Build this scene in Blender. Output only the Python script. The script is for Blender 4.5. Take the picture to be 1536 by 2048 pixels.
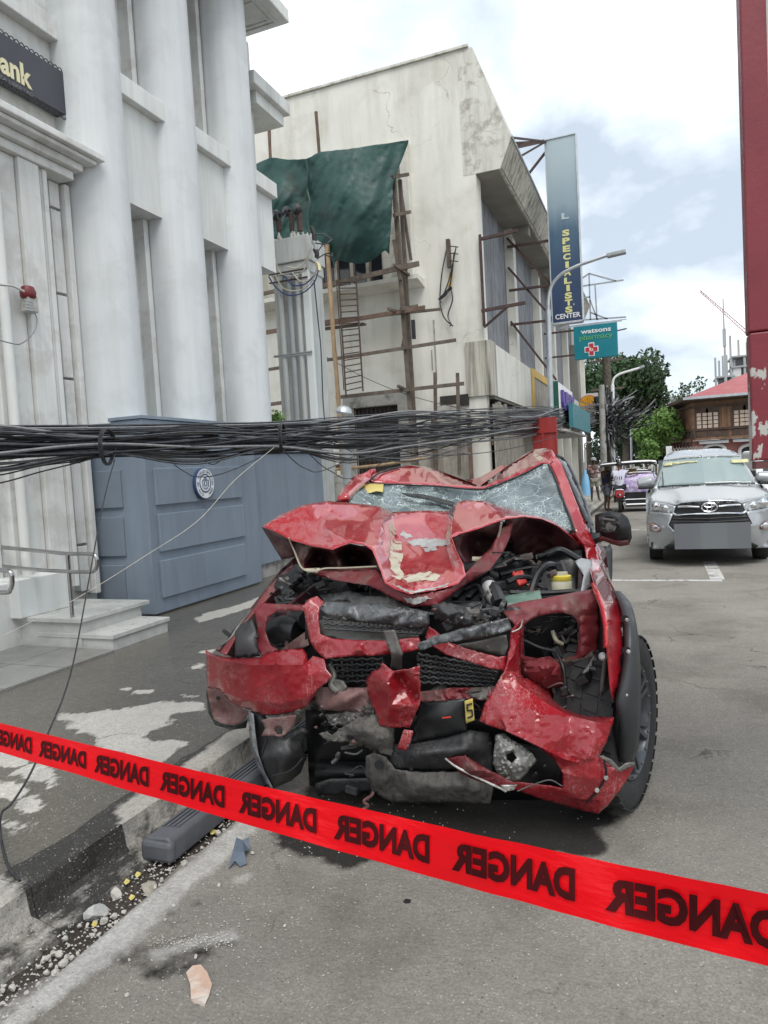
import bpy, bmesh, math, random
import numpy as np
from mathutils import Vector, Matrix, noise
from mathutils.geometry import delaunay_2d_cdt
for _o in list(bpy.data.objects): bpy.data.objects.remove(_o)
SC = bpy.context.scene
COL = SC.collection
R_ = math.radians
rng = random.Random(7)

# ------------------------------------------------------------------ camera
YAW, PIT, ROL, FOC, CAMH = 0.3746, -0.0548, -0.0567, 1411.0, 1.66
def _axes():
    cy, sy = math.cos(YAW), math.sin(YAW); cp, sp = math.cos(PIT), math.sin(PIT)
    f = Vector((-sy*cp, cy*cp, sp)); r = Vector((cy, sy, 0)); u = r.cross(f)
    cr, sr = math.cos(ROL), math.sin(ROL)
    return cr*r+sr*u, -sr*r+cr*u, f
AR, AU, AF = _axes()
CAM = Vector((0, 0, CAMH))
cam = bpy.data.cameras.new('camera'); camo = bpy.data.objects.new('camera', cam); COL.objects.link(camo)
m = Matrix((AR, AU, -AF)).transposed().to_4x4(); m.translation = CAM
camo.matrix_world = m
cam.sensor_fit = 'VERTICAL'; cam.sensor_height = 36; cam.sensor_width = 27
cam.lens = FOC*36/2048; cam.clip_start = .05; cam.clip_end = 3000
SC.camera = camo
SC.render.resolution_x = 768; SC.render.resolution_y = 1024
# points of the place measured along sight lines of the survey photograph
def ray(px, py): return AF+AR*((px-768)/FOC)-AU*((py-1024)/FOC)
def PY(px, py, Y):
    d = ray(px, py); return CAM+d*(Y/d.y)
def PX(px, py, X):
    d = ray(px, py); return CAM+d*(X/d.x)
def G(px, py, z=0.0):
    d = ray(px, py); return CAM+d*((z-CAMH)/d.z)
def PD(px, py, d): return CAM+ray(px, py)*d

# ------------------------------------------------------------------ world, sun, exposure
SC.view_settings.view_transform = 'Standard'; SC.view_settings.look = 'None'
SC.view_settings.exposure = 0.78; SC.view_settings.gamma = 1
SUN_EL, SUN_AZ = R_(58), R_(150)      # azimuth clockwise from +Y
W = bpy.data.worlds.new('World'); SC.world = W; W.use_nodes = True
nt = W.node_tree; nt.nodes.clear()
def nn(t, tree=None, **kw):
    n = (tree or nt).nodes.new(t)
    for k, v in kw.items(): setattr(n, k, v)
    return n
out = nn('ShaderNodeOutputWorld'); bg = nn('ShaderNodeBackground'); sky = nn('ShaderNodeTexSky')
sky.sky_type = 'NISHITA'; sky.sun_disc = False; sky.sun_elevation = SUN_EL; sky.sun_rotation = SUN_AZ
bg.inputs[1].default_value = 0.1
tc = nn('ShaderNodeTexCoord'); mp = nn('ShaderNodeMapping'); mp.inputs['Scale'].default_value = (1, 1, 2.0)
mp.inputs['Location'].default_value = (0.35, 0.2, 0.12)
n1 = nn('ShaderNodeTexNoise'); n1.inputs['Scale'].default_value = 2.3; n1.inputs['Detail'].default_value = 7; n1.inputs['Roughness'].default_value = .52
n1.inputs['Distortion'].default_value = .25
cr = nn('ShaderNodeValToRGB'); e = cr.color_ramp
e.elements[0].position = .42; e.elements[0].color = (4.0, 4.6, 5.3, 1)
e.elements[1].position = .60; e.elements[1].color = (10.2, 10.3, 10.3, 1)
x = e.elements.new(.505); x.color = (6.2, 6.8, 7.4, 1)
mx = nn('ShaderNodeMix', data_type='RGBA'); mx.inputs[0].default_value = .93
nt.links.new(tc.outputs['Generated'], mp.inputs[0]); nt.links.new(mp.outputs[0], n1.inputs['Vector'])
nt.links.new(n1.outputs[0], cr.inputs[0]); nt.links.new(sky.outputs[0], mx.inputs[6]); nt.links.new(cr.outputs[0], mx.inputs[7])
nt.links.new(mx.outputs[2], bg.inputs[0]); nt.links.new(bg.outputs[0], out.inputs[0])
sl = bpy.data.lights.new('sun', 'SUN'); sl.energy = 1.5; sl.angle = R_(35); sl.color = (1, .96, .90)
so = bpy.data.objects.new('sun', sl); COL.objects.link(so)
sd = Vector((math.sin(SUN_AZ)*math.cos(SUN_EL), math.cos(SUN_AZ)*math.cos(SUN_EL), math.sin(SUN_EL)))
so.rotation_euler = sd.to_track_quat('Z', 'Y').to_euler(); so.location = (0, 0, 30)

# ------------------------------------------------------------------ materials
MATS = {}
def mk(name, cols, scale=3.0, rough=.7, metal=0.0, bump=.15, bscale=30.0, streak=None, streak_amt=.5, streak_scale=(9, 9, .5),
       scratch=None, scratch_amt=.5, speck=None, speck_scale=60, speck_thr=.16, coat=0, detail=7, rvar=.12, spec=.5, trans=0, alpha=1,
       blotch=None, blotch_scale=1.5, blotch_thr=(.5, .62), wave=None, subsurf=0, lo=.34, hi=.66, crack=None, crack_scale=.5, crack_w=.012):
    if name in MATS: return MATS[name]
    m = bpy.data.materials.new(name); m.use_nodes = True; t = m.node_tree; t.nodes.clear()
    L = t.links.new
    o = nn('ShaderNodeOutputMaterial', t); b = nn('ShaderNodeBsdfPrincipled', t); L(b.outputs[0], o.inputs[0])
    tc = nn('ShaderNodeTexCoord', t).outputs['Object']
    def noi(sc, det=6, stretch=None, rgh=.55, dist=0):
        v = tc
        if stretch:
            mp = nn('ShaderNodeMapping', t); mp.inputs['Scale'].default_value = stretch[:3]
            if len(stretch) > 3: mp.inputs['Rotation'].default_value = stretch[3]
            L(tc, mp.inputs[0]); v = mp.outputs[0]
        n = nn('ShaderNodeTexNoise', t); n.inputs['Scale'].default_value = sc; n.inputs['Detail'].default_value = det
        n.inputs['Roughness'].default_value = rgh; n.inputs['Distortion'].default_value = dist; L(v, n.inputs['Vector'])
        return n.outputs[0]
    def rng_(v, a, c, x=0, y=1):
        r = nn('ShaderNodeMapRange', t); r.inputs[1].default_value = a; r.inputs[2].default_value = c
        r.inputs[3].default_value = x; r.inputs[4].default_value = y; L(v, r.inputs[0]); return r.outputs[0]
    def mixc(f, a, c):
        x = nn('ShaderNodeMix', t, data_type='RGBA')
        if isinstance(f, float): x.inputs[0].default_value = f
        else: L(f, x.inputs[0])
        for s, i in ((a, 6), (c, 7)):
            if isinstance(s, tuple): x.inputs[i].default_value = s+(1,)
            else: L(s, x.inputs[i])
        return x.outputs[2]
    if len(cols) == 1: c = mixc(0.0, cols[0], cols[0])
    else: c = mixc(rng_(noi(scale, detail), lo, hi), cols[0], cols[1])
    if blotch: c = mixc(rng_(noi(blotch_scale, 8, None, .62, .3), *blotch_thr), c, blotch)
    if streak:
        s = rng_(noi(1.0, 6, streak_scale, .65), .45, .72, 0, streak_amt); c = mixc(s, c, streak)
    rsc = None
    if scratch:
        acc = None
        for st in ((150, 150, 7, (.5, .2, .3)), (8, 130, 130, (.1, .7, .2)), (140, 11, 140, (.8, .3, .9)), (110, 110, 9, (-.6, .5, .1))):
            a = rng_(noi(1.0, 3, st, .5), .635, .66)
            if acc is None: acc = a
            else:
                q = nn('ShaderNodeMath', t, operation='MAXIMUM'); L(acc, q.inputs[0]); L(a, q.inputs[1]); acc = q.outputs[0]
        msk = rng_(noi(3.2, 7, None, .65), .46, .70, 0, scratch_amt)
        dust = rng_(noi(60, 9, None, .75), .47, .72, 0, .6)
        q = nn('ShaderNodeMath', t, operation='MAXIMUM'); L(acc, q.inputs[0]); L(dust, q.inputs[1])
        q2 = nn('ShaderNodeMath', t, operation='MULTIPLY'); L(q.outputs[0], q2.inputs[0]); L(msk, q2.inputs[1]); rsc = q2.outputs[0]
        c = mixc(rsc, c, scratch)
    if speck:
        v = nn('ShaderNodeTexVoronoi', t); v.inputs['Scale'].default_value = speck_scale; L(tc, v.inputs['Vector'])
        c = mixc(rng_(v.outputs['Distance'], speck_thr, speck_thr*.6), c, speck)
    if crack:
        n = nn('ShaderNodeTexNoise', t); n.inputs['Scale'].default_value = crack_scale*4; n.inputs['Detail'].default_value = 6; L(tc, n.inputs['Vector'])
        va = nn('ShaderNodeVectorMath', t, operation='MULTIPLY_ADD'); L(n.outputs['Color'], va.inputs[0]); va.inputs[1].default_value = (.5/crack_scale,)*3; L(tc, va.inputs[2])
        v = nn('ShaderNodeTexVoronoi', t); v.feature = 'DISTANCE_TO_EDGE'; v.inputs['Scale'].default_value = crack_scale; L(va.outputs[0], v.inputs['Vector'])
        q = nn('ShaderNodeMath', t, operation='MULTIPLY'); L(rng_(v.outputs[0], crack_w, crack_w*.3, 0, .8), q.inputs[0]); L(rng_(noi(crack_scale*1.7, 3), .47, .56), q.inputs[1])
        c = mixc(q.outputs[0], c, crack)
    L(c, b.inputs['Base Color'])
    rr = rng_(noi(scale*4, 5), .3, .7, max(0.02, rough-rvar), min(1, rough+rvar))
    if rsc is not None:
        q = nn('ShaderNodeMath', t, operation='ADD'); q.use_clamp = True; L(rr, q.inputs[0]); L(rsc, q.inputs[1]); rr = q.outputs[0]
    L(rr, b.inputs['Roughness'])
    b.inputs['Metallic'].default_value = metal
    b.inputs['Specular IOR Level'].default_value = spec
    if coat: b.inputs['Coat Weight'].default_value = coat; b.inputs['Coat Roughness'].default_value = .06
    if trans: b.inputs['Transmission Weight'].default_value = trans
    if alpha < 1: b.inputs['Alpha'].default_value = alpha
    if bump:
        h = noi(bscale, 8, None, .6)
        bp = nn('ShaderNodeBump', t); bp.inputs['Strength'].default_value = bump; bp.inputs['Distance'].default_value = .02
        L(h, bp.inputs['Height']); L(bp.outputs[0], b.inputs['Normal'])
    MATS[name] = m; return m

# ------------------------------------------------------------------ objects
def tag(o, label=None, cat=None, group=None, kind=None):
    if label: o['label'] = label
    if cat: o['category'] = cat
    if group: o['group'] = group
    if kind: o['kind'] = kind
    return o
def thing(name, label, cat, loc=(0, 0, 0), group=None):
    o = bpy.data.objects.new(name, None); COL.objects.link(o); o.location = loc; o.empty_display_size = .2
    o['rl'] = tuple(loc); return tag(o, label, cat, group)
def rootloc(p):
    l = Vector((0, 0, 0))
    while p is not None: l = l+Vector(p.location); p = p.parent
    return l
def link(name, verts, faces, mat, parent=None, smooth=False, mats=None, fm=None):
    off = rootloc(parent)
    me = bpy.data.meshes.new(name)
    me.from_pydata([tuple(Vector(v)-off) for v in verts], [], faces)
    if mats:
        for q in mats: me.materials.append(q)
        if fm: me.polygons.foreach_set('material_index', fm)
    elif mat: me.materials.append(mat)
    if smooth: me.polygons.foreach_set('use_smooth', [True]*len(me.polygons))
    me.update()
    o = bpy.data.objects.new(name, me); COL.objects.link(o)
    if parent is not None: o.parent = parent
    return o
class MB:
    def __init__(s): s.v = []; s.f = []
    def add(s, vs, fs):
        n = len(s.v); s.v += [Vector(v) for v in vs]; s.f += [tuple(i+n for i in f) for f in fs]; return s
    def box(s, a, b):
        (x0, y0, z0), (x1, y1, z1) = a, b
        vs = [(x, y, z) for z in (z0, z1) for y in (y0, y1) for x in (x0, x1)]
        return s.add(vs, [(0, 2, 3, 1), (4, 5, 7, 6), (0, 1, 5, 4), (2, 6, 7, 3), (0, 4, 6, 2), (1, 3, 7, 5)])
    def bar(s, a, b, w=.04, h=.04, up=(0, 0, 1)):
        a, b = Vector(a), Vector(b); d = (b-a).normalized(); up = Vector(up)
        if abs(d.dot(up)) > .98: up = Vector((0, 1, 0))
        x = d.cross(up).normalized(); y = x.cross(d)
        vs = [p+x*sx*w/2+y*sy*h/2 for p in (a, b) for sx, sy in ((-1, -1), (1, -1), (1, 1), (-1, 1))]
        return s.add(vs, [(3, 2, 1, 0), (4, 5, 6, 7), (0, 1, 5, 4), (1, 2, 6, 5), (2, 3, 7, 6), (3, 0, 4, 7)])
    def tube(s, pts, r, n=8, caps=True, r2=None):
        pts = [Vector(p) for p in pts]; k = len(pts); vs = []; prev = None
        for i, p in enumerate(pts):
            d = (pts[min(i+1, k-1)]-pts[max(i-1, 0)])
            d = d.normalized() if d.length > 1e-9 else Vector((0, 0, 1))
            if prev is None:
                q = Vector((0, 0, 1)) if abs(d.z) < .9 else Vector((1, 0, 0)); x = d.cross(q).normalized()
            else:
                x = prev-d*prev.dot(d); x = x.normalized() if x.length > 1e-6 else d.orthogonal().normalized()
            prev = x; y = d.cross(x)
            rr = r if not isinstance(r, (list, tuple)) else r[i]
            if r2 is not None: rr = r+(r2-r)*i/(k-1)
            for j in range(n):
                a = 2*math.pi*j/n; vs.append(p+x*math.cos(a)*rr+y*math.sin(a)*rr)
        fs = [(i*n+j, i*n+(j+1) % n, (i+1)*n+(j+1) % n, (i+1)*n+j) for i in range(k-1) for j in range(n)]
        if caps: fs += [tuple(range(n-1, -1, -1)), tuple((k-1)*n+j for j in range(n))]
        return s.add(vs, fs)
    def lathe(s, prof, c, ax=(0, 0, 1), n=24, x=None, caps=True):
        ax = Vector(ax).normalized(); x = Vector(x) if x else ax.orthogonal(); x = (x-ax*x.dot(ax)).normalized(); y = ax.cross(x); c = Vector(c)
        vs = []
        for r, h in prof:
            for j in range(n):
                a = 2*math.pi*j/n; vs.append(c+ax*h+x*math.cos(a)*r+y*math.sin(a)*r)
        k = len(prof)
        fs = [(i*n+j, i*n+(j+1) % n, (i+1)*n+(j+1) % n, (i+1)*n+j) for i in range(k-1) for j in range(n)]
        if caps: fs += [tuple(range(n-1, -1, -1)), tuple((k-1)*n+j for j in range(n))]
        return s.add(vs, fs)
    def prism(s, poly, d):
        poly = [Vector(p) for p in poly]; d = Vector(d); n = len(poly)
        return s.add(poly+[p+d for p in poly], [tuple(range(n-1, -1, -1)), tuple(range(n, 2*n))]+[(i, (i+1) % n, n+(i+1) % n, n+i) for i in range(n)])
    def quad(s, a, b, c, d): return s.add([a, b, c, d], [(0, 1, 2, 3)])
    def build(s, name, mat, parent=None, smooth=False, bevel=0):
        o = link(name, s.v, s.f, mat, parent, smooth)
        if bevel:
            b = o.modifiers.new('bevel', 'BEVEL'); b.width = bevel; b.segments = 2; b.limit_method = 'ANGLE'
        if smooth and s.f: soft(o)
        return o
def soft(o, ang=38):
    me = o.data; bm = bmesh.new(); bm.from_mesh(me)
    bmesh.ops.recalc_face_normals(bm, faces=bm.faces)
    for e in bm.edges:
        if len(e.link_faces) == 2 and e.calc_face_angle(0) > R_(ang): e.smooth = False
    bm.to_mesh(me); bm.free()
def catmull(pts, n=6):
    pts = [Vector(p) for p in pts]
    if len(pts) < 3: return pts
    q = [pts[0]*2-pts[1]]+pts+[pts[-1]*2-pts[-2]]; o = []
    for i in range(1, len(q)-2):
        for k in range(n):
            t = k/n; a, b, c, d = q[i-1], q[i], q[i+1], q[i+2]
            o.append(.5*((2*b)+(c-a)*t+(2*a-5*b+4*c-d)*t*t+(-a+3*b-3*c+d)*t**3))
    return o+[pts[-1]]
def inside(poly, x, y):
    c = False; j = len(poly)-1
    for i in range(len(poly)):
        xi, yi = poly[i]; xj, yj = poly[j]
        if (yi > y) != (yj > y) and x < (xj-xi)*(y-yi)/(yj-yi)+xi: c = not c
        j = i
    return c
def sheet(name, outl, mat, parent, inner=(), step=8, thick=.004, crumple=0.0, cs=18.0, jag=0.0, holes=(), mode='tri', soften=2, un=PY, smooth=True, mirror=None, seed=0, off=1, off_mod=0, smooth_it=3, aniso=1.0, creases=(), sharp=0):
    """crumpled sheet: outline and inner control points are sight lines with a distance each"""
    outl = [tuple(map(float, p)) for p in outl]; inner = [tuple(map(float, p)) for p in inner]
    creases = [[tuple(map(float, p)) for p in c] for c in creases]
    ctl = outl+inner; cedge = []
    for c in creases:
        k0 = len(ctl); ctl = ctl+c; cedge += [(k0+i, k0+i+1) for i in range(len(c)-1)]
    rg = random.Random(sum(ord(c) for c in name)+seed)
    def dens(pl):
        o = []
        for i, p in enumerate(pl):
            q = pl[(i+1) % len(pl)]; k = max(1, int(round(math.hypot(q[0]-p[0], q[1]-p[1])/step)))
            for j in range(k):
                t = j/k; x, y, d = (p[a]+(q[a]-p[a])*t for a in range(3))
                if jag and j: x += rg.uniform(-jag, jag); y += rg.uniform(-jag, jag)
                o.append((x, y, d))
        return o
    B = dens(outl); HB = [dens([tuple(map(float, p)) for p in h]) for h in holes]
    poly = [(p[0], p[1]) for p in B]; hp = [[(p[0], p[1]) for p in h] for h in HB]
    # interpolation of distance
    if mode == 'rbf':
        P = np.array([c[:2] for c in ctl])/100; D = np.array([c[2] for c in ctl]); n = len(P)
        K = np.linalg.norm(P[:, None]-P[None], axis=2); A = np.zeros((n+3, n+3)); A[:n, :n] = K+np.eye(n)*1e-6
        A[:n, n] = 1; A[:n, n+1:] = P; A[n, :n] = 1; A[n+1:, :n] = P.T
        w = np.linalg.lstsq(A, np.concatenate([D, [0, 0, 0]]), rcond=None)[0]
        def dep(x, y):
            p = np.array((x, y))/100; return float(np.linalg.norm(P-p, axis=1)@w[:n]+w[n]+p@w[n+1:])
    else:
        n = len(outl)
        r = delaunay_2d_cdt([Vector(c[:2]) for c in ctl], [(i, (i+1) % n) for i in range(n)]+cedge, [], 0, 1e-4)
        TV = [tuple(v) for v in r[0]]; TD = []
        for v in TV:
            TD.append(min(ctl, key=lambda c: (c[0]-v[0])**2+(c[1]-v[1])**2)[2])
        TR = [tuple(f) for f in r[2]]
        TA = []
        for f in TR:
            (x0, y0), (x1, y1), (x2, y2) = (TV[i] for i in f); TA.append((x0, y0, x1, y1, x2, y2, TD[f[0]], TD[f[1]], TD[f[2]]))
        TA = np.array(TA)
        def dep(x, y):
            x0, y0, x1, y1, x2, y2, d0, d1, d2 = TA.T
            den = (y1-y2)*(x0-x2)+(x2-x1)*(y0-y2); den = np.where(abs(den) < 1e-9, 1e-9, den)
            a = ((y1-y2)*(x-x2)+(x2-x1)*(y-y2))/den; b = ((y2-y0)*(x-x2)+(x0-x2)*(y-y2))/den; c = 1-a-b
            i = int(np.argmax(np.minimum(np.minimum(a, b), c))); return float(np.clip(a[i], -.3, 1.3)*d0[i]+np.clip(b[i], -.3, 1.3)*d1[i]+np.clip(c[i], -.3, 1.3)*d2[i])
    pts = [(p[0], p[1], p[2]) for p in B]; nb = len(pts)
    edges = [(i, (i+1) % nb) for i in range(nb)]
    for h in HB:
        s0 = len(pts); pts += h; edges += [(s0+i, s0+(i+1) % len(h)) for i in range(len(h))]
    for c in creases:
        k0 = len(pts)
        for i, p in enumerate(c):
            if i == len(c)-1: pts.append(p); break
            q = c[i+1]; k = max(1, int(round(math.hypot(q[0]-p[0], q[1]-p[1])/step)))
            for j in range(k): pts.append(tuple(p[a]+(q[a]-p[a])*j/k for a in range(3)))
        edges += [(i, i+1) for i in range(k0, len(pts)-1)]
    fixed = len(pts)
    x0, x1 = min(p[0] for p in poly), max(p[0] for p in poly); y0, y1 = min(p[1] for p in poly), max(p[1] for p in poly)
    bnd = np.array([(p[0], p[1]) for p in pts]); yy = y0; row = 0
    while yy < y1:
        xx = x0+(row % 2)*step/2
        while xx < x1:
            X, Y = xx+rg.uniform(-.22, .22)*step, yy+rg.uniform(-.22, .22)*step
            if inside(poly, X, Y) and not any(inside(h, X, Y) for h in hp) and np.min(np.hypot(bnd[:, 0]-X, bnd[:, 1]-Y)) > step*.5:
                pts.append((X, Y, dep(X, Y)))
            xx += step
        yy += step*.87; row += 1
    r = delaunay_2d_cdt([Vector(p[:2]) for p in pts], edges, [], 0, 1e-5)
    V2 = [tuple(v) for v in r[0]]; orig = r[3]
    D = [pts[o[0]][2] if o else dep(*V2[i]) for i, o in enumerate(orig)]
    F = []
    for f in r[2]:
        cx = sum(V2[i][0] for i in f)/3; cy = sum(V2[i][1] for i in f)/3
        if inside(poly, cx, cy) and not any(inside(h, cx, cy) for h in hp): F.append(tuple(f))
    so_ = Vector((seed*3.1, len(name)*1.7, 0))
    V = [un(a, b, d) for (a, b), d in zip(V2, D)]
    its, fac = (smooth_it, 1.0) if mode == 'rbf' else (soften, .5)
    if its:
        nb_ = [set() for _ in V2]
        for f in F:
            for i in f: nb_[i] |= set(f)
        fx = [bool(o) and o[0] < fixed for o in orig]
        for _ in range(its):
            V = [V[i] if fx[i] or len(nb_[i]) < 3 else V[i]*(1-fac)+sum((V[j] for j in nb_[i] if j != i), Vector((0, 0, 0)))*(fac/(len(nb_[i])-1)) for i in range(len(V))]
    if crumple:
        for i, (a, b) in enumerate(V2):
            q = Vector((a/cs+b/cs*.35*(aniso != 1), b/cs/aniso, 0))+so_
            V[i] = V[i]+(V[i]-CAM).normalized()*crumple*((1-2*abs(noise.noise(q)))*.9+noise.noise(q*2.7)*.35+noise.noise(q*.4)*.9)
    # drop loose
    used = sorted({i for f in F for i in f}); mp = {o: i for i, o in enumerate(used)}
    V = [V[i] for i in used]; F = [tuple(mp[i] for i in f)[::-1] for f in F]
    if mirror is not None:
        n = len(V); V += [Vector((2*mirror-v.x, v.y, v.z)) for v in V]; F += [tuple(i+n for i in f)[::-1] for f in F]
    o = link(name, V, F, mat, parent, smooth)
    if sharp: soft(o, sharp)
    if mirror is not None:
        bm = bmesh.new(); bm.from_mesh(o.data); bmesh.ops.remove_doubles(bm, verts=bm.verts[:], dist=.004); bmesh.ops.recalc_face_normals(bm, faces=bm.faces[:]); bm.to_mesh(o.data); bm.free()
    if thick:
        s = o.modifiers.new('solidify', 'SOLIDIFY'); s.thickness = thick; s.offset = -1 if off_mod == 0 else off_mod
    return o
def text_geo(body, bold=.0):
    c = bpy.data.curves.new('t', 'FONT'); c.body = body; c.size = 1; c.offset = bold; c.resolution_u = 3
    o = bpy.data.objects.new('t', c); COL.objects.link(o); dg = bpy.context.evaluated_depsgraph_get(); dg.update()
    me = bpy.data.meshes.new_from_object(o.evaluated_get(dg))
    v = [tuple(q.co) for q in me.vertices]; f = [tuple(p.vertices) for p in me.polygons]
    bpy.data.objects.remove(o); bpy.data.curves.remove(c); bpy.data.meshes.remove(me)
    return v, f
def text(name, body, mat, parent, fn, box, bold=.0, thick=0, lines=None):
    """lettering fitted to box=(u0,v0,u1,v1); fn(u,v) gives the point"""
    v, f = text_geo(body, bold)
    xs = [p[0] for p in v]; ys = [p[1] for p in v]; a, b, c, d = min(xs), max(xs), min(ys), max(ys)
    u0, v0, u1, v1 = box
    P = [fn(u0+(p[0]-a)/(b-a)*(u1-u0), v0+(p[1]-c)/(d-c)*(v1-v0)) for p in v]
    o = link(name, P, f, mat, parent)
    if thick:
        s = o.modifiers.new('solidify', 'SOLIDIFY'); s.thickness = thick; s.offset = 0
    return o
def plane_fn(o, u, v, n=None, off=0.0):
    o, u, v = Vector(o), Vector(u), Vector(v); n = (Vector(n) if n else u.cross(v)).normalized()*off
    return lambda a, b: o+u*a+v*b+n
# ------------------------------------------------------------------ palette
white_wall = mk('white_wall', [(.62, .64, .62), (.70, .71, .69)], 1.5, .75, bump=.08, streak=(.30, .30, .26), streak_amt=.35, streak_scale=(5, 5, .35))
white_dirty = mk('white_dirty', [(.62, .63, .605), (.69, .70, .68)], 2.5, .8, bump=.12, streak=(.30, .295, .27), streak_amt=.26, streak_scale=(11, 11, .6), blotch=(.55, .55, .52), blotch_scale=3)
white_col = mk('white_column', [(.58, .605, .615), (.645, .665, .67)], 1.2, .55, bump=.05, streak=(.40, .41, .39), streak_amt=.30, streak_scale=(7, 7, .3), blotch=(.565, .585, .59), blotch_scale=2)
blue_wall = mk('blue_grey_wall', [(.180, .225, .28), (.21, .258, .315)], 1.4, .55, bump=.12, bscale=14, streak=(.11, .13, .155), streak_amt=.38, streak_scale=(6, 6, .5))
blue_shaded = mk('blue_grey_shaded_side', [(.155, .19, .235), (.18, .22, .265)], 1.4, .6, bump=.1, bscale=14)  # darker copy of the wall blue, shade of the camera-facing side put into colour
cream_wall = mk('cream_wall', [(.65, .64, .58), (.71, .70, .645)], 1.1, .85, bump=.2, bscale=9, streak=(.25, .23, .18), streak_amt=.35, streak_scale=(2.2, 2.2, .25), blotch=(.60, .585, .52), blotch_scale=.8, crack=(.36, .34, .29), crack_scale=.35, crack_w=.004)
cream_stain = mk('stained_plaster', [(.58, .57, .51), (.66, .65, .59)], 1.6, .9, bump=.35, bscale=8, streak=(.20, .19, .16), streak_amt=.5, streak_scale=(4.5, 4.5, .7), blotch=(.40, .38, .33), blotch_scale=3.2, crack=(.25, .24, .21), crack_scale=.6, crack_w=.005)
fascia_m = mk('streaked_concrete', [(.44, .42, .35), (.52, .50, .43)], 1.6, .9, bump=.3, bscale=8, streak=(.06, .06, .055), streak_amt=1, streak_scale=(7, 7, .3))
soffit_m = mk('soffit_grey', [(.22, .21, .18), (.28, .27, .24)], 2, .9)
concrete = mk('concrete', [(.26, .255, .235), (.36, .35, .33)], 4, .85, bump=.4, bscale=25, blotch=(.16, .155, .14), blotch_scale=3)
conc_light = mk('pale_concrete', [(.40, .39, .365), (.50, .49, .46)], 3, .85, bump=.3, bscale=25, blotch=(.27, .26, .23), blotch_scale=4)
marble = mk('white_marble_slab', [(.40, .41, .39), (.52, .53, .51)], 3, .35, bump=.05, streak=(.28, .29, .27), streak_amt=.5, streak_scale=(3, 6, 4))
tile_m = mk('grey_tile', [(.17, .17, .16), (.24, .24, .225)], 3, .4, bump=.08, blotch=(.17, .165, .15), blotch_scale=2)
steel = mk('stainless_steel', [(.36, .36, .36), (.48, .48, .48)], 5, .16, metal=1, bump=.02)
galv = mk('galvanised_steel', [(.40, .43, .45), (.52, .55, .57)], 4, .42, metal=.6, bump=.05)
grey_metal = mk('grey_painted_metal', [(.30, .33, .35), (.38, .41, .42)], 2, .5, bump=.06, streak=(.15, .13, .11), streak_amt=.4)
cable_m = mk('black_cable', [(.010, .011, .013), (.030, .031, .035)], 20, .42, bump=.05)
cable_g = mk('grey_cable', [(.14, .145, .15), (.22, .22, .22)], 20, .5, bump=.05)
cable_d = mk('dark_grey_cable', [(.035, .037, .042), (.075, .078, .085)], 20, .4, bump=.05)
cable_b = mk('blue_cable', [(.03, .05, .16), (.05, .07, .2)], 20, .45, bump=0)
cable_w = mk('cream_cable', [(.45, .42, .34), (.55, .52, .44)], 20, .5, bump=0)
dark_glass = mk('dark_glass', [(.012, .014, .018), (.022, .025, .03)], 1, .08, bump=0, rvar=.03)
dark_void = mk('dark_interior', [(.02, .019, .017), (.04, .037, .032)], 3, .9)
gold = mk('pale_gold', [(.62, .56, .33), (.7, .64, .42)], 4, .35, metal=.3, bump=0)
sign_dark = mk('charcoal_sign', [(.035, .037, .048), (.05, .052, .062)], 1, .45, bump=.02)
bamboo = mk('bamboo', [(.27, .18, .10), (.38, .27, .16)], 6, .6, bump=.2, streak=(.12, .07, .04), streak_amt=.7)
wood_old = mk('weathered_timber', [(.088, .070, .056), (.165, .132, .105)], 5, .85, bump=.3, streak=(.05, .04, .03), streak_amt=.7)
wood_red = mk('reddish_timber', [(.105, .066, .05), (.18, .118, .088)], 5, .85, bump=.3, streak=(.07, .05, .04), streak_amt=.6)
wood_grey = mk('grey_boards', [(.27, .25, .21), (.38, .35, .30)], 5, .9, bump=.3, streak=(.10, .09, .075), streak_amt=.8, streak_scale=(14, 14, .6))
rust = mk('rusted_steel', [(.046, .029, .027), (.085, .05, .044)], 8, .8, bump=.3)
tarp_m = mk('green_tarpaulin', [(.009, .045, .040), (.016, .066, .057)], 1.6, .62, bump=.9, bscale=3.2, streak=(.03, .10, .09), streak_amt=.4, streak_scale=(1, 1, 6), blotch=(.03, .045, .036), blotch_scale=.9, blotch_thr=(.56, .7))
corr_m = mk('corrugated_steel', [(.19, .20, .22), (.28, .29, .31)], 2, .55, metal=.3, bump=.05, streak=(.09, .085, .08), streak_amt=.75, streak_scale=(6, 6, .3))
leaf_d = mk('dark_leaves', [(.018, .045, .016), (.045, .095, .03)], 1.3, .6, bump=0)
leaf_l = mk('bright_leaves', [(.07, .15, .025), (.13, .23, .045)], 1.2, .6, bump=0)
bark = mk('bark', [(.06, .05, .04), (.13, .11, .085)], 8, .9, bump=.5)
glass_m = mk('window_glass', [(.03, .035, .04), (.05, .055, .06)], 1, .06, bump=0, rvar=.03)
paper_y = mk('yellow_print', [(.46, .37, .09), (.54, .45, .15)], 5, .5, bump=0)
white_p = mk('white_paint', [(.74, .75, .75), (.8, .8, .8)], 3, .5, bump=.03)
black_p = mk('black_paint', [(.012, .012, .013), (.02, .02, .022)], 3, .45, bump=.03)
skin_m = mk('brown_skin', [(.10, .05, .032), (.14, .075, .048)], 12, .55, bump=0)
hair_m = mk('black_hair', [(.008, .007, .006), (.015, .013, .012)], 20, .5, bump=0)

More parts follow.
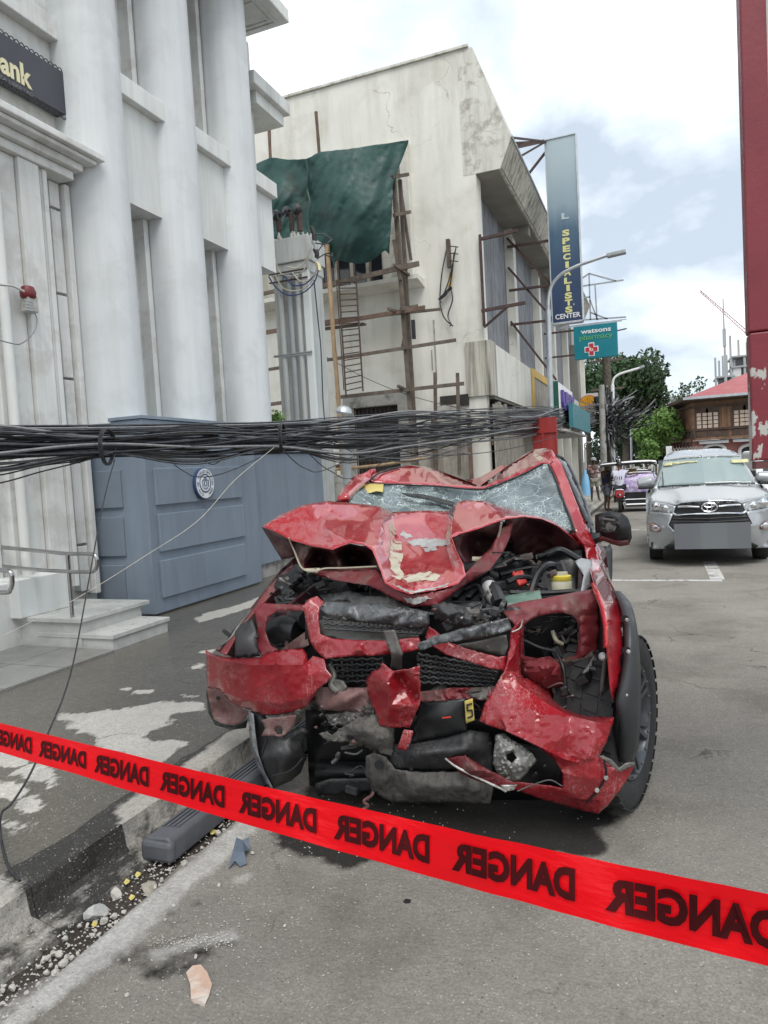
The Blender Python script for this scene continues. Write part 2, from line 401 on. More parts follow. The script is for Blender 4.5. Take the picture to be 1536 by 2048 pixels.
# ------------------------------------------------------------------ ground: one sheet with a gutter along the kerb
def field(polys, x, y):
    """signed distance (m) to the nearest stain outline, positive inside"""
    best = -9.0
    for pl in polys:
        d = 9.0; n = len(pl)
        for i in range(n):
            ax, ay = pl[i]; bx, by = pl[(i+1) % n]; ux, uy = bx-ax, by-ay; q = ux*ux+uy*uy+1e-12
            t = min(1, max(0, ((x-ax)*ux+(y-ay)*uy)/q)); d = min(d, math.hypot(x-ax-t*ux, y-ay-t*uy))
        best = max(best, d if inside(pl, x, y) else -d)
    return best
def gpoly(pts, z=0.0): return [tuple(G(a, b, z)[:2]) for a, b in pts]
def cpoly(pts, ox, oy, s, z=0.0): return gpoly([(ox+a/s, oy+b/s) for a, b in pts], z)
def attr(me, name, vals):
    a = me.attributes.new(name, 'FLOAT', 'POINT'); a.data.foreach_set('value', vals)
def stain_mat(name, dry, wet, extra=None, amp=.10, dscale=7, dsoft=.012, wet_rough=.25, dry_rough=.9, speck=True, bump=.5, bscale=55, crackw=.008):
    m = bpy.data.materials.new(name); m.use_nodes = True; t = m.node_tree; t.nodes.clear(); L = t.links.new
    o = nn('ShaderNodeOutputMaterial', t); b = nn('ShaderNodeBsdfPrincipled', t); L(b.outputs[0], o.inputs[0])
    tc = nn('ShaderNodeTexCoord', t).outputs['Object']
    def noi(sc, det=8, rgh=.6, sx=None):
        v = tc
        if sx: mp = nn('ShaderNodeMapping', t); mp.inputs['Scale'].default_value = sx; L(tc, mp.inputs[0]); v = mp.outputs[0]
        n = nn('ShaderNodeTexNoise', t); n.inputs['Scale'].default_value = sc; n.inputs['Detail'].default_value = det; n.inputs['Roughness'].default_value = rgh; L(v, n.inputs['Vector']); return n.outputs[0]
    def mr(v, a, c, x=0, y=1):
        r = nn('ShaderNodeMapRange', t); r.inputs[1].default_value = a; r.inputs[2].default_value = c; r.inputs[3].default_value = x; r.inputs[4].default_value = y; L(v, r.inputs[0]); return r.outputs[0]
    def mixc(f, a, c):
        x = nn('ShaderNodeMix', t, data_type='RGBA'); L(f, x.inputs[0])
        for s, i in ((a, 6), (c, 7)):
            if isinstance(s, tuple): x.inputs[i].default_value = s+(1,)
            else: L(s, x.inputs[i])
        return x.outputs[2]
    def math_(op, a, c):
        q = nn('ShaderNodeMath', t, operation=op)
        for i, s in enumerate((a, c)):
            if isinstance(s, (int, float)): q.inputs[i].default_value = s
            else: L(s, q.inputs[i])
        return q.outputs[0]
    def at(n):
        q = nn('ShaderNodeAttribute', t); q.attribute_name = n; return q.outputs['Fac']
    big, mid, fine = noi(.7), noi(5), noi(90, 6, .7)
    def shade(c):
        lo = tuple(v*.62 for v in c); hi = (c[0]*1.22, c[1]*1.20, c[2]*1.16)
        a = mixc(mr(big, .35, .65), lo, hi); a = mixc(mr(mid, .3, .7, 0, .5), a, c); a = mixc(mr(noi(28, 8, .75), .40, .62, 0, .5), a, tuple(v*.55 for v in c)); return mixc(mr(fine, .36, .60, 0, .6), a, tuple(v*.42 for v in c))
    d = at('dry'); f = math_('ADD', d, mr(noi(dscale, 9, .66, (1.5, .8, 1)), .25, .75, -amp, amp))
    dm = mr(f, -dsoft, dsoft)
    dryc = shade(dry)
    if extra: dryc = mixc(mr(noi(1.1, 9, .62), .50, .66, 0, .62), dryc, shade((.17, .152, .127)))
    col = mixc(dm, shade(wet), dryc); rough = mr(dm, 0, 1, wet_rough, dry_rough)
    if extra:
        g = math_('ADD', at('stain_shade'), mr(noi(4, 8, .6), .25, .75, -.09, .09)); om = mr(g, -.025, .025); col = mixc(math_('MULTIPLY', om, .95), col, extra)
        g = math_('ADD', at('pale'), mr(noi(9, 8, .7), .25, .75, -.035, .035)); pm = mr(g, -.02, .02); col = mixc(math_('MULTIPLY', pm, mr(noi(6, 8, .6), .3, .6, .45, .95)), col, shade((.66, .645, .62)))
    if speck:
        for sc, thr, c, k in ((70, .24, (.58, .56, .52), .65), (45, .20, (.06, .056, .05), .75), (160, .28, (.5, .48, .45), .5), (28, .12, (.62, .60, .55), .6)):
            v = nn('ShaderNodeTexVoronoi', t); v.inputs['Scale'].default_value = sc; L(tc, v.inputs['Vector'])
            q = math_('MULTIPLY', mr(v.outputs['Distance'], thr, thr*.5), mr(noi(sc*.3, 2), .5, .6, 0, k))
            if extra: q = math_('MULTIPLY', q, math_('SUBTRACT', 1.0, math_('MULTIPLY', om, .8)))
            col = mixc(q, col, c)
    if crackw:
        va = nn('ShaderNodeVectorMath', t, operation='MULTIPLY_ADD'); n = nn('ShaderNodeTexNoise', t); n.inputs['Scale'].default_value = 2.5; n.inputs['Detail'].default_value = 7; L(tc, n.inputs['Vector'])
        L(n.outputs['Color'], va.inputs[0]); va.inputs[1].default_value = (.7, .7, .7); L(tc, va.inputs[2]); v = nn('ShaderNodeTexVoronoi', t); v.feature = 'DISTANCE_TO_EDGE'; v.inputs['Scale'].default_value = .7; L(va.outputs[0], v.inputs['Vector'])
        col = mixc(math_('MULTIPLY', mr(v.outputs[0], crackw, crackw*.3, 0, .75), mr(noi(.9, 3), .5, .58)), col, (.05, .048, .043))
    L(col, b.inputs['Base Color']); L(rough, b.inputs['Roughness'])
    b.inputs['Specular IOR Level'].default_value = .22 if extra else .5
    bp = nn('ShaderNodeBump', t); bp.inputs['Strength'].default_value = bump; bp.inputs['Distance'].default_value = .012
    hh = math_('ADD', noi(bscale, 9, .7), math_('MULTIPLY', noi(6, 5), .8)); L(hh, bp.inputs['Height']); L(bp.outputs[0], b.inputs['Normal'])
    return m
def sg(a, b, n): return list(np.linspace(a, b, n))
KERB = -2.31
xs = [-900, -400, -150, -60, -30, -15, -8, -5, -3.2, -2.62] + sg(-2.37, -1.62, 34) + sg(-1.58, 1.9, 78) + [2.2, 2.8, 4, 6, 9, 15, 30, 60, 150, 400, 900]
ys = [-900, -300, -80, -20, -5, -1, 0, .4, .7] + sg(.9, 5.5, 130) + sg(5.6, 14, 50) + [15, 17, 20, 25, 32, 40, 60, 100, 200, 500, 1200, 2500]
stain_shade = [cpoly([(560, 1690), (620, 1560), (900, 1520), (1170, 1540), (1215, 1640), (1190, 1705), (1000, 1715), (880, 1725), (760, 1730), (640, 1720)], 0, 0, 1),  # spilled fluid, with the contact shadow under the truck painted into the same dark patch
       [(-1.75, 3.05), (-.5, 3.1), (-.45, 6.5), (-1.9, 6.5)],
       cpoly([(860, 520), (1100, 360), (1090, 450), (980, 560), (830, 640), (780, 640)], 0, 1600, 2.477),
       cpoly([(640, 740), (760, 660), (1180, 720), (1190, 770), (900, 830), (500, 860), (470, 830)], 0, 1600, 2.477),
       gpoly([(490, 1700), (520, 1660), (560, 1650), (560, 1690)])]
pale = [gpoly([(0, 1994), (174, 1890), (355, 1745), (484, 1644), (560, 1585), (575, 1600), (513, 1662), (347, 1810), (250, 1900), (140, 1985), (60, 2046), (-60, 2100), (-120, 2080)]),
        cpoly([(720, 760), (960, 690), (1150, 640), (1170, 690), (950, 730), (760, 790)], 0, 1600, 2.477), cpoly([(1150, 385), (1250, 360), (1240, 400), (1160, 415)], 0, 1600, 2.477)]
vs = []; dry = []; oi = []; pa = []
for yv in ys:
    for xv in xs:
        z = 0.0
        if KERB+.02 < xv < -2.0: z = -.030+.02*noise.noise((xv*7, yv*3, 1))
        elif -2.0 <= xv < -1.84: z = .006
        near = .5 < yv < 12 and -3 < xv < 2.5
        if near: z += .0025*noise.noise((xv*3, yv*3, 5))
        vs.append((xv, yv, z))
        g = -1.0 if (xv < -2.02+.05*noise.noise((0, yv*1.5, 3)) and xv > -2.6) else 1.0
        dry.append(g); oi.append(max(field(stain_shade[:2], xv, yv), min(-.025, field(stain_shade[2:], xv, yv))) if near else -1); pa.append(field(pale, xv, yv) if near else -1)
nx = len(xs)
fs = [(j*nx+i, j*nx+i+1, (j+1)*nx+i+1, (j+1)*nx+i) for j in range(len(ys)-1) for i in range(nx-1)]
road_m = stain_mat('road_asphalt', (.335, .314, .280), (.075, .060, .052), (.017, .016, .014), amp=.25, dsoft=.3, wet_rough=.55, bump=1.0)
o = link('road', vs, fs, road_m, smooth=True); tag(o, 'worn grey asphalt street with a dark fluid stain and painted shade under the truck', kind='structure')
attr(o.data, 'dry', dry); attr(o.data, 'stain_shade', oi); attr(o.data, 'pale', pa)
# white parking lines
mb = MB()
p0, p1 = G(1222, 1161), G(1440, 1160)
mb.box((p0.x-.9, p0.y-.05, .001), (p1.x+.02, p0.y+.06, .004))
mb.add([], [])
lm = mk('worn_line_paint', [(.42, .41, .39), (.55, .54, .52)], 9, .8, bump=.3, blotch=(.2, .195, .18), blotch_scale=6)
o = mb.build('parking_line', lm); tag(o, 'worn white line painted across the street before the silver car', kind='structure')
mb = MB(); q0, q1 = G(1418, 1133), G(1436, 1158)
mb.box((q0.x-.06, p0.y+.065, .001), (q0.x+.12, q0.y+.5, .004)); o = mb.build('parking_line', lm); tag(o, 'short worn white parking line running under the silver car', kind='structure')
mb = MB(); q = G(1240, 1060); mb.box((q.x-.3, q.y-.06, .001), (q.x+1.2, q.y+.06, .004)); o = mb.build('parking_line', lm); tag(o, 'farther worn white line behind the black side mirror', kind='structure')

# ------------------------------------------------------------------ pavement
PZ = .15
S = 2.743
dryp = [cpoly([(310, 515), (345, 475), (400, 490), (640, 460), (700, 450), (880, 425), (1100, 420), (1110, 465), (960, 490), (940, 545), (800, 590), (805, 640), (880, 630), (1070, 635), (960, 700), (880, 750), (800, 760), (510, 660), (560, 620), (440, 590), (340, 570), (400, 530)], 0, 1250, S, PZ),
        cpoly([(-60, 690), (100, 715), (290, 785), (300, 880), (265, 895), (200, 860), (70, 820), (90, 790), (-60, 760)], 0, 1250, S, PZ),
        cpoly([(-60, 860), (90, 870), (160, 930), (240, 980), (180, 1030), (120, 1030), (60, 970), (-60, 900)], 0, 1250, S, PZ),
        cpoly([(20, 1070), (90, 1075), (155, 1105), (70, 1145)], 0, 1250, S, PZ),
        cpoly([(-80, 1390), (60, 1400), (170, 1420), (120, 1460), (-80, 1560)], 0, 1250, S, PZ),
        cpoly([(1040, 235), (1125, 195), (1130, 240)], 0, 1250, S, PZ), cpoly([(1075, 150), (1190, 128), (1160, 160)], 0, 1250, S, PZ),
        cpoly([(730, 360), (830, 352), (835, 368), (740, 378)], 0, 1250, S, PZ), cpoly([(975, 383), (1085, 390), (1075, 398)], 0, 1250, S, PZ),
        cpoly([(670, 348), (705, 350), (690, 354)], 0, 1250, S, PZ),
        cpoly([(880, 985), (960, 955), (1080, 925), (1200, 880), (1190, 915), (1050, 965), (900, 1005)], 0, 800, 2.259, PZ)]
xs = [-14, -11, -9, -7.5]+sg(-6.6, -2.47, 150); ys = [-6, -3, -1, 0, .6]+sg(1.0, 8.2, 240)+[8.6, 9, 10, 11, 12.5, 14, 17, 20, 25, 31, 37, 45]
vs = []; dry = []
for yv in ys:
    for xv in xs:
        near = .8 < yv < 9 and xv > -6.7
        vs.append((xv, yv, PZ+(.002*noise.noise((xv*2, yv*2, 8)) if near else 0)))
        dry.append(field(dryp, xv, yv) if near else (-.3 if yv < 12 else .6))
nx = len(xs); fs = [(j*nx+i, j*nx+i+1, (j+1)*nx+i+1, (j+1)*nx+i) for j in range(len(ys)-1) for i in range(nx-1)]
pave_m = stain_mat('wet_pavement', (.50, .485, .45), (.130, .119, .100), amp=.075, dscale=6.5, dsoft=.012, wet_rough=.24, dry_rough=.9, bump=.22, bscale=40)
o = link('pavement', vs, fs, pave_m, smooth=True); tag(o, 'wet grey concrete pavement with pale dry patches', kind='structure'); attr(o.data, 'dry', dry)
# kerb, cast in lengths
kdry = [gpoly([(500, 1500), (365, 1528), (330, 1570), (395, 1560), (500, 1490)], PZ), gpoly([(225, 1620), (250, 1655), (330, 1610), (420, 1545), (500, 1495), (560, 1440), (520, 1430), (440, 1475), (360, 1540), (300, 1570)], PZ),
        gpoly([(-80, 1700), (30, 1770), (60, 1770), (0, 1830), (-80, 1850)], PZ)]
kerb_m = stain_mat('kerb_concrete', (.46, .44, .40), (.040, .037, .031), amp=.05, dscale=9, dsoft=.02, wet_rough=.5, bump=.9, bscale=35)
kroot = thing('kerb', 'rough concrete kerb edging the pavement beside the gutter', 'kerb', (KERB, 2, 0)); 
edges_ = [-6, -3, .55, 1.93, 3.4, 4.9, 6.4, 8, 10, 13, 17, 22, 28, 36, 45]
for a, b in zip(edges_[:-1], edges_[1:]):
    n = max(2, int((b-a)/.025)) if b < 7 else 6
    prof = [(-2.62, .148), (-2.56, .152), (-2.48, .152), (-2.412, .152), (-2.400, .147), (-2.397, .132), (-2.388, .045), (-2.372, .022), (-2.27, -.006), (-2.24, -.06)]
    vs = []; dr = []
    for i in range(n+1):
        y = a+.001+(b-a-.002)*i/n
        chip = max(0, noise.noise((y*3.1, 2, 2))-.25)*.09
        for k, (x, z) in enumerate(prof):
            w = .007*noise.noise((y*11, k*.7, 3))+.012*noise.noise((y*2, k*.2, 9))
            q = (chip if 2 <= k <= 5 else 0)
            X = x+.09+(w if k > 2 else 0)-q; vs.append((X, y, z-(q*.5 if k < 5 else 0)+w*.25))
            dr.append((field(kdry, x+.09, y) if k < 4 else (.02 if k < 7 else -.005) if (y > 2.43 or y < 1.92) else (-.3 if k < 7 else -.02)) if y < 9 else .2)
    k = len(prof); fs = [(i*k+j, i*k+j+1, (i+1)*k+j+1, (i+1)*k+j) for i in range(n) for j in range(k-1)]
    vs2 = len(vs)
    o = link('kerb_length', vs, fs, kerb_m, kroot, smooth=True); soft(o, 32); attr(o.data, 'dry', dr)
kroot['kind'] = 'structure'; del kroot['category']
# ------------------------------------------------------------------ bank
bank = thing('bank_building', 'white bank building with three tall round columns behind the blue wall', 'building', (-7, 8, PZ))
FX = -6.30
mb = MB()
mb.box((-9, 2, PZ), (-7.0, 11.0, 12)); mb.build('core_wall', white_dirty, bank)
CY = [6.88, 8.37, 9.93]; CX = -6.22; CR = .42
for y in CY:
    prof = [(CR*1.0-.02*(h/10)**2, h) for h in np.linspace(2.42 if y < 9 else 2.05, 9.4, 12)]
    MB().lathe(prof, (CX, y, 0), n=48).build('column', white_col, bank, smooth=True)
# left entrance bay wall, spandrels, ledges between the columns
MB().box((-7.0, 2.0, PZ), (FX-.02, 6.6, 9.3)).build('entrance_wall', white_dirty, bank)
FS = -6.08
gaps = [(7.05, 8.2), (8.55, 9.75), (10.1, 11.0)]
for i, (a, b) in enumerate(gaps):
    MB().box((-6.95, a, 5.23), (FS, b, 6.48)).build('spandrel', white_wall, bank)
    MB().box((-6.95, a, 6.483), (FS+.11, b+(.02 if i == 2 else 0), 6.73)).build('ledge', white_wall, bank, bevel=.01)
    # tall recessed windows with moulded jambs
    for z0, z1 in ((.4, 5.227), (6.733, 9.28)):
        w = MB().box((-6.985, a+.05, z0), (-6.965, b-.25, z1)).build('window', dark_glass, bank)
        f = MB()
        for k, (dy, dx, ww) in enumerate(((.0, -6.94, .06), (.09, -6.86, .05), (.18, -6.76, .06), (.27, -6.62, .05))):
            yc = (CY[i+1] if i < 2 else 11.3)-.40; f.box((-6.96, yc-.40+k*.095, z0), (-6.78+k*.16, yc-.40+(k+1)*.095-.003, z1))
            f.box((-6.96, a+.02-dy*.1, z0), (dx, a+.06-dy*.1+ww*.3, z1))
        f.build('window_frame', grey_metal if k < 0 else white_dirty, w)
MB().box((-6.95, 2.0, 6.755), (FX+.12, 6.66, 7.0)).build('ledge', white_dirty, bank, bevel=.01)
# end face and far corner pilaster
MB().box((-7.0, 10.75, 7.1), (-6.45, 11.2, 9.3)).build('corner_pier', white_wall, bank)
# main cornice with coffered soffit
MB().box((-9, 1.5, 9.30), (-5.55, 11.05, 9.52)).build('cornice', white_wall, bank, bevel=.02)
MB().box((-9, 1.5, 9.523), (-5.75, 10.95, 10.6)).build('parapet', white_wall, bank)
mb = MB()
for y0 in (9.0, 10.3):
    mb = MB()
    for q in (0, .09):
        a, b, c, d = -6.75+q, -5.72-q, y0+q-.1, y0+.62-q; k = .025; z = 9.297
        mb.box((a, c, z-.02), (b, c+k, z)); mb.box((a, d-k, z-.02), (b, d, z)); mb.box((a, c+k, z-.02), (a+k, d-k, z)); mb.box((b-k, c+k, z-.02), (b, d-k, z))
    mb.build('soffit_moulding', white_wall, bank)
MB().box((-8, 10.75, 8.33), (-6.12, 12.0, 8.56)).build('side_cornice', white_wall, bank, bevel=.02)
MB().box((-8, 10.95, 8.12), (-6.22, 11.9, 8.327)).build('side_cornice', white_wall, bank)
# door hood
for k, (z0, z1, x, y1) in enumerate(((5.14, 5.24, -6.02, 6.38), (5.243, 5.33, -5.95, 6.46), (5.333, 5.38, -5.84, 6.56), (5.383, 5.46, -5.78, 6.63))):
    MB().box((-6.31, 2, z0), (x, y1, z1)).build('door_hood_moulding', white_dirty, bank, bevel=.012)
# stepped door surround
strips = [(-260, -60, -6.22), (-60, -20, -6.14), (-20, 6, -6.17), (6, 70, -6.10), (70, 78, -6.135), (78, 118, -6.05), (118, 124, -6.09), (124, 133, -6.07)]
for a, b, x in strips:
    ya, yb = PX(a, 830, x).y, PX(b, 830, x).y
    MB().box((FX-.03, ya, .6), (x, yb-.003, 5.137)).build('door_surround_moulding', white_dirty, bank, bevel=.008)
ya, yb = PX(135, 830, -6.22).y, PX(170, 830, -6.22).y
z = .5; n = 0
for h in (.55, .95, .95, .95, .95, .7):
    MB().box((FX-.04, ya, z), (-6.22, ya+.14, min(5.13, z+h-.03))).build('stone_block', white_dirty, bank, bevel=.008); z += h
MB().box((FX-.04, ya+.16, .45), (-6.16, ya+.24, 5.13)).build('door_surround_moulding', white_dirty, bank, bevel=.01)
MB().tube([(-6.02, PX(28, 830, -6.02).y, .5), (-6.02, PX(28, 830, -6.02).y, 5.1)], .05, 14).build('drain_pipe', white_wall, bank, smooth=True)
# pedestal under the surround
p1 = PX(160, 1190, -5.80); p0 = PX(72, 1190, -5.98)
MB().box((-6.4, 2, .16), (-5.93, 5.62, .80)).build('plinth', white_dirty, bank, bevel=.01)
MB().box((-6.4, 5.0, .45), (-5.80, 5.66, .83)).build('plinth', white_wall, bank, bevel=.01)

# sign board of the bank
bs = thing('bank_sign', 'charcoal bank sign with pale gold lettering and wavy edge trim', 'sign', (-6.25, 5.5, 5.9))
MB().box((-6.285, 2.4, 5.93), (-6.15, 6.68, 6.40)).build('board', sign_dark, bs)
fnb = lambda u, v: Vector((-6.146, u, v))
q1, q0 = PX(64, 172, -6.146), PX(-24, 108, -6.146); zl, zh = PX(62, 180, -6.146).z, PX(46, 128, -6.146).z
text('lettering', 'Bank', gold, bs, fnb, (q0.y, zl, q1.y, zh), bold=.03, thick=.012)
text('lettering', 'ILOILO PLAZA LIBERTAD', cable_g, bs, fnb, (q0.y-.25, PX(64, 193, -6.146).z, q1.y+.01, PX(64, 186, -6.146).z))
for zz, nm in ((6.402, 1), (5.905, -1)):
    mb = MB(); y = 4.3
    while y < 6.64:
        mb.tube([(-6.16, y, zz), (-6.16, y+.012, zz+.028*nm), (-6.16, y+.035, zz+.036*nm), (-6.16, y+.055, zz+.022*nm), (-6.16, y+.062, zz)], .006, 5); y += .064
    o = mb.build('scroll_trim', black_p, bs)
mb = MB(); z = 5.93
while z < 6.38: mb.tube([(-6.16, 6.683, z), (-6.16, 6.71, z+.025), (-6.16, 6.683, z+.05)], .007, 5); z += .058
mb.build('scroll_trim', black_p, bs)
# alarm siren box
al = thing('alarm_siren', 'red alarm beacon above a small grey siren box on the door surround', 'alarm', tuple(PX(57, 600, -6.02)))
c = PX(57, 609, -6.0); MB().box((-6.04, c.y-.065, c.z-.085), (-5.93, c.y+.065, c.z+.085)).build('siren_box', conc_light, al, bevel=.012)
red_len = mk('red_lens', [(.12, .012, .016), (.16, .018, .022)], 5, .4, bump=0)
c = PX(56, 588, -5.98); MB().lathe([(.06, -.05), (.075, -.03), (.08, .02), (.06, .07), (.02, .085)], (c.x, c.y, c.z), n=20).build('beacon', red_len, al, smooth=True)
mb = MB()
for k in range(4): mb.box((-5.929, PX(57, 609, -5.93).y-.05, PX(57, 609, -5.93).z-.06+k*.03), (-5.925, PX(57, 609, -5.93).y+.05, PX(57, 609, -5.93).z-.045+k*.03))
mb.build('grille', grey_metal, al)
mb = MB(); mb.tube(catmull([PX(a, b, -5.9) for a, b in ((-30, 565), (5, 570), (25, 572), (48, 583))]), .012, 6)
o = mb.build('conduit_wire', conc_light); tag(o, 'pale conduit running left from the red alarm beacon', 'wire')
mb = MB(); mb.tube(catmull([PX(a, b, -5.88) for a, b in ((68, 622), (74, 640), (70, 660), (58, 676), (40, 688), (20, 686), (-10, 678), (-30, 676))]), .006, 6)
o = mb.build('loose_wire', cable_g); tag(o, 'thin loose wire looping below the alarm box', 'wire')

# ------------------------------------------------------------------ blue walls with the round seal
BX, BY0, BY1 = -5.5, 6.57, 8.95
bw = thing('blue_wall', 'blue grey wall box with three raised panels facing the street', 'wall', (-5.9, 7.6, PZ))
MB().box((-6.75, BY0, .17), (BX, BY1, 2.44)).build('wall_block', blue_wall, bw, bevel=.008)
MB().box((-6.78, BY0+.04, .1), (BX-.05, BY1-.02, .168)).build('base', concrete, bw)
MB().box((-6.76, BY0-.02, 2.445), (BX+.02, BY1+.02, 2.48)).build('coping', blue_wall, bw)
for q in (((304, 936), (478, 934), (479, 995), (312, 1010)), ((313, 1028), (485, 1010), (486, 1072), (319, 1104)), ((319, 1121), (487, 1088), (490, 1150), (324, 1195))):
    P = [PX(a, b, BX) for a, b in q]; y0 = (P[0].y+P[3].y)/2; y1 = (P[1].y+P[2].y)/2; z1 = (P[0].z+P[1].z)/2; z0 = (P[2].z+P[3].z)/2
    MB().box((BX-.01, y0, z0), (BX+.035, y1, z1)).build('raised_panel', blue_wall, bw, bevel=.006)
for q in ((170, 945, 248, 1015), (175, 1036, 254, 1112), (180, 1131, 256, 1200)):
    a, b = PY(q[0], q[1], BY0), PY(q[2], q[3], BY0)
    MB().box((a.x, BY0-.03, max(.2, b.z)), (b.x, BY0+.01, a.z)).build('raised_panel', blue_shaded, bw, bevel=.006)
b2 = thing('blue_wall', 'plain blue grey wall set back between the panelled box and the red truck', 'wall', (-6, 10.2, PZ))
MB().box((-6.6, BY1+.03, .36), (-5.72, 11.6, 2.09)).build('wall_block', blue_wall, b2, bevel=.008)
MB().box((-6.6, BY1+.03, .1), (-5.76, 11.6, .355)).build('base', concrete, b2)
MB().box((-6.6, BY1+.03, 2.095), (-5.69, 11.62, 2.13)).build('coping', blue_wall, b2)
seal = thing('round_seal', 'round blue and white seal with ring lettering on the top panel', 'emblem', tuple(PX(405, 967, BX+.04)))
sc_ = PX(405, 967, BX+.04); SR = .205
blue_e = mk('navy_enamel', [(.03, .055, .14), (.04, .07, .17)], 3, .35, bump=0); white_e = mk('white_enamel', [(.66, .70, .72), (.72, .76, .78)], 3, .35, bump=0)
MB().lathe([(SR*.98, 0), (SR, .01), (SR, .035), (SR*.95, .04)], sc_, (1, 0, 0), 40).build('disc', blue_e, seal, smooth=True)
def ringmesh(r0, r1, x):
    mb = MB(); n = 40; vs = []
    for r in (r0, r1):
        for j in range(n): a = 2*math.pi*j/n; vs.append(sc_+Vector((x, math.cos(a)*r, math.sin(a)*r)))
    return mb.add(vs, [(j, (j+1) % n, n+(j+1) % n, n+j) for j in range(n)])
ringmesh(SR*.60, SR*.93, .043).build('ring', white_e, seal)
MB().lathe([(SR*.5, .041), (SR*.5, .046), (.001, .047)], sc_, (1, 0, 0), 32).build('centre', white_e, seal)
tx = 'CITY OF ILOILO OFFICIAL SEAL'
mb = MB()
for i, ch in enumerate(tx):
    if ch == ' ': continue
    a = math.pi*.5+math.pi*.86-2*math.pi*.86*i/(len(tx)-1)
    v, f = text_geo(ch, .02); w = max(p[0] for p in v); ux = Vector((0, math.sin(a), -math.cos(a))); uy = Vector((0, math.cos(a), math.sin(a)))
    mb.add([sc_+Vector((.046, 0, 0))+uy*(SR*.67+p[1]*SR*.25)+ux*((p[0]-w/2)*SR*.25) for p in v], f)
mb.build('ring_lettering', blue_e, seal)
mb = MB()
def sq(y, z, w, h): mb.box((sc_.x+.047, sc_.y+y-w/2, sc_.z+z-h/2), (sc_.x+.051, sc_.y+y+w/2, sc_.z+z+h/2))
for y, z, w, h in ((0, .07, .05, .012), (-.03, .045, .02, .025), (.03, .045, .02, .025), (0, .04, .014, .03), (-.06, 0, .012, .09), (.06, 0, .012, .09), (-.025, 0, .012, .05), (.025, 0, .012, .05), (0, -.03, .06, .01), (-.03, -.06, .03, .014), (.03, -.06, .03, .014), (0, -.075, .012, .02)): sq(y, z, w, h)
mb.build('shield_relief', blue_e, seal)
# ------------------------------------------------------------------ entrance: tiles, marble steps, handrails
st = thing('entrance_steps', 'two white marble slab steps beside the blue wall box', 'steps', (-5.4, 5.7, PZ))
a, b = G(217, 1302, .15), G(345, 1262, .15)
SX = (a.x+b.x)/2+.02; SY0 = a.y
MB().box((-5.75, SY0+.02, .10), (SX-.02, b.y-.02, .255)).build('riser', marble, st, bevel=.004)
for y0, y1 in ((SY0, SY0+.62), (SY0+.624, b.y)):
    MB().box((-5.72, y0, .258), (SX, y1, .30)).build('tread_slab', marble, st, bevel=.004)
c = G(168, 1236, .45); d = G(283, 1203, .45)
MB().box((-6.5, c.y-.02, .10), (c.x-.03, d.y, .405)).build('riser', marble, st, bevel=.004)
for y0, y1 in ((c.y-.05, c.y+.62), (c.y+.624, d.y+.1)):
    MB().box((-6.5, y0, .408), (c.x, y1, .45)).build('tread_slab', marble, st, bevel=.004)
tl = thing('tile_floor', 'grey tiled entrance floor beside the marble steps', 'floor', (-6, 4, PZ)); del tl['category']; tl['kind'] = 'structure'
TX = SX+.02
for i in range(3):
    for j in range(7):
        y1 = SY0-.01-j*.6; x1 = TX-i*.62-(0 if i == 0 else 0)
        MB().box((x1-.606, y1-.586, .13), (x1, y1, .168)).build('tile', tile_m, tl, bevel=.003)
def rail(label, pts, r, posts, name='handrail'):
    t = thing(name, label, 'handrail', tuple(posts[0]))
    MB().tube(catmull(pts, 5), r, 14).build('rail_tube', steel, t, smooth=True)
    for p, z in posts[1:]:
        MB().tube([p, (p[0], p[1], z)], r*1.02, 14).build('post', steel, t, smooth=True)
        MB().lathe([(r*2.4, 0), (r*2.4, .012), (r*1.3, .02)], p, n=20).build('foot_plate', steel, t, smooth=True)
    return t
base = G(150, 1296, .15); YR = base.y
q = [PY(a, b, YR) for a, b in ((-250, 1072), (-100, 1084), (0, 1094), (70, 1101), (130, 1107), (178, 1108), (190, 1111), (194, 1120), (193, 1134), (188, 1142), (176, 1144), (135, 1143), (70, 1139), (0, 1132), (-100, 1120), (-250, 1104))]
rail('stainless steel handrail with a double looped end beside the marble steps', q, .019, [tuple(base), ((base.x, base.y, .15), PY(146, 1108, YR).z)])
Y2 = YR-.9; q = [PY(a, b, Y2) for a, b in ((-250, 1120), (-60, 1134), (0, 1140), (14, 1141), (22, 1146), (24, 1156), (24, 1170), (20, 1180), (10, 1185), (-60, 1182), (-250, 1172))]
bb = PY(-120, 1300, Y2); bb.z = .15
rail('stainless handrail end cut off at the left beside the tiled floor', q, .019, [tuple(bb), ((bb.x, bb.y, .15), PY(-120, 1130, Y2).z)])
# plant on the far end of the wall
def leaves(name, n, fn, size, mat, parent, seed=1, tri=False):
    rg = random.Random(seed); vs = []; fs = []
    for _ in range(n):
        p = Vector(fn(rg)); s = size*rg.uniform(.6, 1.3)
        d = Vector((rg.gauss(0, 1), rg.gauss(0, 1), rg.gauss(0, .7))).normalized(); u = d.orthogonal().normalized()
        u = Matrix.Rotation(rg.uniform(0, 6.28), 3, d) @ u; w = d.cross(u); k = len(vs)
        vs += [p-u*s, p-w*s*.45+d*s*.12, p+u*s, p+w*s*.45+d*s*.12]; fs.append((k, k+1, k+2, k+3))
    return link(name, vs, fs, mat, parent)
pl = thing('weed_plant', 'small bright green weed growing at the foot of the third column', 'plant', tuple(PX(550, 845, -5.8)))
c = PX(552, 838, -5.9)
leaves('foliage', 130, lambda r: c+Vector((r.gauss(0, .05), r.gauss(0, .10), r.gauss(.02, .045))), .04, leaf_l, pl, 4)
MB().tube([c-Vector((0, 0, .12)), c], .008, 5).build('stem', bark, pl)
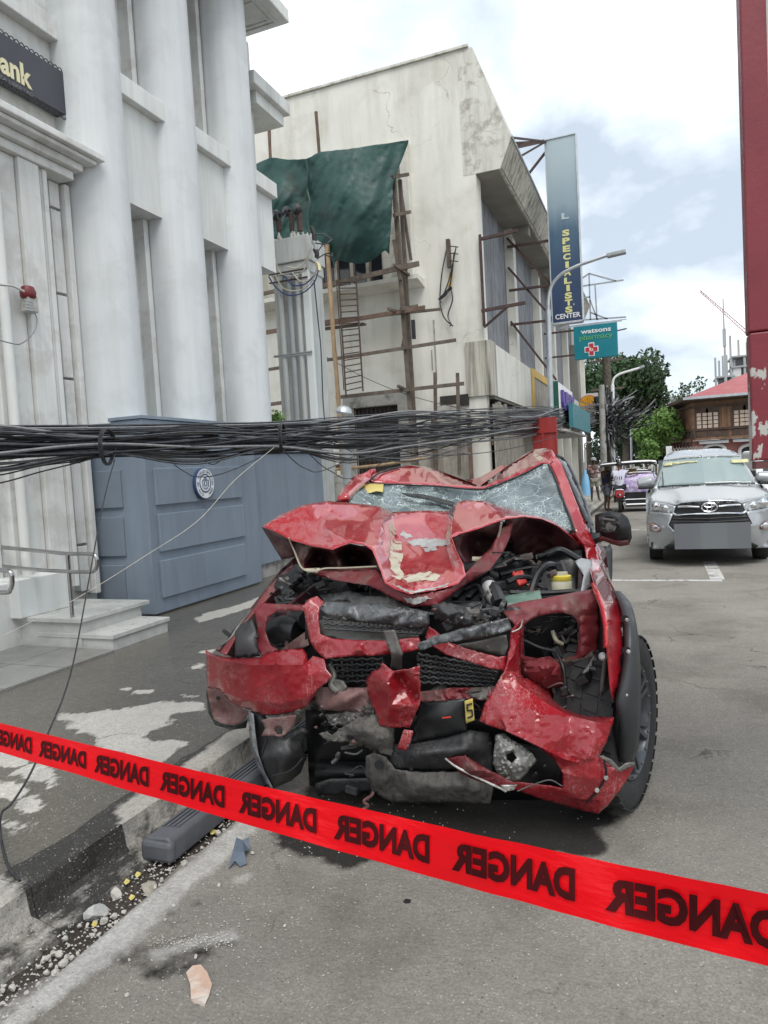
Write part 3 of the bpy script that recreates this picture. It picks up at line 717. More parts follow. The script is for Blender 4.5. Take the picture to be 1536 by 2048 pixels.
# ------------------------------------------------------------------ utility pillar with conduits
YP = 12.3
up_ = thing('utility_pillar', 'grey white concrete utility pillar with cable conduits and pothead ends', 'pillar', tuple(PY(600, 960, YP)))
pil_m = mk('pillar_paint', [(.42, .44, .43), (.50, .52, .51)], 2, .7, bump=.12, streak=(.22, .21, .18), streak_amt=.5)
pil_s = mk('pillar_side', [(.62, .65, .64), (.68, .71, .70)], 2, .7, bump=.1)
a, b = PY(556, 700, YP), PY(628, 700, YP); zt = PY(590, 470, YP).z
MB().box((a.x, YP, .1), (b.x, YP+.55, zt-.35)).build('shaft', pil_m, up_)
MB().box((b.x-.11, YP-.10, .1), (b.x+.012, YP-.003, zt-.7)).build('edge_rib', pil_s, up_)
MB().box((a.x-.02, YP-.05, zt-.72), (b.x+.02, YP+.6, zt-.52)).build('capital_band', pil_m, up_, bevel=.01)
MB().box((a.x-.05, YP-.09, zt-.515), (b.x+.05, YP+.64, zt-.05)).build('capital', pil_m, up_, bevel=.015)
mb = MB(); rg = random.Random(3)
for i in range(26):
    x = rg.uniform(a.x-.04, b.x+.03); y = rg.uniform(YP-.07, YP+.5); s = rg.uniform(.02, .05); mb.lathe([(s, 0), (s*.9, .05), (s*.3, rg.uniform(.07, .15))], (x, y, zt-.06), n=6)
mb.build('broken_mortar', conc_light, up_)
for px in (572, 590, 606):
    p = PY(px, 700, YP); MB().tube([(p.x, YP-.062, .1), (p.x, YP-.062, zt-.75)], .055, 14).build('conduit', pil_m if px != 590 else grey_metal, up_, smooth=True)
for y in (545, 562, 710, 712):
    p = PY(600, y, YP).z; MB().box((a.x-.03, YP-.13, p), (b.x+.02, YP-.118, p+.03)).build('clamp_strap', rust if y < 700 else grey_metal, up_)
def pothead(pts, r, tip):
    o = MB().tube(catmull([PY(x, y, YP+.1) for x, y in pts]), r, 10).build('pothead_riser', rust if tip else galv, up_, smooth=True)
    e = PY(*pts[-1], YP+.1); MB().lathe([(r*1.7, -.05), (r*2.1, .02), (r*1.5, .08)], e, (-.6, -.8, .2), n=14).build('pothead_cap', black_p, o, smooth=True)
pothead(((558, 462), (557, 446), (556, 438), (553, 432)), .055, True)
pothead(((584, 462), (583, 440), (581, 430), (574, 424)), .05, True)
pothead(((600, 462), (599, 440), (599, 428), (596, 420)), .055, True)
pothead(((564, 570), (564, 528), (560, 515), (549, 510)), .06, False)
pothead(((586, 575), (586, 540), (582, 528), (573, 525)), .06, False)
wl = [(((548, 512), (560, 545), (585, 552), (608, 540), (620, 500), (618, 480)), cable_w), (((573, 533), (595, 536), (612, 520), (621, 495)), cable_w), (((537, 553), (552, 575), (575, 590), (605, 586), (628, 565), (637, 540)), cable_b),
      (((550, 550), (565, 575), (590, 582), (615, 572), (634, 545)), cable_w), (((568, 550), (585, 570), (610, 568), (630, 550)), cable_b), (((584, 545), (600, 562), (618, 560), (633, 540), (634, 525)), cable_w),
      (((542, 425), (552, 424), (558, 440)), cable_m), (((563, 443), (572, 428), (582, 426)), cable_m), (((624, 470), (645, 468), (662, 478), (660, 482), (650, 488), (630, 486)), cable_m), (((632, 510), (645, 490), (655, 486)), cable_m), (((634, 518), (650, 508), (664, 507), (662, 513), (650, 510)), cable_m),
      (((628, 560), (636, 640), (642, 700), (646, 800), (650, 850)), cable_m)]
for p, mt in wl:
    MB().tube(catmull([PY(x, y, YP-.25+.1*math.sin(i)) for i, (x, y) in enumerate(p)]), .013 if mt is not cable_m else .012, 6).build('lead_cable', mt, up_, smooth=True)
for y0, y1, mt in ((455, 482, black_p), (482, 500, grey_metal), (498, 515, black_p), (526, 542, gold)):
    p, q = PY(623+(y0-455)*.15, y0, YP-.2), PY(625+(y1-455)*.15, y1, YP-.2)
    MB().tube([p, (p+q)/2+Vector((.02, 0, 0)), q], .045, 10).build('cable_joint', mt, up_, smooth=True)

# ------------------------------------------------------------------ cream building
CYF = 17.0; CYE = 37.0
cb = thing('cream_building', 'stained cream commercial building with overhanging top storey and corrugated panels', 'building', (-6, 20, 0))
WX = -3.85
zs0 = PY(600, 720, CYF)
# side wall with a niche where the tarpaulin hangs
nx0, nx1 = PY(520, 480, CYF).x, PY(812, 480, CYF).x; nz0, nz1 = PY(815, 570, CYF).z, PY(812, 300, CYF).z
dx0, dx1 = PY(706, 840, CYF).x, PY(797, 840, CYF).x; dz1 = PY(750, 812, CYF).z
mb = MB(); mb.box((-16, CYF, .1), (dx0, CYF+.3, nz0)); mb.box((dx0, CYF, dz1), (dx1, CYF+.3, nz0)); mb.box((dx1, CYF, .1), (WX, CYF+.3, nz0))
mb.box((-16, CYF, nz0), (nx0, CYF+.3, nz1)); mb.box((nx1, CYF, nz0), (WX, CYF+.3, nz1)); mb.box((-16, CYF, nz1), (WX, CYF+.3, 11.58))
mb.build('side_wall', cream_wall, cb)
MB().box((nx0, CYF+.25, nz0), (nx1, CYF+.3, nz1)).build('recess_wall', cream_stain, cb)
for k in range(4):
    x = nx0+(nx1-nx0)*(.42+.11*k); w = MB().box((x, CYF+.2, nz0+.05), (x+.28, CYF+.247, nz0+1.2)).build('window', dark_glass, cb)
    MB().box((x-.05, CYF+.16, nz0+.02), (x, CYF+.246, nz0+1.25)).build('window_frame', wood_old, w)
MB().box((nx1, CYF-.22, nz0-.1), (nx1+.22, CYF-.003, nz1+.15)).build('window_surround', cream_wall, cb, bevel=.02)
MB().box((nx0, CYF-.22, nz1+.0), (nx1-.003, CYF-.003, nz1+.16)).build('window_surround', cream_stain, cb, bevel=.02)
p = PY(838, 563, CYF-.45); MB().prism([(-11, CYF-.003, nz0-.12), (-11, CYF-.55, nz0-.02), (-11, CYF-.55, nz0+.08), (-11, CYF-.003, nz0+.08)], (p.x+11, 0, 0)).build('sill_slab', cream_wall, cb)
MB().box((dx0-.25, CYF-.03, dz1+.003), (dx1+.3, CYF-.003, dz1+.32)).build('lintel', concrete, cb)
MB().box((dx1+.003, CYF-.03, .1), (dx1+.32, CYF-.003, dz1)).build('door_jamb', concrete, cb)
MB().box((dx0-.3, CYF-.03, .1), (dx0-.003, CYF-.003, dz1)).build('door_jamb', concrete, cb)
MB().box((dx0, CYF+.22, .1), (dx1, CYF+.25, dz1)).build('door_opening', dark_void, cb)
g = MB()
for k in range(9): g.box((dx0+.12*k, CYF+.1, .1), (dx0+.12*k+.02, CYF+.12, dz1))
g.build('door_grille', rust, cb)
MB().box((-16, CYF+.31, 11.3), (WX, CYE, 11.5)).build('roof_slab', concrete, cb)
MB().box((-16, CYF-.06, 11.583), (WX-.03, CYF+.34, 11.64)).build('coping', cream_stain, cb)
# overhanging top storey
T, E, Bm, S0 = (PY(944, 94, CYF), PY(1022, 275, CYF), PY(1000, 337, CYF), PY(952, 344, CYF))
P = [(WX-.32, T.z), (T.x, T.z), (E.x, E.z), (Bm.x, Bm.z), (WX-.30, Bm.z)]
MB().prism([(x, CYF-.006, z) for x, z in P], (0, CYE-CYF, 0)).build('top_storey', cream_stain, cb)
d = Vector((E.x-Bm.x, 0, E.z-Bm.z)); n_ = Vector((d.z, 0, -d.x)).normalized()
p0 = Vector((Bm.x, CYF+.06, Bm.z))+n_*.004+d*.06; p1 = p0+d*.86
MB().prism([p0, p1, p1+n_*.02, p0+n_*.02], (0, CYE-CYF-.2, 0)).build('fascia', fascia_m, cb)
MB().tube([(E.x+.02, CYF-.05, E.z+.02), (E.x+.02, CYE, E.z+.02)], .03, 6).build('gutter_edge', galv, cb)
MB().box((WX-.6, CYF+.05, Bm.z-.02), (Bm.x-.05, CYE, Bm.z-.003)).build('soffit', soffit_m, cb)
# end pier, corrugated bays and white fins
MB().box((WX-.5, CYF-.004, 4.6), (WX+.005, CYF+.45, Bm.z-.022)).build('end_pier', cream_wall, cb)
FXs = []
for px in (1030, 1078, 1106, 1131, 1150, 1163):
    FXs.append(PX(px, 650, WX).y)
FXs.append(CYE)
def corr(x, y0, y1, z0, z1, parent, amp=.025, pitch=.11):
    n = int((y1-y0)/pitch*4); vs = []; fs = []
    for i in range(n+1):
        y = y0+(y1-y0)*i/n; q = x+amp*math.sin(2*math.pi*(y-y0)/pitch); vs += [(q, y, z0), (q, y, z1)]
    fs = [(2*i, 2*i+2, 2*i+3, 2*i+1) for i in range(n)]
    return link('corrugated_panel', vs, fs, corr_m, parent, smooth=True)
prev = CYF+.45
for i, y in enumerate(FXs):
    corr(WX-.22, prev, y, 3.9, Bm.z-.02, cb)
    if i < len(FXs)-1:
        MB().box((WX-.35, y, 3.6), (WX+.04, y+.42, Bm.z-.022)).build('fin_column', cream_wall, cb)
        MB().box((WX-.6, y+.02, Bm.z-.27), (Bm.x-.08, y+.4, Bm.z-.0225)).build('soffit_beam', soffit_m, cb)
    prev = y+.42
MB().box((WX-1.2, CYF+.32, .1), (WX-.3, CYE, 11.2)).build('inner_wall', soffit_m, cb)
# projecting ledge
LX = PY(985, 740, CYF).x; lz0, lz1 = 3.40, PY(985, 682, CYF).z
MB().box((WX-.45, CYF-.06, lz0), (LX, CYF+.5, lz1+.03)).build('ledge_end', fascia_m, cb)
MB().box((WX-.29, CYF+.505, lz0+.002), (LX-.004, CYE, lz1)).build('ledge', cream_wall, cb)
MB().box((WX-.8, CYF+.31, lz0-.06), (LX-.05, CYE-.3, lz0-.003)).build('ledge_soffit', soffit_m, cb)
yw = mk('yellow_timber', [(.52, .33, .08), (.62, .42, .12)], 6, .7, bump=.2, streak=(.3, .2, .08), streak_amt=.5)
yf = MB(); ya, yb = PX(1063, 780, LX).y, PX(1102, 780, LX).y
yf.box((LX, ya, lz0), (LX+.05, ya+.35, lz1+.02)); yf.box((LX, ya+.35, lz1-.22), (LX+.05, yb+2, lz1+.02)); yf.build('timber_frame', yw, cb)
for k in range(7):
    y = ya+.4+k*(yb+1.6-ya-.4)/7; MB().box((LX+.003, y, lz0), (LX+.02, y+(yb+1.6-ya-.4)/7-.02, lz1-.225)).build('infill_board', wood_grey, cb)
# ground floor under the ledge
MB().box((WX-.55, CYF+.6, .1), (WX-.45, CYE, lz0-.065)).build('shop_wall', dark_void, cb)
for y in (24.5, 27.5, 30.5, 33.5, 36.2):
    MB().box((LX-.4, y, .1), (LX-.1, y+.35, lz0-.065)).build('arcade_column', cream_wall, cb)
# loose board covers on the side wall
p, q = PY(876, 812, CYF-.08), PY(922, 848, CYF-.08); MB().box((p.x, CYF-.1, q.z), (q.x, CYF-.05, p.z)).build('white_board', conc_light, cb)
p, q = PY(880, 793, CYF-.05), PY(938, 810, CYF-.05); MB().box((p.x, CYF-.06, q.z), (q.x, CYF-.01, p.z)).build('vent_opening', dark_void, cb)
for s in ((866, 640, 871, 760), (862, 700, 866, 740)):
    p, q = PY(s[0], s[1], CYF-.01), PY(s[2], s[3], CYF-.01); MB().box((p.x, CYF-.02, q.z), (p.x+.03, CYF-.003, p.z)).build('old_conduit', concrete, cb)
# rear wing above, seen beyond
MB().prism([(-3.7, CYE+.3, .1), (-3.7, CYE+1.5, .1), (-3.7, CYE+1.5, 6.2), (-3.7, CYE+.3, 7.6)], (-4, 0, 0)).build('rear_wing', soffit_m, cb)

# boarded hoarding along the pavement
hd = thing('board_hoarding', 'tall hoarding of grey vertical boards under the cream building ledge', 'hoarding', (-3.7, 20, PZ))
y = CYF+.15; hx = PX(960, 880, -3.75).x; rg = random.Random(5); i = 0
yend = PX(1066, 880, -3.75).y
while y < yend:
    w = rg.uniform(.20, .32); MB().box((hx+rg.uniform(-.012, .012), y, PZ), (hx+.03+rg.uniform(0, .015), y+w-.012, lz0-.09-rg.uniform(0, .12))).build('board', wood_grey, hd); y += w
for z in (1.0, 2.2): MB().box((hx-.06, CYF+.2, z), (hx-.015, yend, z+.08)).build('rail', wood_old, hd)
# shuttered panels facing the camera at the foot of the side wall
pn = thing('plywood_screen', 'pale plywood sheets on posts closing the side yard below the cream wall', 'screen', (-5, 16.6, PZ))
for a, b, t in ((838, 866, 862), (868, 938, 870)):
    p, q = PY(a, t, 16.7), PY(b, t, 16.7); MB().box((p.x, 16.7, PZ), (q.x-.015, 16.72, p.z)).build('plywood_sheet', wood_grey, pn)
for a in (866, 938):
    p = PY(a, 850, 16.65); MB().box((p.x-.04, 16.62, PZ), (p.x+.04, 16.695, p.z+.3)).build('post', wood_red, pn)
lw = thing('yard_wall', 'low pale concrete yard wall behind the red truck roof', 'wall', tuple(PY(665, 1000, 13)))
p, q = PY(636, 952, 13), PY(694, 952, 13); MB().box((p.x-.3, 13, .1), (q.x, 13.2, p.z)).build('wall_block', conc_light, lw, bevel=.01)
p, q = PY(630, 905, 12.9), PY(652, 905, 12.9); MB().box((p.x-.1, 12.95, .1), (q.x, 13.3, p.z)).build('end_pier', conc_light, lw, bevel=.01)
p = PY(641, 995, 12.98); MB().box((p.x-.06, 12.955, p.z-.07), (p.x+.06, 12.995, p.z+.07)).build('dark_vent', black_p, lw)

# ------------------------------------------------------------------ scaffold
YS = 16.0
sc = thing('scaffold', 'timber and bamboo scaffold tied against the cream side wall', 'scaffold', tuple(PY(740, 960, YS)))
def pole(pts, r, mat, nm, dy=0):
    P = catmull([PY(x, y, YS+dy+(.0 if len(q) < 1 else q[0])) for x, y, *q in pts], 8)
    rs = []
    for i in range(len(P)): rs.append(r*(1.12 if i % 6 == 0 else 1))
    MB().tube(P, rs, 8).build(nm, mat, sc, smooth=True)
pole(((654, 490), (662, 600), (668, 690), (676, 790), (686, 960)), .055, bamboo, 'bamboo_pole', -.35)
pole(((641, 880), (660, 890), (676, 980)), .04, bamboo, 'bamboo_pole', -.1)
pole(((536, 180), (540, 300), (548, 420)), .04, wood_red, 'bamboo_pole')
pole(((632, 224), (638, 300), (646, 420)), .04, wood_red, 'bamboo_pole')
pole(((640, 942), (760, 930), (850, 916)), .035, bamboo, 'bamboo_pole', -.3)
def plank(x0, y0, x1, y1, mat=wood_old, w=.06, h=.12, dy=0, d2=None, nm='plank'):
    h = h*.74; mat = wood_old if (mat is wood_red and rng.random() < .5) else mat
    MB().bar(PY(x0, y0, YS+dy), PY(x1, y1, YS+(dy if d2 is None else d2)), w, h).build(nm, mat, sc)
plank(787, 352, 830, 960, wood_red, .09, .13, 0, 0, 'upright'); plank(800, 360, 836, 960, wood_old, .08, .1, .25, .25, 'upright'); plank(788, 480, 800, 560, wood_red, .07, .1, -.1, -.1, 'upright')
plank(806, 540, 818, 650, wood_old, .06, .1, .1, .3, 'brace'); plank(818, 620, 804, 700, wood_old, .06, .08, .1, .1, 'brace'); plank(800, 370, 822, 520, wood_old, .06, .1, .4, .5, 'brace')
plank(622, 578, 838, 527, wood_old, .05, .15, -.1); plank(516, 590, 622, 566, wood_old, .05, .12, .0); plank(630, 652, 850, 615, wood_red, .05, .13, -.12); plank(632, 660, 730, 648, wood_old, .2, .05, .05)
plank(640, 644, 884, 618, wood_red, .05, .08, .1); plank(516, 668, 560, 660, wood_red, .05, .14, 0); plank(642, 722, 912, 680, wood_old, .05, .1, -.1); plank(520, 742, 562, 735, wood_old, .05, .1, 0)
plank(672, 795, 928, 767, wood_old, .05, .11, -.1); plank(520, 812, 566, 805, wood_old, .05, .12, 0); plank(640, 940, 700, 928, wood_red, .05, .1, 0)
for x, y in ((788, 352), (792, 428), (797, 532), (806, 616)): plank(x-4, y+2, x+28, y-4 if y != 352 else y-3, wood_old, .07, .1, -.25, .4, 'putlog')
plank(776, 617, 812, 630, wood_old, .06, .08, -.4, .3, 'putlog'); plank(796, 772, 816, 782, wood_old, .06, .08, -.4, .3, 'putlog'); plank(788, 530, 818, 550, wood_old, .06, .08, -.4, .3, 'putlog')
plank(870, 745, 873, 950, wood_old, .07, .1, .3, .3, 'upright'); plank(915, 746, 919, 950, wood_red, .07, .1, .3, .3, 'upright'); plank(564, 700, 570, 860, wood_old, .06, .08, .1, .1, 'upright')
plank(826, 640, 828, 678, black_p, .08, .1, -.1, -.1, 'hanging_strap'); plank(686, 860, 690, 960, wood_red, .07, .09, .3, .3, 'upright'); plank(660, 870, 662, 960, wood_red, .07, .09, .3, .3, 'upright')
ld = thing('rebar_ladder', 'thin black rebar ladder leaning on the scaffold', 'ladder', tuple(PY(700, 800, YS-.3)))
for a, b, c, d in ((677, 556, 692, 790), (712, 556, 726, 782)): MB().tube([PY(a, b, YS-.2), PY(c, d, YS-.45)], .02, 6).build('rail', rust, ld)
MB().tube([PY(673, 560, YS-.2), PY(688, 780, YS-.45)], .014, 6).build('rail', rust, ld)
for i in range(19):
    t = (i+.7)/19.4; p = Vector(PY(677, 556, YS-.2)).lerp(PY(692, 790, YS-.45), t); q = Vector(PY(712, 556, YS-.2)).lerp(PY(726, 782, YS-.45), t)
    MB().tube([p, q], .014, 6).build('rung', rust, ld)
# tarpaulin
tp = sheet('tarpaulin', [(505, 330, 15.8), (540, 314, 15.75), (580, 319, 15.7), (612, 318, 15.6), (640, 303, 15.6), (700, 297, 15.55), (760, 288, 15.6), (819, 279, 15.9), (810, 305, 15.9), (797, 335, 15.8), (786, 370, 15.7), (784, 430, 15.7), (781, 470, 15.75), (779, 510, 15.8), (771, 500, 15.7), (755, 514, 15.7), (735, 526, 15.75), (712, 528, 15.7), (690, 524, 15.75), (672, 520, 15.8), (668, 540, 15.8), (662, 515, 15.75), (655, 498, 15.7), (630, 488, 15.65), (600, 478, 15.7), (560, 480, 15.75), (505, 470, 15.8)],
           tarp_m, None, [(617, 340, 15.75), (617, 400, 15.85), (622, 460, 15.9), (560, 400, 15.5), (680, 380, 15.2), (720, 430, 15.15), (660, 430, 15.35), (750, 360, 15.45), (770, 420, 15.5), (700, 480, 15.3), (590, 360, 15.7), (640, 350, 15.5)], step=7, thick=.01, crumple=.085, cs=17, mode='rbf', jag=.8, aniso=4.5, smooth_it=1)
MB().tube(catmull([PY(a, b, y) for a, b, y in ((612, 319, 15.55), (617, 350, 15.6), (615, 380, 15.7), (620, 405, 15.62), (616, 440, 15.6), (622, 480, 15.6))]), .03, 6).build('seam', mk('tarp_seam', [(.02, .06, .05), (.03, .07, .06)], 4, .7, bump=.2), tp, smooth=True)
tag(tp, 'large dark green tarpaulin draped over the upper scaffold', 'tarpaulin')
ts = tp.modifiers.new('s', 'SUBSURF'); ts.levels = 1; ts.render_levels = 1
# wall bracket with cut cables
wb = thing('cable_bracket', 'old timber cable bracket with dangling cut wires on the cream wall', 'bracket', tuple(PY(897, 510, CYF-.08)))
MB().bar(PY(896, 479, CYF-.1), PY(899, 535, CYF-.1), .11, .09, (1, 0, 0)).build('backing_post', wood_old, wb)
for y in (492, 506, 521): MB().tube([PY(898, y, CYF-.12), PY(916, y+2, CYF-.4)], .014, 6).build('insulator_arm', rust, wb)
MB().bar(PY(902, 545, CYF-.08), PY(899, 572, CYF-.08), .08, .05).build('yellow_tie', yw, wb)
for p in (((912, 495), (905, 530), (898, 560), (884, 598)), ((893, 500), (884, 545), (880, 590), (882, 605)), ((900, 575), (892, 590), (880, 602), (884, 625), (892, 640), (906, 652)), ((902, 575), (905, 600), (896, 630), (902, 648), (900, 652)), ((908, 505), (905, 540), (899, 575))):
    MB().tube(catmull([PY(x, y, CYF-.1-.06*(i % 2)) for i, (x, y) in enumerate(p)]), .016, 6).build('cut_wire', cable_m, wb)
MB().tube([PY(878, 600, CYF-.1), PY(903, 574, CYF-.12)], .04, 8).build('wire_knot', cable_m, wb)

# ------------------------------------------------------------------ street signs
YV = 21.0
vsn = thing('vertical_sign', 'tall faded blue vertical sign on red steel struts', 'sign', tuple(PY(1125, 645, YV)))
A_, B_, C_, D_ = PY(1091, 281, YV), PY(1153, 268, YV), PY(1162, 640, YV), PY(1106, 646, YV)
x0, x1 = (A_.x+D_.x)/2, (B_.x+C_.x)/2; z0, z1 = (C_.z+D_.z)/2, (A_.z+B_.z)/2
fade = bpy.data.materials.new('faded_print'); fade.use_nodes = True; t = fade.node_tree; b = t.nodes['Principled BSDF']; b.inputs['Roughness'].default_value = .35
tc_ = t.nodes.new('ShaderNodeTexCoord'); sx = t.nodes.new('ShaderNodeSeparateXYZ'); mr_ = t.nodes.new('ShaderNodeMapRange'); rp = t.nodes.new('ShaderNodeValToRGB')
t.links.new(tc_.outputs['Generated'], sx.inputs[0]); nz_ = t.nodes.new('ShaderNodeTexNoise'); nz_.inputs['Scale'].default_value = 3; t.links.new(tc_.outputs['Generated'], nz_.inputs[0])
ad = t.nodes.new('ShaderNodeMath'); ad.operation = 'MULTIPLY_ADD'; t.links.new(nz_.outputs[0], ad.inputs[0]); ad.inputs[1].default_value = .16; t.links.new(sx.outputs[2], ad.inputs[2]); t.links.new(ad.outputs[0], rp.inputs[0])
el = rp.color_ramp.elements; el[0].position = .0; el[0].color = (.012, .025, .085, 1); el[1].position = 1; el[1].color = (.36, .44, .48, 1)
for ps, c in ((.38, (.022, .055, .12, 1)), (.56, (.06, .12, .185, 1)), (.72, (.25, .33, .38, 1))): q = el.new(ps); q.color = c
t.links.new(rp.outputs[0], b.inputs['Base Color'])
MB().box((x0, YV, z0), (x1, YV+.25, z1)).build('sign_face', fade, vsn)
fr = MB()
for a, c in (((x0-.03, YV-.03, z0-.02), (x0, YV+.27, z1+.03)), ((x1, YV-.03, z0-.02), (x1+.03, YV+.27, z1+.03)), ((x0, YV-.03, z1), (x1, YV+.27, z1+.03)), ((x0, YV-.03, z0-.05), (x1, YV+.27, z0))): fr.box(a, c)
fr.build('sign_frame', galv, vsn)
pale_y = mk('pale_yellow_letter', [(.60, .58, .24), (.66, .63, .3)], 5, .5, bump=0)
pale_w = mk('bleached_letter', [(.42, .50, .54), (.46, .53, .57)], 5, .5, bump=0)
W_ = x1-x0
rows = [('L', 432, pale_w)]+[(c, y, pale_y) for c, y in zip("SPECIALISTS", (466, 482, 498, 514, 530, 546, 562, 577, 592, 606, 620))]
for ch, y, mt in rows:
    z = PY(1130, y, YV).z; hw = (.085 if ch != 'I' else .04); xc = x0+W_*.56
    text('letter', ch, mt, vsn, lambda u, v: Vector((u, YV-.006, v)), (xc-hw*1.2, z-.088, xc+hw*1.2, z+.088), bold=.05, thick=.008)
z = PY(1130, 612, YV).z; MB().box((x0+W_*.72, YV-.008, z-.01), (x0+W_*.745, YV-.002, z+.04)).build('apostrophe', pale_y, vsn)
z = PY(1134, 632, YV).z; text('lettering', 'CENTER', white_p, vsn, lambda u, v: Vector((u, YV-.006, v)), (x0+.07, z-.065, x1-.05, z+.075), bold=.015, thick=.008)
def strut(p, q, r=.035, mat=rust, parent=vsn, nm='strut'): MB().bar(p, q, r*2, r*2).build(nm, mat, parent)
for y in (281, 481, 570, 640):
    e = PY(1092+(y-281)*.04, y, YV+.1); strut(e, Vector((WX-.1, YV+.1, e.z+.02)), .032)
for a, b in ((281, 330), (300, 400), (640, 530), (570, 470), (760, 640)):
    e = PY(1095+(a-281)*.03, a, YV+.1); f_ = Vector((WX-.1, YV+.15, PY(1030, b, YV).z if a != 281 else PY(1040, 275, YV).z)); strut(f_, Vector((x0, YV+.15, e.z)), .03)
for py_, px_ in ((275, 1022), (296, 1033), (312, 1042)):
    e = PY(1092, 283, YV+.05); strut(e, PX(px_, py_, E.x-.02), .022)
# steel brackets left on the corrugated bay
br = thing('steel_bracket', 'rusty steel outrigger frame on the first corrugated bay', 'bracket', (WX+.1, CYF+.6, 6))
q = PX(962, 500, WX+.06)
strut((WX+.05, q.y, PX(962, 478, WX).z), (WX+.05, q.y, PX(968, 655, WX).z), .03, rust, br, 'upright')
for y0, y1, px in ((478, 467, 1035), (622, 612, 1057)):
    a = PX(963, y0, WX+.06); e = PY(px, y1, a.y+.05); strut(a, Vector((min(e.x, WX+1.1), a.y, a.z+.05)), .035, rust, br, 'arm')
a = PX(968, 655, WX+.06); strut(a, Vector((WX+.65, a.y, PX(963, 622, WX).z)), .025, rust, br, 'brace')
# pharmacy sign
YW = 27.0
ws = thing('pharmacy_sign', 'square teal projecting pharmacy sign with a red cross', 'sign', tuple(PY(1190, 718, YW)))
A_, B_, C_, D_ = PY(1147, 657, YW), PY(1234, 641, YW), PY(1236, 711, YW), PY(1149, 720, YW)
x0, x1, z0, z1 = (A_.x+D_.x)/2, (B_.x+C_.x)/2, (C_.z+D_.z)/2, (A_.z+B_.z)/2
teal = mk('teal_sign', [(.0, .17, .22), (.005, .20, .25)], 1, .4, bump=0)
MB().box((x0, YW, z0), (x1, YW+.2, z1)).build('sign_box', teal, ws, bevel=.01)
lime = mk('green_letter', [(.10, .33, .10), (.13, .38, .13)], 5, .5, bump=0); redx = mk('cross_red', [(.42, .02, .035), (.46, .03, .04)], 5, .5, bump=0)
W_, H_ = x1-x0, z1-z0; fw = lambda u, v: Vector((x0+u*W_, YW-.008, z0+v*H_))
text('lettering', 'watsons', white_p, ws, fw, (.17, .76, .86, .88), bold=.02, thick=.01)
text('lettering', 'pharmacy', lime, ws, fw, (.13, .52, .89, .73), bold=.01, thick=.01)
def cross(cx, cz, s, w, y, nm, mat):
    p = [(-w, -s), (w, -s), (w, -w), (s, -w), (s, w), (w, w), (w, s), (-w, s), (-w, w), (-s, w), (-s, -w), (-w, -w)]
    MB().prism([(cx+a, y, cz+b) for a, b in p], (0, -.01, 0)).build(nm, mat, ws, bevel=.012)
c = fw(.40, .27); cross(c.x, c.z, .245, .105, YW-.001, 'cross_border', white_e); cross(c.x, c.z, .21, .075, YW-.012, 'cross', redx)
text('lettering', 'Rx', white_p, ws, lambda u, v: Vector((u, YW-.026, v)), (c.x-.07, c.z-.07, c.x+.07, c.z+.07), bold=.02)
for dz in (.02, -.02): strut((x0-.5, YW+.1, z1+.05+dz), (x1+.25+dz*4, YW+.1, z1+.05+dz), .015, galv, ws, 'support_bar')
strut((x1, YW+.1, z0+H_*.75), (x1+.32, YW+.1, z0+H_*.78), .02, rust, ws, 'support_bar'); strut((WX, YW+.1, z1-.1), (x0, YW+.1, z1-.1), .03, rust, ws, 'support_bar'); strut((WX, YW+.1, z0+.2), (x0, YW+.1, z0+.2), .03, rust, ws, 'support_bar')
# empty sign frame
ef = thing('empty_sign_frame', 'bare thin steel sign frame above the teal pharmacy sign', 'frame', tuple(PY(1180, 640, 28)))
def sp(a, b, r=.025): strut(PY(*a, 28), PY(*b, 28), r, grey_metal, ef, 'frame_bar')
for a, b in (((1166, 572), (1247, 560)), ((1178, 547), (1181, 640)), ((1190, 570), (1194, 640)), ((1178, 547), (1232, 562)), ((1162, 558), (1178, 547)), ((1167, 595), (1180, 594)), ((1181, 625), (1215, 638)), ((1180, 600), (1195, 640)), ((1165, 640), (1252, 634))): sp(a, b)
# shop sign with purple lettering and the teal canopy
us = thing('shop_sign', 'white box sign with purple raised letters and dark green end', 'sign', (-3, 24, 3.4))
ux = -2.62; ya, yb = PX(1117, 800, ux).y, PX(1146, 820, ux).y; z0, z1 = PX(1117, 832, ux).z, PX(1117, 764, ux).z
MB().box((PY(1103, 800, ya).x+.01, ya, z0), (ux, yb, z1)).build('sign_box', white_p, us)
MB().box((PY(1103, 800, ya).x, ya-.05, z0-.01), (ux+.01, ya-.003, z1+.01)).build('end_cap', mk('deep_green', [(.005, .07, .045), (.01, .09, .06)], 3, .5, bump=0), us)
purple = mk('purple_letter', [(.06, .035, .22), (.09, .06, .28)], 5, .45, bump=0)
text('lettering', 'UBIX', purple, us, lambda u, v: Vector((ux+.05, u, v)), (ya+.5, z0+(z1-z0)*.22, yb-.1, z0+(z1-z0)*.8), bold=.05, thick=.07)
cn = thing('shop_canopy', 'teal canopy fascia with a pale soffit projecting over the pavement', 'canopy', (-3, 30, 3))
fx = -2.35; ya2, yb2 = PX(1146, 830, fx).y+.02, PX(1181, 860, fx).y
MB().box((fx-.12, ya2, PX(1181, 866, fx).z), (fx, yb2, PX(1181, 828, fx).z)).build('fascia_panel', mk('teal_fascia', [(.03, .17, .2), (.05, .21, .24)], 2, .5, bump=.02), cn)
MB().box((fx-2, ya2-1, PX(1181, 870, fx).z-.06), (fx-.13, yb2, PX(1181, 870, fx).z)).build('soffit_panel', conc_light, cn)
text('lettering', 'OPTICAL', galv, cn, lambda u, v: Vector((fx+.004, u, v)), (ya2+.6, PX(1181, 870, fx).z+.6, ya2+2.6, PX(1181, 870, fx).z+.9)) if False else None
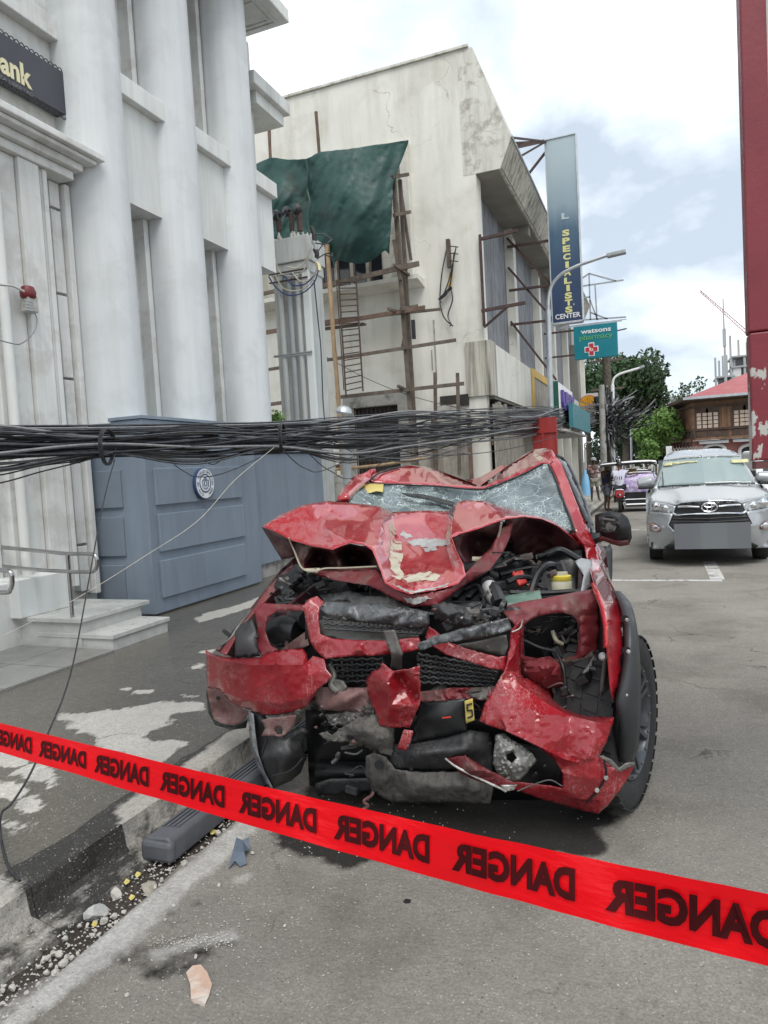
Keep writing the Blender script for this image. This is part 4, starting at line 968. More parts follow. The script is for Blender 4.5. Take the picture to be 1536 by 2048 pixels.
# shell sign
ss = thing('shell_sign', 'white square sign with a yellow shell emblem beside the utility poles', 'sign', tuple(PY(1182, 830, 38)))
A_, C_ = PY(1166, 788, 38), PY(1197, 826, 38); MB().box((A_.x, 38, C_.z), (C_.x, 38.2, A_.z)).build('sign_box', white_p, ss)
c = PY(1178, 809, 38); sh_y = mk('shell_yellow', [(.75, .42, .02), (.8, .48, .03)], 3, .4, bump=0); sh_r = mk('shell_red', [(.55, .05, .03), (.6, .06, .03)], 3, .4, bump=0)
def shell(r, y, nm, mat):
    P = [(c.x-.10*r*2, y, c.z-.85*r), (c.x+.10*r*2, y, c.z-.85*r)]+[(c.x+math.cos(R_(a))*r*1.12*(1 if k % 2 else .97), y, c.z+.02+math.sin(R_(a))*r) for k, a in enumerate(range(-28, 209, 14))]
    MB().prism(P, (0, -.02, 0)).build(nm, mat, ss)
shell(.46, 37.998, 'emblem_border', sh_r); shell(.42, 37.976, 'emblem', sh_y)
mb = MB()
for a in range(40, 141, 20): mb.bar((c.x, 37.95, c.z-.3), (c.x+math.cos(R_(a))*.4, 37.95, c.z+math.sin(R_(a))*.4), .025, .01)
mb.build('emblem_rib', sh_r, ss)
# red steel cabinet
rc = thing('red_steel_panel', 'red painted steel panel gate above the truck roof corner', 'gate', tuple(PY(1088, 1000, 17.6)))
red_st = mk('red_steel', [(.23, .012, .014), (.30, .02, .018)], 2, .5, bump=.06, streak=(.32, .05, .03), streak_amt=.6)
a, b = PY(1063, 838, 17.6), PY(1112, 832, 17.6); x0, x1, z1 = a.x, b.x, (a.z+b.z)/2
MB().box((x0, 17.62, .15), (x1, 17.7, z1)).build('sheet_panel', red_st, rc)
zm = PY(1088, 864, 17.6).z; xm = PY(1086, 880, 17.6).x
for a, c in (((x0, 17.58, zm-.02), (x1, 17.617, zm+.02)), ((xm-.03, 17.58, .15), (xm+.03, 17.617, zm-.023)), ((x0, 17.585, zm+.023), (x0+.04, 17.617, z1)), ((x1-.02, 17.585, .15), (x1, 17.617, zm-.023))): MB().box(a, c).build('frame_bar', red_st, rc)

# ------------------------------------------------------------------ street lamps and poles
def lamp(label, foot, pts, r, head, Y, mat=galv, arm2=None):
    t = thing('street_lamp', label, 'street lamp', (foot.x, foot.y, PZ), 'street lamps along the pavement')
    P = [Vector((foot.x, foot.y, PZ))]+[PY(a, b, Y) for a, b in pts]
    n = len(P); MB().tube([P[0], P[1]], r, 10).build('post', mat, t, smooth=True)
    MB().tube(catmull(P[1:], 6), r*.62, 8).build('arm', mat, t, smooth=True)
    a, b = PY(*head[0], Y), PY(*head[1], Y); MB().bar(a, b, .22*r/.075, .10*r/.075).build('lamp_head', grey_metal, t, bevel=.02)
    return t
f_ = PY(1104, 930, 20.0); f_.z = 0
lamp('curved grey street lamp in front of the tall faded blue sign', f_, ((1096, 620), (1097, 596), (1104, 570), (1122, 549), (1152, 533), (1190, 519), (1220, 509)), .075, ((1214, 512), (1252, 503)), 20.0)
f_ = PY(1226, 930, 36); lamp('white curved street lamp among the tangled utility poles', f_, ((1225, 770), (1228, 757), (1240, 748), (1262, 741), (1282, 735)), .09, ((1280, 736), (1289, 732)), 36, white_p)
f_ = PY(1263, 935, 55); lamp('small distant double arm street lamp before the bright tree', f_, ((1262, 866), (1262, 859), (1275, 858), (1285, 857)), .08, ((1276, 860), (1290, 856)), 55)
f_ = PY(1172, 960, 33); t = lamp('thin distant lamp post with a blue base by the pavement', f_, ((1170, 900), (1169, 890), (1172, 886), (1178, 885)), .05, ((1176, 886), (1182, 884)), 33, conc_light)
p = PY(1172, 985, 33); bl_ = mk('pale_blue_paint', [(.2, .45, .7), (.25, .5, .75)], 3, .5, bump=0); MB().lathe([(.22, PZ), (.22, .5), (.16, .9), (.06, 1.3)], (p.x, p.y, 0), n=12).build('post_base', bl_, t, smooth=True)
yl = thing('yard_lamp', 'short grey yard lamp with a domed head before the scaffold', 'lamp', tuple(PY(695, 960, 12)))
q = PY(697, 960, 12); MB().tube([(q.x, 12, PZ), (q.x-.03, 12, PY(695, 835, 12).z)], .085, 12).build('post', grey_metal, yl, smooth=True)
c = PY(688, 822, 12); MB().lathe([(.14, -.06), (.155, -.02), (.13, .05), (.07, .09), (.01, .1)], c, (.25, 0, 1), n=18).build('dome_head', galv, yl, smooth=True)
def upole(label, px, top, Y, r, mat):
    a, b = PY(px[0], top, Y), PY(px[1], 935, Y); t = thing('utility_pole', label, 'utility pole', (b.x, b.y, PZ), 'utility poles under the cable tangle')
    MB().tube([(b.x, b.y, PZ), a], r, 10, r2=r*.8).build('shaft', mat, t, smooth=True); return t, a, b
t1, a1, b1 = upole('grey concrete utility pole nearest the shell sign', (1203, 1207), 770, 35, .17, concrete)
t2, a2, b2_ = upole('tall dark utility pole wrapped in black cables', (1212, 1222), 700, 37, .24, bark)
for z in (6.6, 5.2): MB().bar((a2.x-.8, 37, z), (a2.x+.8, 37, z), .1, .1).build('crossarm', wood_old, t2)
for k in range(3): MB().lathe([(.16, 0), (.16, .6), (.1, .66)], (a2.x-.5+.45*k, 36.7, 4.2), n=12).build('cable_drum', cable_m, t2)
tg = thing('cable_tangle', 'tangle of slack cables knotted around the two utility poles', 'cables', tuple(PY(1215, 820, 35.5)))
rg = random.Random(11)
for k in range(70):
    x0 = rg.uniform(1150, 1225); y0 = rg.uniform(800, 850); x1 = rg.uniform(1215, 1310); y1 = y0+rg.gauss(-8, 12); s = rg.uniform(4, 28)
    if k % 4 == 0: x0, y0, x1, y1 = rg.uniform(1205, 1230), rg.uniform(770, 800), rg.uniform(1195, 1240), rg.uniform(860, 930)
    s *= 1.3
    P = [PY(x0+(x1-x0)*i/6+rg.uniform(-2, 2), y0+(y1-y0)*i/6+s*math.sin(math.pi*i/6)+rg.uniform(-2, 2), 35.5+rg.uniform(-.6, .8)) for i in range(7)]
    MB().tube(catmull(P, 3), rg.uniform(.02, .045), 5, caps=False).build('cable', cable_g if k % 3 == 0 else cable_m, tg)
# ------------------------------------------------------------------ fallen cable bundle
cbun = thing('cable_bundle', 'thick black bundle of fallen cables slung low across the street front', 'cables', tuple(PY(400, 890, 6.3)))
ctr = [(-420, 894, 3.15), (-180, 892, 3.75), (0, 890, 4.3), (210, 886, 5.2), (400, 880, 6.25), (560, 876, 7.5), (700, 868, 9), (820, 861, 10.8), (940, 853, 13.3), (1065, 842, 17.2), (1130, 836, 22), (1190, 826, 33)]
rg = random.Random(21); CB = 66
for k in range(CB):
    u = rg.uniform(-1, 1); w = rg.uniform(-1, 1); ph = rg.uniform(0, 6.28); P = []
    top = k < 7
    loose = (not top) and k % 7 == 0
    for i, (a, b, Y) in enumerate(ctr):
        hs = [48, 46, 42, 37, 36, 36, 38, 40, 38, 30, 24, 18][i]
        pinch = .62 if i in (3, 5) else 1
        v = u*hs*.62*pinch+7*math.sin(i*1.3+ph)+rg.uniform(-3, 3)
        if top: v = -hs*.95+k*2.6+rg.uniform(-1.5, 1.5)
        if loose: v = hs*.55+rg.uniform(5, 30)*(1 if i not in (3, 5) else .1)
        if i > 4 and not top: v += rg.uniform(-9, 14)
        elif not top: v += rg.uniform(-4, 5)
        P.append(PY(a, b+v, Y)+Vector((0, 0, 0))+AF*(w*.15*(.7 if i in (3, 5) else 1)))
    if loose: P = [p for i, p in enumerate(P) if i < 9]
    r = rg.choice((.006, .008, .009, .010, .012, .015)); 
    MB().tube(catmull(P, 5), r, 6, caps=False).build('cable', (cable_g if k % 5 == 2 else cable_d if k % 3 == 0 else cable_m), cbun, smooth=True)
for a, b, Y, hs in ((212, 894, 5.1, 36), (562, 877, 7.4, 30), (-30, 903, 4.2, 52)):
    c = PY(a, b, Y); R0 = hs/FOC*c.dot(AF)
    mb = MB()
    for q in range(3):
        mb.tube([c+AU*math.cos(t)*R0+AF*math.sin(t)*.16+AR*(.012*q+.006*math.sin(t*2)) for t in np.linspace(0, 6.28, 22)], .008, 5)
    mb.build('binding_wire', cable_m, cbun)
def wire(name, label, pts, r, mat, un=None):
    o = MB().tube(catmull([PY(*p) if len(p) == 3 else G(p[0], p[1], PZ+.006) for p in pts], 8), r, 6).build(name, mat, smooth=True); tag(o, label, 'wire'); return o
wire('hanging_wire', 'dark wire hanging from the bundle down to the wet pavement at left', [(230, 918, 5.1), (214, 975, 4.9), (196, 1060, 4.6), (176, 1170, 4.2), (150, 1310, 3.7), (128, 1390, 3.3), (98, 1462, 2.95), (62, 1545, 2.6), (25, 1605, 2.35), (4, 1625, 2.25), (0, 1660, 2.15), (10, 1715), (24, 1745), (40, 1762)], .006, cable_m)
wire('hanging_wire', 'pale thin string crossing the blue wall box from bundle to lower left', [(548, 895, 7.3), (470, 960, 6.5), (395, 1042, 5.9), (290, 1112, 5.5), (165, 1190, 5.0), (60, 1245, 4.6), (-40, 1292, 4.2)], .003, cable_w)
wire('hanging_wire', 'short drooping wire crossing the round seal on the blue wall', [(338, 915, 6.2), (352, 932, 6.3), (372, 945, 6.35), (390, 953, 6.38), (425, 952, 6.5), (470, 938, 6.7), (520, 915, 7.1)], .005, cable_m)
wire('hanging_wire', 'small loop of wire drooping right of the round seal', [(402, 916, 6.4), (418, 927, 6.4), (430, 928, 6.45), (442, 920, 6.5)], .005, cable_m)
for k, (y0, d) in enumerate(((935, 12), (950, 4), (966, 10))):
    wire('hanging_wire', ['upper', 'middle', 'lowest'][k]+' of three stray cables fanning out at the left frame edge', [(-120, y0+8+k*6, 3.9), (0, y0, 4.3), (80, y0-14-k*4, 4.6), (160, 918+k*3, 4.95), (225, 905, 5.2)], .007, cable_m)
for k, (a, b) in enumerate((((560, 905), (660, 940)), ((600, 900), (720, 955)), ((650, 890), (860, 920)), ((700, 885), (1000, 905)))):
    wire('hanging_wire', ['first', 'second', 'third', 'fourth'][k]+' from the left of the slack wires sagging behind the truck roof', [(a[0], a[1]-10, 7.6+k*.8), ((a[0]+b[0])/2, (a[1]+b[1])/2+14, 9+k*.8), (b[0], b[1]-4, 11+k*.8), (b[0]+130, 868, 14.2+k*.5)], .008, cable_m)
o = MB().tube(catmull([PY(-200, 850, 8), PY(200, 848, 9.3), PY(500, 843, 11), PY(760, 838, 13.5), PY(1000, 826, 18), PY(1180, 812, 33)], 8), .012, 6).build('overhead_wire', cable_m, smooth=True); tag(o, 'single taut wire running just above the cable bundle', 'wire')
o = MB().tube(catmull([PY(636, 705, 15.7), PY(740, 760, 16), PY(850, 800, 16.4), PY(1000, 832, 17)], 6), .008, 5).build('overhead_wire', cable_m, smooth=True); tag(o, 'thin slack wire crossing the cream side wall', 'wire')
for k, (y0, y1) in enumerate(((812, 806), (828, 820))):
    o = MB().tube(catmull([PY(650, y0+36, 12), PY(800, y0+24, 14), PY(960, y0+14, 16.6), PY(1100, y1+8, 24)], 6), .011, 5).build('overhead_wire', cable_m, smooth=True); tag(o, ['higher', 'lower'][k]+' of two wires running in front of the plank hoarding', 'wire')

# ------------------------------------------------------------------ trees
def tree(label, c, rad, n, size, mat, trunk, seed, lobes=9, sq=.8):
    t = thing('tree', label, 'tree', (c.x, c.y, 0), 'trees at the end of the street'); rg = random.Random(seed)
    L = []
    for k in range(lobes):
        a = rg.uniform(0, 6.28); q = rg.uniform(.2, .75)
        L.append((Vector((c.x+math.cos(a)*rad*q, c.y+math.sin(a)*rad*q*.8, c.z+rg.uniform(-.6, .62)*rad*sq)), rad*rg.uniform(.32, .5)))
    def fn(r):
        p, s = L[r.randrange(lobes)]
        d = Vector((r.gauss(0, 1), r.gauss(0, 1), r.gauss(0, .8))).normalized(); return p+d*s*(r.random()**.35)
    leaves('crown', n, fn, size, mat, t, seed)
    MB().tube(catmull([(c.x, c.y, 0), (c.x+.1, c.y, c.z*.4), (c.x, c.y, c.z)], 5), trunk, 9, r2=trunk*.4).build('trunk', bark, t, smooth=True)
    mb = MB()
    for p, s in L: mb.tube(catmull([(c.x, c.y, c.z*.55), (Vector((c.x, c.y, c.z*.7))+p)/2, p], 4), trunk*.35, 6, r2=trunk*.08)
    mb.build('limb', bark, t)
tree('large dark green tree rising behind the utility poles', PY(1245, 792, 60), 4.0, 15000, .22, leaf_d, .35, 3, 20)
tree('dark tree partly hidden by the cream building', PY(1172, 800, 66), 3.8, 8000, .22, leaf_d, .35, 13, 10)
tree('bright green tree beside the wooden house', PY(1305, 868, 52), 2.1, 4200, .15, leaf_l, .16, 4, 10)
tree('low dark tree behind the parked tricycles', PY(1240, 880, 72), 3.8, 9000, .22, leaf_d, .25, 6, 9)
tree('dark shrubby tree left of the wooden house', PY(1316, 890, 60), 2.2, 5000, .17, leaf_d, .15, 8, 8)
tree('feathery thin tree far behind the red roof', PY(1378, 784, 110), 3.0, 260, .3, leaf_d, .2, 9, 8)
tree('small yellow green tree just behind the tricycle canopies', PY(1290, 903, 46), 1.0, 1300, .11, leaf_l, .08, 15, 6)

# ------------------------------------------------------------------ old wooden house
HY = 50.0
wh = thing('wooden_house', 'old house with brown timber upper storey, pink lower wall and red roof', 'house', (4, 55, 0))
hw = mk('house_timber', [(.13, .068, .038), (.24, .135, .075)], 1.2, .75, bump=.1, streak=(.06, .035, .025), streak_amt=.6, streak_scale=(4, 4, .4)); hw2 = mk('house_timber_dark', [(.05, .03, .022), (.09, .055, .04)], 2, .8, bump=.1)
pink = mk('pink_plaster', [(.29, .115, .10), (.35, .15, .13)], 1, .8, bump=.1); roof_r = mk('red_roof', [(.29, .06, .065), (.36, .09, .09)], .4, .55, bump=.02)
cA = PY(1384, 870, HY); zb, zt_ = 2.62, 5.15; x1 = cA.x+14; cl = PY(1335, 885, 57)
def wallseg(p, q, z0, z1, mat, nm, th=.25, par=wh):
    p, q = Vector(p), Vector(q); n = Vector((-(q-p).y, (q-p).x, 0)).normalized()*th
    return MB().prism([(p.x, p.y, z0), (q.x, q.y, z0), (q.x, q.y, z1), (p.x, p.y, z1)], n).build(nm, mat, par)
F0, F1, Lc = (cA.x, HY, 0), (x1, HY, 0), (cl.x, 57, 0)
wallseg(F0, F1, zb, zt_, hw, 'upper_wall'); wallseg(Lc, F0, zb, zt_, hw, 'upper_wall')
wallseg((F0[0]+.1, HY+.3, 0), (x1, HY+.3, 0), 0, zb-.02, pink, 'lower_wall'); wallseg((Lc[0]+.2, 57.2, 0), (F0[0]+.1, HY+.3, 0), 0, zb-.02, pink, 'lower_wall')
def boards(p, q, z0, z1, pitch, w):
    p, q = Vector(p), Vector(q); n = Vector(((q-p).y, -(q-p).x, 0)).normalized(); L = (q-p).length; d = (q-p)/L; mb = MB(); s = .05
    while s < L:
        a = p+d*s; mb.prism([(a.x, a.y, z0), (a.x+d.x*w, a.y+d.y*w, z0), (a.x+d.x*w, a.y+d.y*w, z1), (a.x, a.y, z1)], n*.045); s += pitch
    return mb
for p, q in ((F0, F1), (Lc, F0)):
    boards(p, q, zb+.75, zt_-.5, .34, .16).build('board_cladding', hw, wh); boards(p, q, zb+.05, zb+.6, 1.15, .95).build('dado_panel', hw2, wh)
for z, t_ in ((zb-.01, .16), (zb+.62, .10), (zt_-.45, .12)):
    for p, q in ((F0, F1), (Lc, F0)):
        p_, q_ = Vector(p), Vector(q); n = Vector(((q_-p_).y, -(q_-p_).x, 0)).normalized()*.12
        MB().prism([(p_.x, p_.y, z), (q_.x, q_.y, z), (q_.x, q_.y, z+t_), (p_.x, p_.y, z+t_)], n).build('timber_rail', hw2 if z > zb else hw, wh)
pane_m = mk('capiz_pane', [(.42, .33, .26), (.52, .42, .34)], 3, .4, bump=0)
def arch_window(xc, z0, w, h):
    P = [(xc-w/2, 0, z0), (xc+w/2, 0, z0), (xc+w/2, 0, z0+h-w/2)]+[(xc+w/2*math.cos(R_(a)), 0, z0+h-w/2+w/2*math.sin(R_(a))) for a in range(20, 161, 20)]+[(xc-w/2, 0, z0+h-w/2)]
    f = MB().prism([(x+(x-xc)*.16, HY-.06, z+(.06 if z > z0+.1 else -.05)) for x, y, z in P], (0, -.03, 0)).build('window', hw2, wh)
    for i in range(2):
        for j in range(4):
            zz0 = z0+.04+j*(h-.40)/4
            MB().box((xc-w/2+.05+i*w/2, HY-.11, zz0), (xc-.02+i*w/2-.02, HY-.092, zz0+(h-.40)/4-.05)).build('pane', pane_m, f)
for px in (1403, 1425, 1478, 1500):
    arch_window(PY(px, 830, HY).x, zb+.72, .68, 1.42)
for k, px in enumerate((1403, 1425, 1478, 1500)):
    c = PY(px, 860, HY); MB().box((c.x-.3, HY-.08, zb+.14), (c.x+.3, HY-.05, zb+.56)).build('ventana_panel', hw2, wh)
mb = MB()
for px in range(1344, 1384, 7): pass
for k in range(9):
    t = k/8; p = Vector(Lc).lerp(Vector(F0), t); MB().tube(catmull([(p.x-.35, p.y-.3, zb-.03), (p.x-.15, p.y-.15, zb-.12), (p.x, p.y, zb-.5)], 4), .07, 6).build('corbel', hw2, wh)
def arch(xc, w, zt2):
    P = [(xc+w/2*math.cos(R_(a)), HY+.25, zt2-.35+.35*math.sin(R_(a))) for a in range(0, 181, 15)]
    MB().tube([(P[0][0], HY+.25, .2)]+P+[(P[-1][0], HY+.25, .2)], .11, 6).build('arch_trim', white_p, wh)
    MB().prism([(P[0][0], HY+.28, .2)]+[(x, HY+.28, z) for x, y, z in P]+[(P[-1][0], HY+.28, .2)], (0, -.02, 0)).build('arch_opening', dark_void, wh)
arch(PY(1429, 890, HY).x, 1.25, PY(1429, 889, HY).z); arch(PY(1502, 890, HY).x, 1.25, PY(1502, 889, HY).z)
for k in range(7):
    x = cA.x+.4+k*1.95; MB().prism([(x, HY+.05, zb-.04), (x+1.7, HY+.05, zb-.04), (x+1.7, HY-.45, zb-.2), (x, HY-.45, zb-.2)], (0, 0, -.05)).build('awning_panel', galv, wh)
# roof with eaves
ez = 5.3; ov = .9
ch = Vector((F0[0]-.5, HY-ov, ez)); le = Vector((Lc[0]-1.0, 56.6, ez-.25)); re = Vector((x1, HY-ov, ez)); rA = PY(1548, 724, 57); rB = Vector((x1, 57, rA.z))
MB().add([ch, re, rB, rA], [(0, 1, 2, 3)]).add([le, ch, rA], [(0, 1, 2)]).add([le, rA, rB, Vector((x1, 64, ez))], [(0, 1, 2, 3)]).build('roof', roof_r, wh)
MB().prism([ch+Vector((0, 0, -.02)), re+Vector((0, 0, -.02)), re+Vector((0, 1.2, -.12)), ch+Vector((0, 1.2, -.12))], (0, 0, -.12)).build('eaves', hw2, wh)
MB().prism([le+Vector((0, 0, -.02)), ch+Vector((0, 0, -.02)), ch+Vector((.9, .6, -.12)), le+Vector((.9, .6, -.12))], (0, 0, -.12)).build('eaves', hw2, wh)
MB().bar(ch, re, .06, .16).build('gutter', galv, wh); MB().bar(le, ch, .06, .16).build('gutter', hw2, wh)
fc = thing('hoop_fence', 'low fence topped with white hoops in front of the wooden house', 'fence', (PY(1370, 915, 40).x, 40, 0))
for k in range(12):
    c = PY(1342+k*5.6, 903-k*.45, 40); MB().tube([(c.x-.05, 40, .1), (c.x-.05, 40, c.z), (c.x-.03, 40, c.z+.12), (c.x, 40, c.z+.17), (c.x+.03, 40, c.z+.12), (c.x+.05, 40, c.z), (c.x+.05, 40, .1)], .012, 6).build('hoop', conc_light, fc)
c0, c1 = PY(1330, 910, 40.1), PY(1425, 905, 40.1); MB().box((c0.x, 40.06, .1), (c1.x, 40.14, c0.z)).build('rail', hw2, fc)
c = PY(1338, 896, 41); MB().box((c.x-.15, 41, .1), (c.x+.15, 41.4, c.z+.1)).build('white_pier', white_p, fc)
# skyline
HR = 260.0; hr_m = mk('raw_concrete_far', [(.30, .31, .32), (.38, .39, .39)], .1, .9, bump=0); hr_w = mk('pale_infill_far', [(.55, .56, .55), (.6, .61, .6)], .1, .9, bump=0)
def highrise(label, px0, px1, ytop, floors, fh, seed):
    a, b = PY(px0, ytop, HR), PY(px1, ytop, HR); t = thing('unfinished_highrise', label, 'building', (a.x, HR, 0)); rg = random.Random(seed)
    for k in range(floors):
        z = a.z-k*fh; MB().box((a.x, HR, z-.5), (b.x, HR+14, z)).build('floor_slab', hr_m, t)
        n = max(2, int((b.x-a.x)/4))
        mb = MB(); mw = MB()
        for i in range(n+1):
            x = a.x+(b.x-a.x)*i/n; mb.box((x-.35, HR+.3, z-fh), (x+.35, HR+1, z-.52))
            if i < n and rg.random() < .55: mw.box((x+.5, HR+.5, z-fh+.02), (x+.5+(b.x-a.x)/n*.6, HR+.9, z-.55))
        mb.build('columns', hr_m, t)
        if mw.v: mw.build('infill_panel', hr_w, t)
    MB().box((a.x+1, HR+6, 0), (b.x-1, HR+7, a.z-.6)).build('core_wall', hr_m, t)
    mb = MB()
    for i in range(6): x = a.x+(b.x-a.x)*i/5; mb.box((x-.3, HR+1, a.z), (x+.3, HR+1.6, a.z+rg.uniform(4, 9)))
    mb.build('starter_columns', hr_m, t)
    return t
highrise('tall unfinished concrete tower block behind the red post', 1462, 1545, 712, 9, 3.4, 2)
highrise('lower unfinished pale tower block left of the taller one', 1432, 1470, 753, 6, 3.4, 5)
an = thing('radio_mast', 'thin guyed radio mast standing before the distant towers', 'mast', (PY(1449, 760, 240).x, 240, 0))
a, b = PY(1452, 770, 240), PY(1446, 597, 240); MB().tube([(a.x, 240, 0), a, a.lerp(b, .5), b], [.5, .4, .3, .18], 6).build('mast', hr_m, an)
p = a.lerp(b, .55); MB().box((p.x-.45, 239.5, p.z-2.6), (p.x+.45, 240.5, p.z+2.6)).build('antenna_box', hr_m, an)
cr_ = thing('tower_crane', 'red luffing crane jib slanting down behind the red post', 'crane', (PY(1510, 680, 250).x, 250, 0))
a, b = PY(1400, 582, 250), PY(1506, 676, 250); rj = mk('crane_red', [(.36, .22, .21), (.44, .3, .28)], 1, .6, bump=0)
for o_ in (Vector((0, 0, .7)), Vector((0, 0, -.7))): MB().bar(a+o_*.4, b+o_, .22, .22).build('jib_chord', rj, cr_)
mb = MB()
for k in range(22): p = (a+Vector((0, 0, .5))).lerp(b+Vector((0, 0, .7)), k/22); q = (a-Vector((0, 0, .5))).lerp(b-Vector((0, 0, .7)), (k+1)/22); mb.bar(p, q, .12, .12)
mb.build('jib_lacing', rj, cr_); MB().box((b.x-1, 249, 0), (b.x+1, 251, b.z)).build('mast', rj, cr_)
fb = thing('distant_buildings', 'low pale grey distant building row beyond the bright tree', 'building', (PY(1350, 800, 150).x, 150, 0))
a, b = PY(1300, 797, 150), PY(1400, 797, 150); MB().box((a.x, 150, 0), (b.x, 158, a.z-.6)).build('wall', hr_w, fb); MB().box((a.x-.5, 149.5, a.z-.597), (b.x+.5, 158, a.z)).build('roof', hr_m, fb)
for k in range(8):
    x = a.x+1+k*1.3; MB().box((x, 149.95, a.z-3), (x+.7, 149.99, a.z-1.5)).build('window', glass_m, fb)

# ------------------------------------------------------------------ red post of a raised sign board at the right edge
YR_ = 2.85
rp = thing('sign_board', 'raised sign board at the right edge with a peeling red steel side post', 'sign', (.6, YR_, 0))
peel = mk('peeling_red_paint', [(.16, .013, .022), (.20, .02, .03)], 3, .45, bump=.06)
# peeling paint: bare grey patches with a shape of their own
t = peel.node_tree; b_ = [n for n in t.nodes if n.type == 'BSDF_PRINCIPLED'][0]; src = b_.inputs['Base Color'].links[0].from_socket
tcn = t.nodes.new('ShaderNodeTexCoord'); nz = t.nodes.new('ShaderNodeTexNoise'); nz.inputs['Scale'].default_value = 9; nz.inputs['Detail'].default_value = 9; nz.inputs['Roughness'].default_value = .62
mpp = t.nodes.new('ShaderNodeMapping'); mpp.inputs['Scale'].default_value = (1, 1, .55); t.links.new(tcn.outputs['Object'], mpp.inputs[0]); t.links.new(mpp.outputs[0], nz.inputs['Vector'])
sx = t.nodes.new('ShaderNodeSeparateXYZ'); t.links.new(tcn.outputs['Object'], sx.inputs[0])
m1 = t.nodes.new('ShaderNodeMapRange'); m1.inputs[1].default_value = 1.7; m1.inputs[2].default_value = 2.05; m1.inputs[3].default_value = .055; m1.inputs[4].default_value = -.08; t.links.new(sx.outputs[2], m1.inputs[0])
ad = t.nodes.new('ShaderNodeMath'); ad.operation = 'ADD'; t.links.new(nz.outputs[0], ad.inputs[0]); t.links.new(m1.outputs[0], ad.inputs[1])
m2 = t.nodes.new('ShaderNodeMapRange'); m2.inputs[1].default_value = .60; m2.inputs[2].default_value = .612; t.links.new(ad.outputs[0], m2.inputs[0])
mxp = t.nodes.new('ShaderNodeMix'); mxp.data_type = 'RGBA'; mxp.inputs[7].default_value = (.42, .41, .38, 1); t.links.new(m2.outputs[0], mxp.inputs[0]); t.links.new(src, mxp.inputs[6]); t.links.new(mxp.outputs[2], b_.inputs['Base Color'])
c0, c1 = PY(1502, 922, YR_), PY(1542, 922, YR_); zj = PY(1510, 663, YR_).z; xa = (c0.x+PY(1485, 50, YR_).x)/2; xb = xa+.078
MB().box((xa, YR_, c0.z), (xb, YR_+.10, zj-.003)).build('side_post', peel, rp, bevel=.006)
MB().box((xa-.002, YR_-.002, zj), (xb+.002, YR_+.102, 4.6)).build('side_post', peel, rp, bevel=.006)
MB().box((xb+.004, YR_+.02, zj+.12), (xb+1.6, YR_+.08, 4.55)).build('upper_panel', mk('grey_white_panel', [(.45, .46, .44), (.52, .53, .51)], 2, .6, bump=.05), rp)
MB().box((xb+.004, YR_+.02, zj-.16), (xb+1.6, YR_+.08, zj+.117)).build('blue_band', mk('blue_band', [(.02, .03, .14), (.03, .04, .18)], 2, .5, bump=.02), rp)
MB().box((xb+.004, YR_+.02, c0.z+.02), (xb+1.6, YR_+.08, zj-.163)).build('orange_band', mk('orange_band', [(.30, .10, .05), (.36, .14, .07)], 2, .6, bump=.05), rp)
MB().box((xa+.01, YR_+.005, c0.z-.03), (xb+1.6, YR_+.12, c0.z-.003)).build('bottom_rail', mk('dull_maroon', [(.10, .03, .03), (.14, .05, .05)], 4, .6, bump=.1), rp)
for x in (xb+.5, xb+1.4): MB().box((x, YR_+.085, 0), (x+.08, YR_+.16, 4.4)).build('support_post', peel, rp)
mb = MB(); 
for q in range(5):
    c = Vector((xb+.03, YR_-.003, zj+.33+q*.25+.05*math.sin(q*5))); 
# ------------------------------------------------------------------ danger tape
tape_m = bpy.data.materials.new('red_tape'); tape_m.use_nodes = True; t = tape_m.node_tree; b = t.nodes['Principled BSDF']
b.inputs['Base Color'].default_value = (.95, .004, .010, 1); b.inputs['Specular IOR Level'].default_value = .35; b.inputs['Roughness'].default_value = .24
tr = t.nodes.new('ShaderNodeBsdfTranslucent'); tr.inputs[0].default_value = (.95, .01, .02, 1); mxs = t.nodes.new('ShaderNodeMixShader'); mxs.inputs[0].default_value = .45
mpt = t.nodes.new('ShaderNodeMapping'); mpt.inputs['Scale'].default_value = (14, 14, 60); mpt.inputs['Rotation'].default_value = (.3, .5, .2); tct = t.nodes.new('ShaderNodeTexCoord'); t.links.new(tct.outputs['Object'], mpt.inputs[0]); nzt = t.nodes.new('ShaderNodeTexNoise'); nzt.inputs['Scale'].default_value = 1; nzt.inputs['Detail'].default_value = 3; t.links.new(mpt.outputs[0], nzt.inputs[0]); bpt = t.nodes.new('ShaderNodeBump'); bpt.inputs['Strength'].default_value = .3; bpt.inputs['Distance'].default_value = .01; t.links.new(nzt.outputs[0], bpt.inputs['Height']); t.links.new(bpt.outputs[0], b.inputs['Normal'])
t.links.new(b.outputs[0], mxs.inputs[1]); t.links.new(tr.outputs[0], mxs.inputs[2]); t.links.new(mxs.outputs[0], t.nodes['Material Output'].inputs[0])
ink = mk('maroon_print', [(.040, .002, .003), (.055, .003, .004)], 8, .75, bump=0, spec=.15)
TT = [(-560, 1318), (-300, 1378), (-80, 1430), (0, 1446), (250, 1507), (500, 1567), (750, 1623), (1000, 1679), (1250, 1731), (1536, 1788), (1700, 1818), (1900, 1853)]
TB = [(-560, 1345), (-300, 1420), (-80, 1482), (0, 1504), (250, 1578), (500, 1651), (750, 1722), (1000, 1792), (1250, 1860), (1536, 1932), (1700, 1972), (1900, 2020)]
def lin(T, x):
    for i in range(len(T)-1):
        if x <= T[i+1][0] or i == len(T)-2:
            q = (x-T[i][0])/(T[i+1][0]-T[i][0]); return T[i][1]+(T[i+1][1]-T[i][1])*q
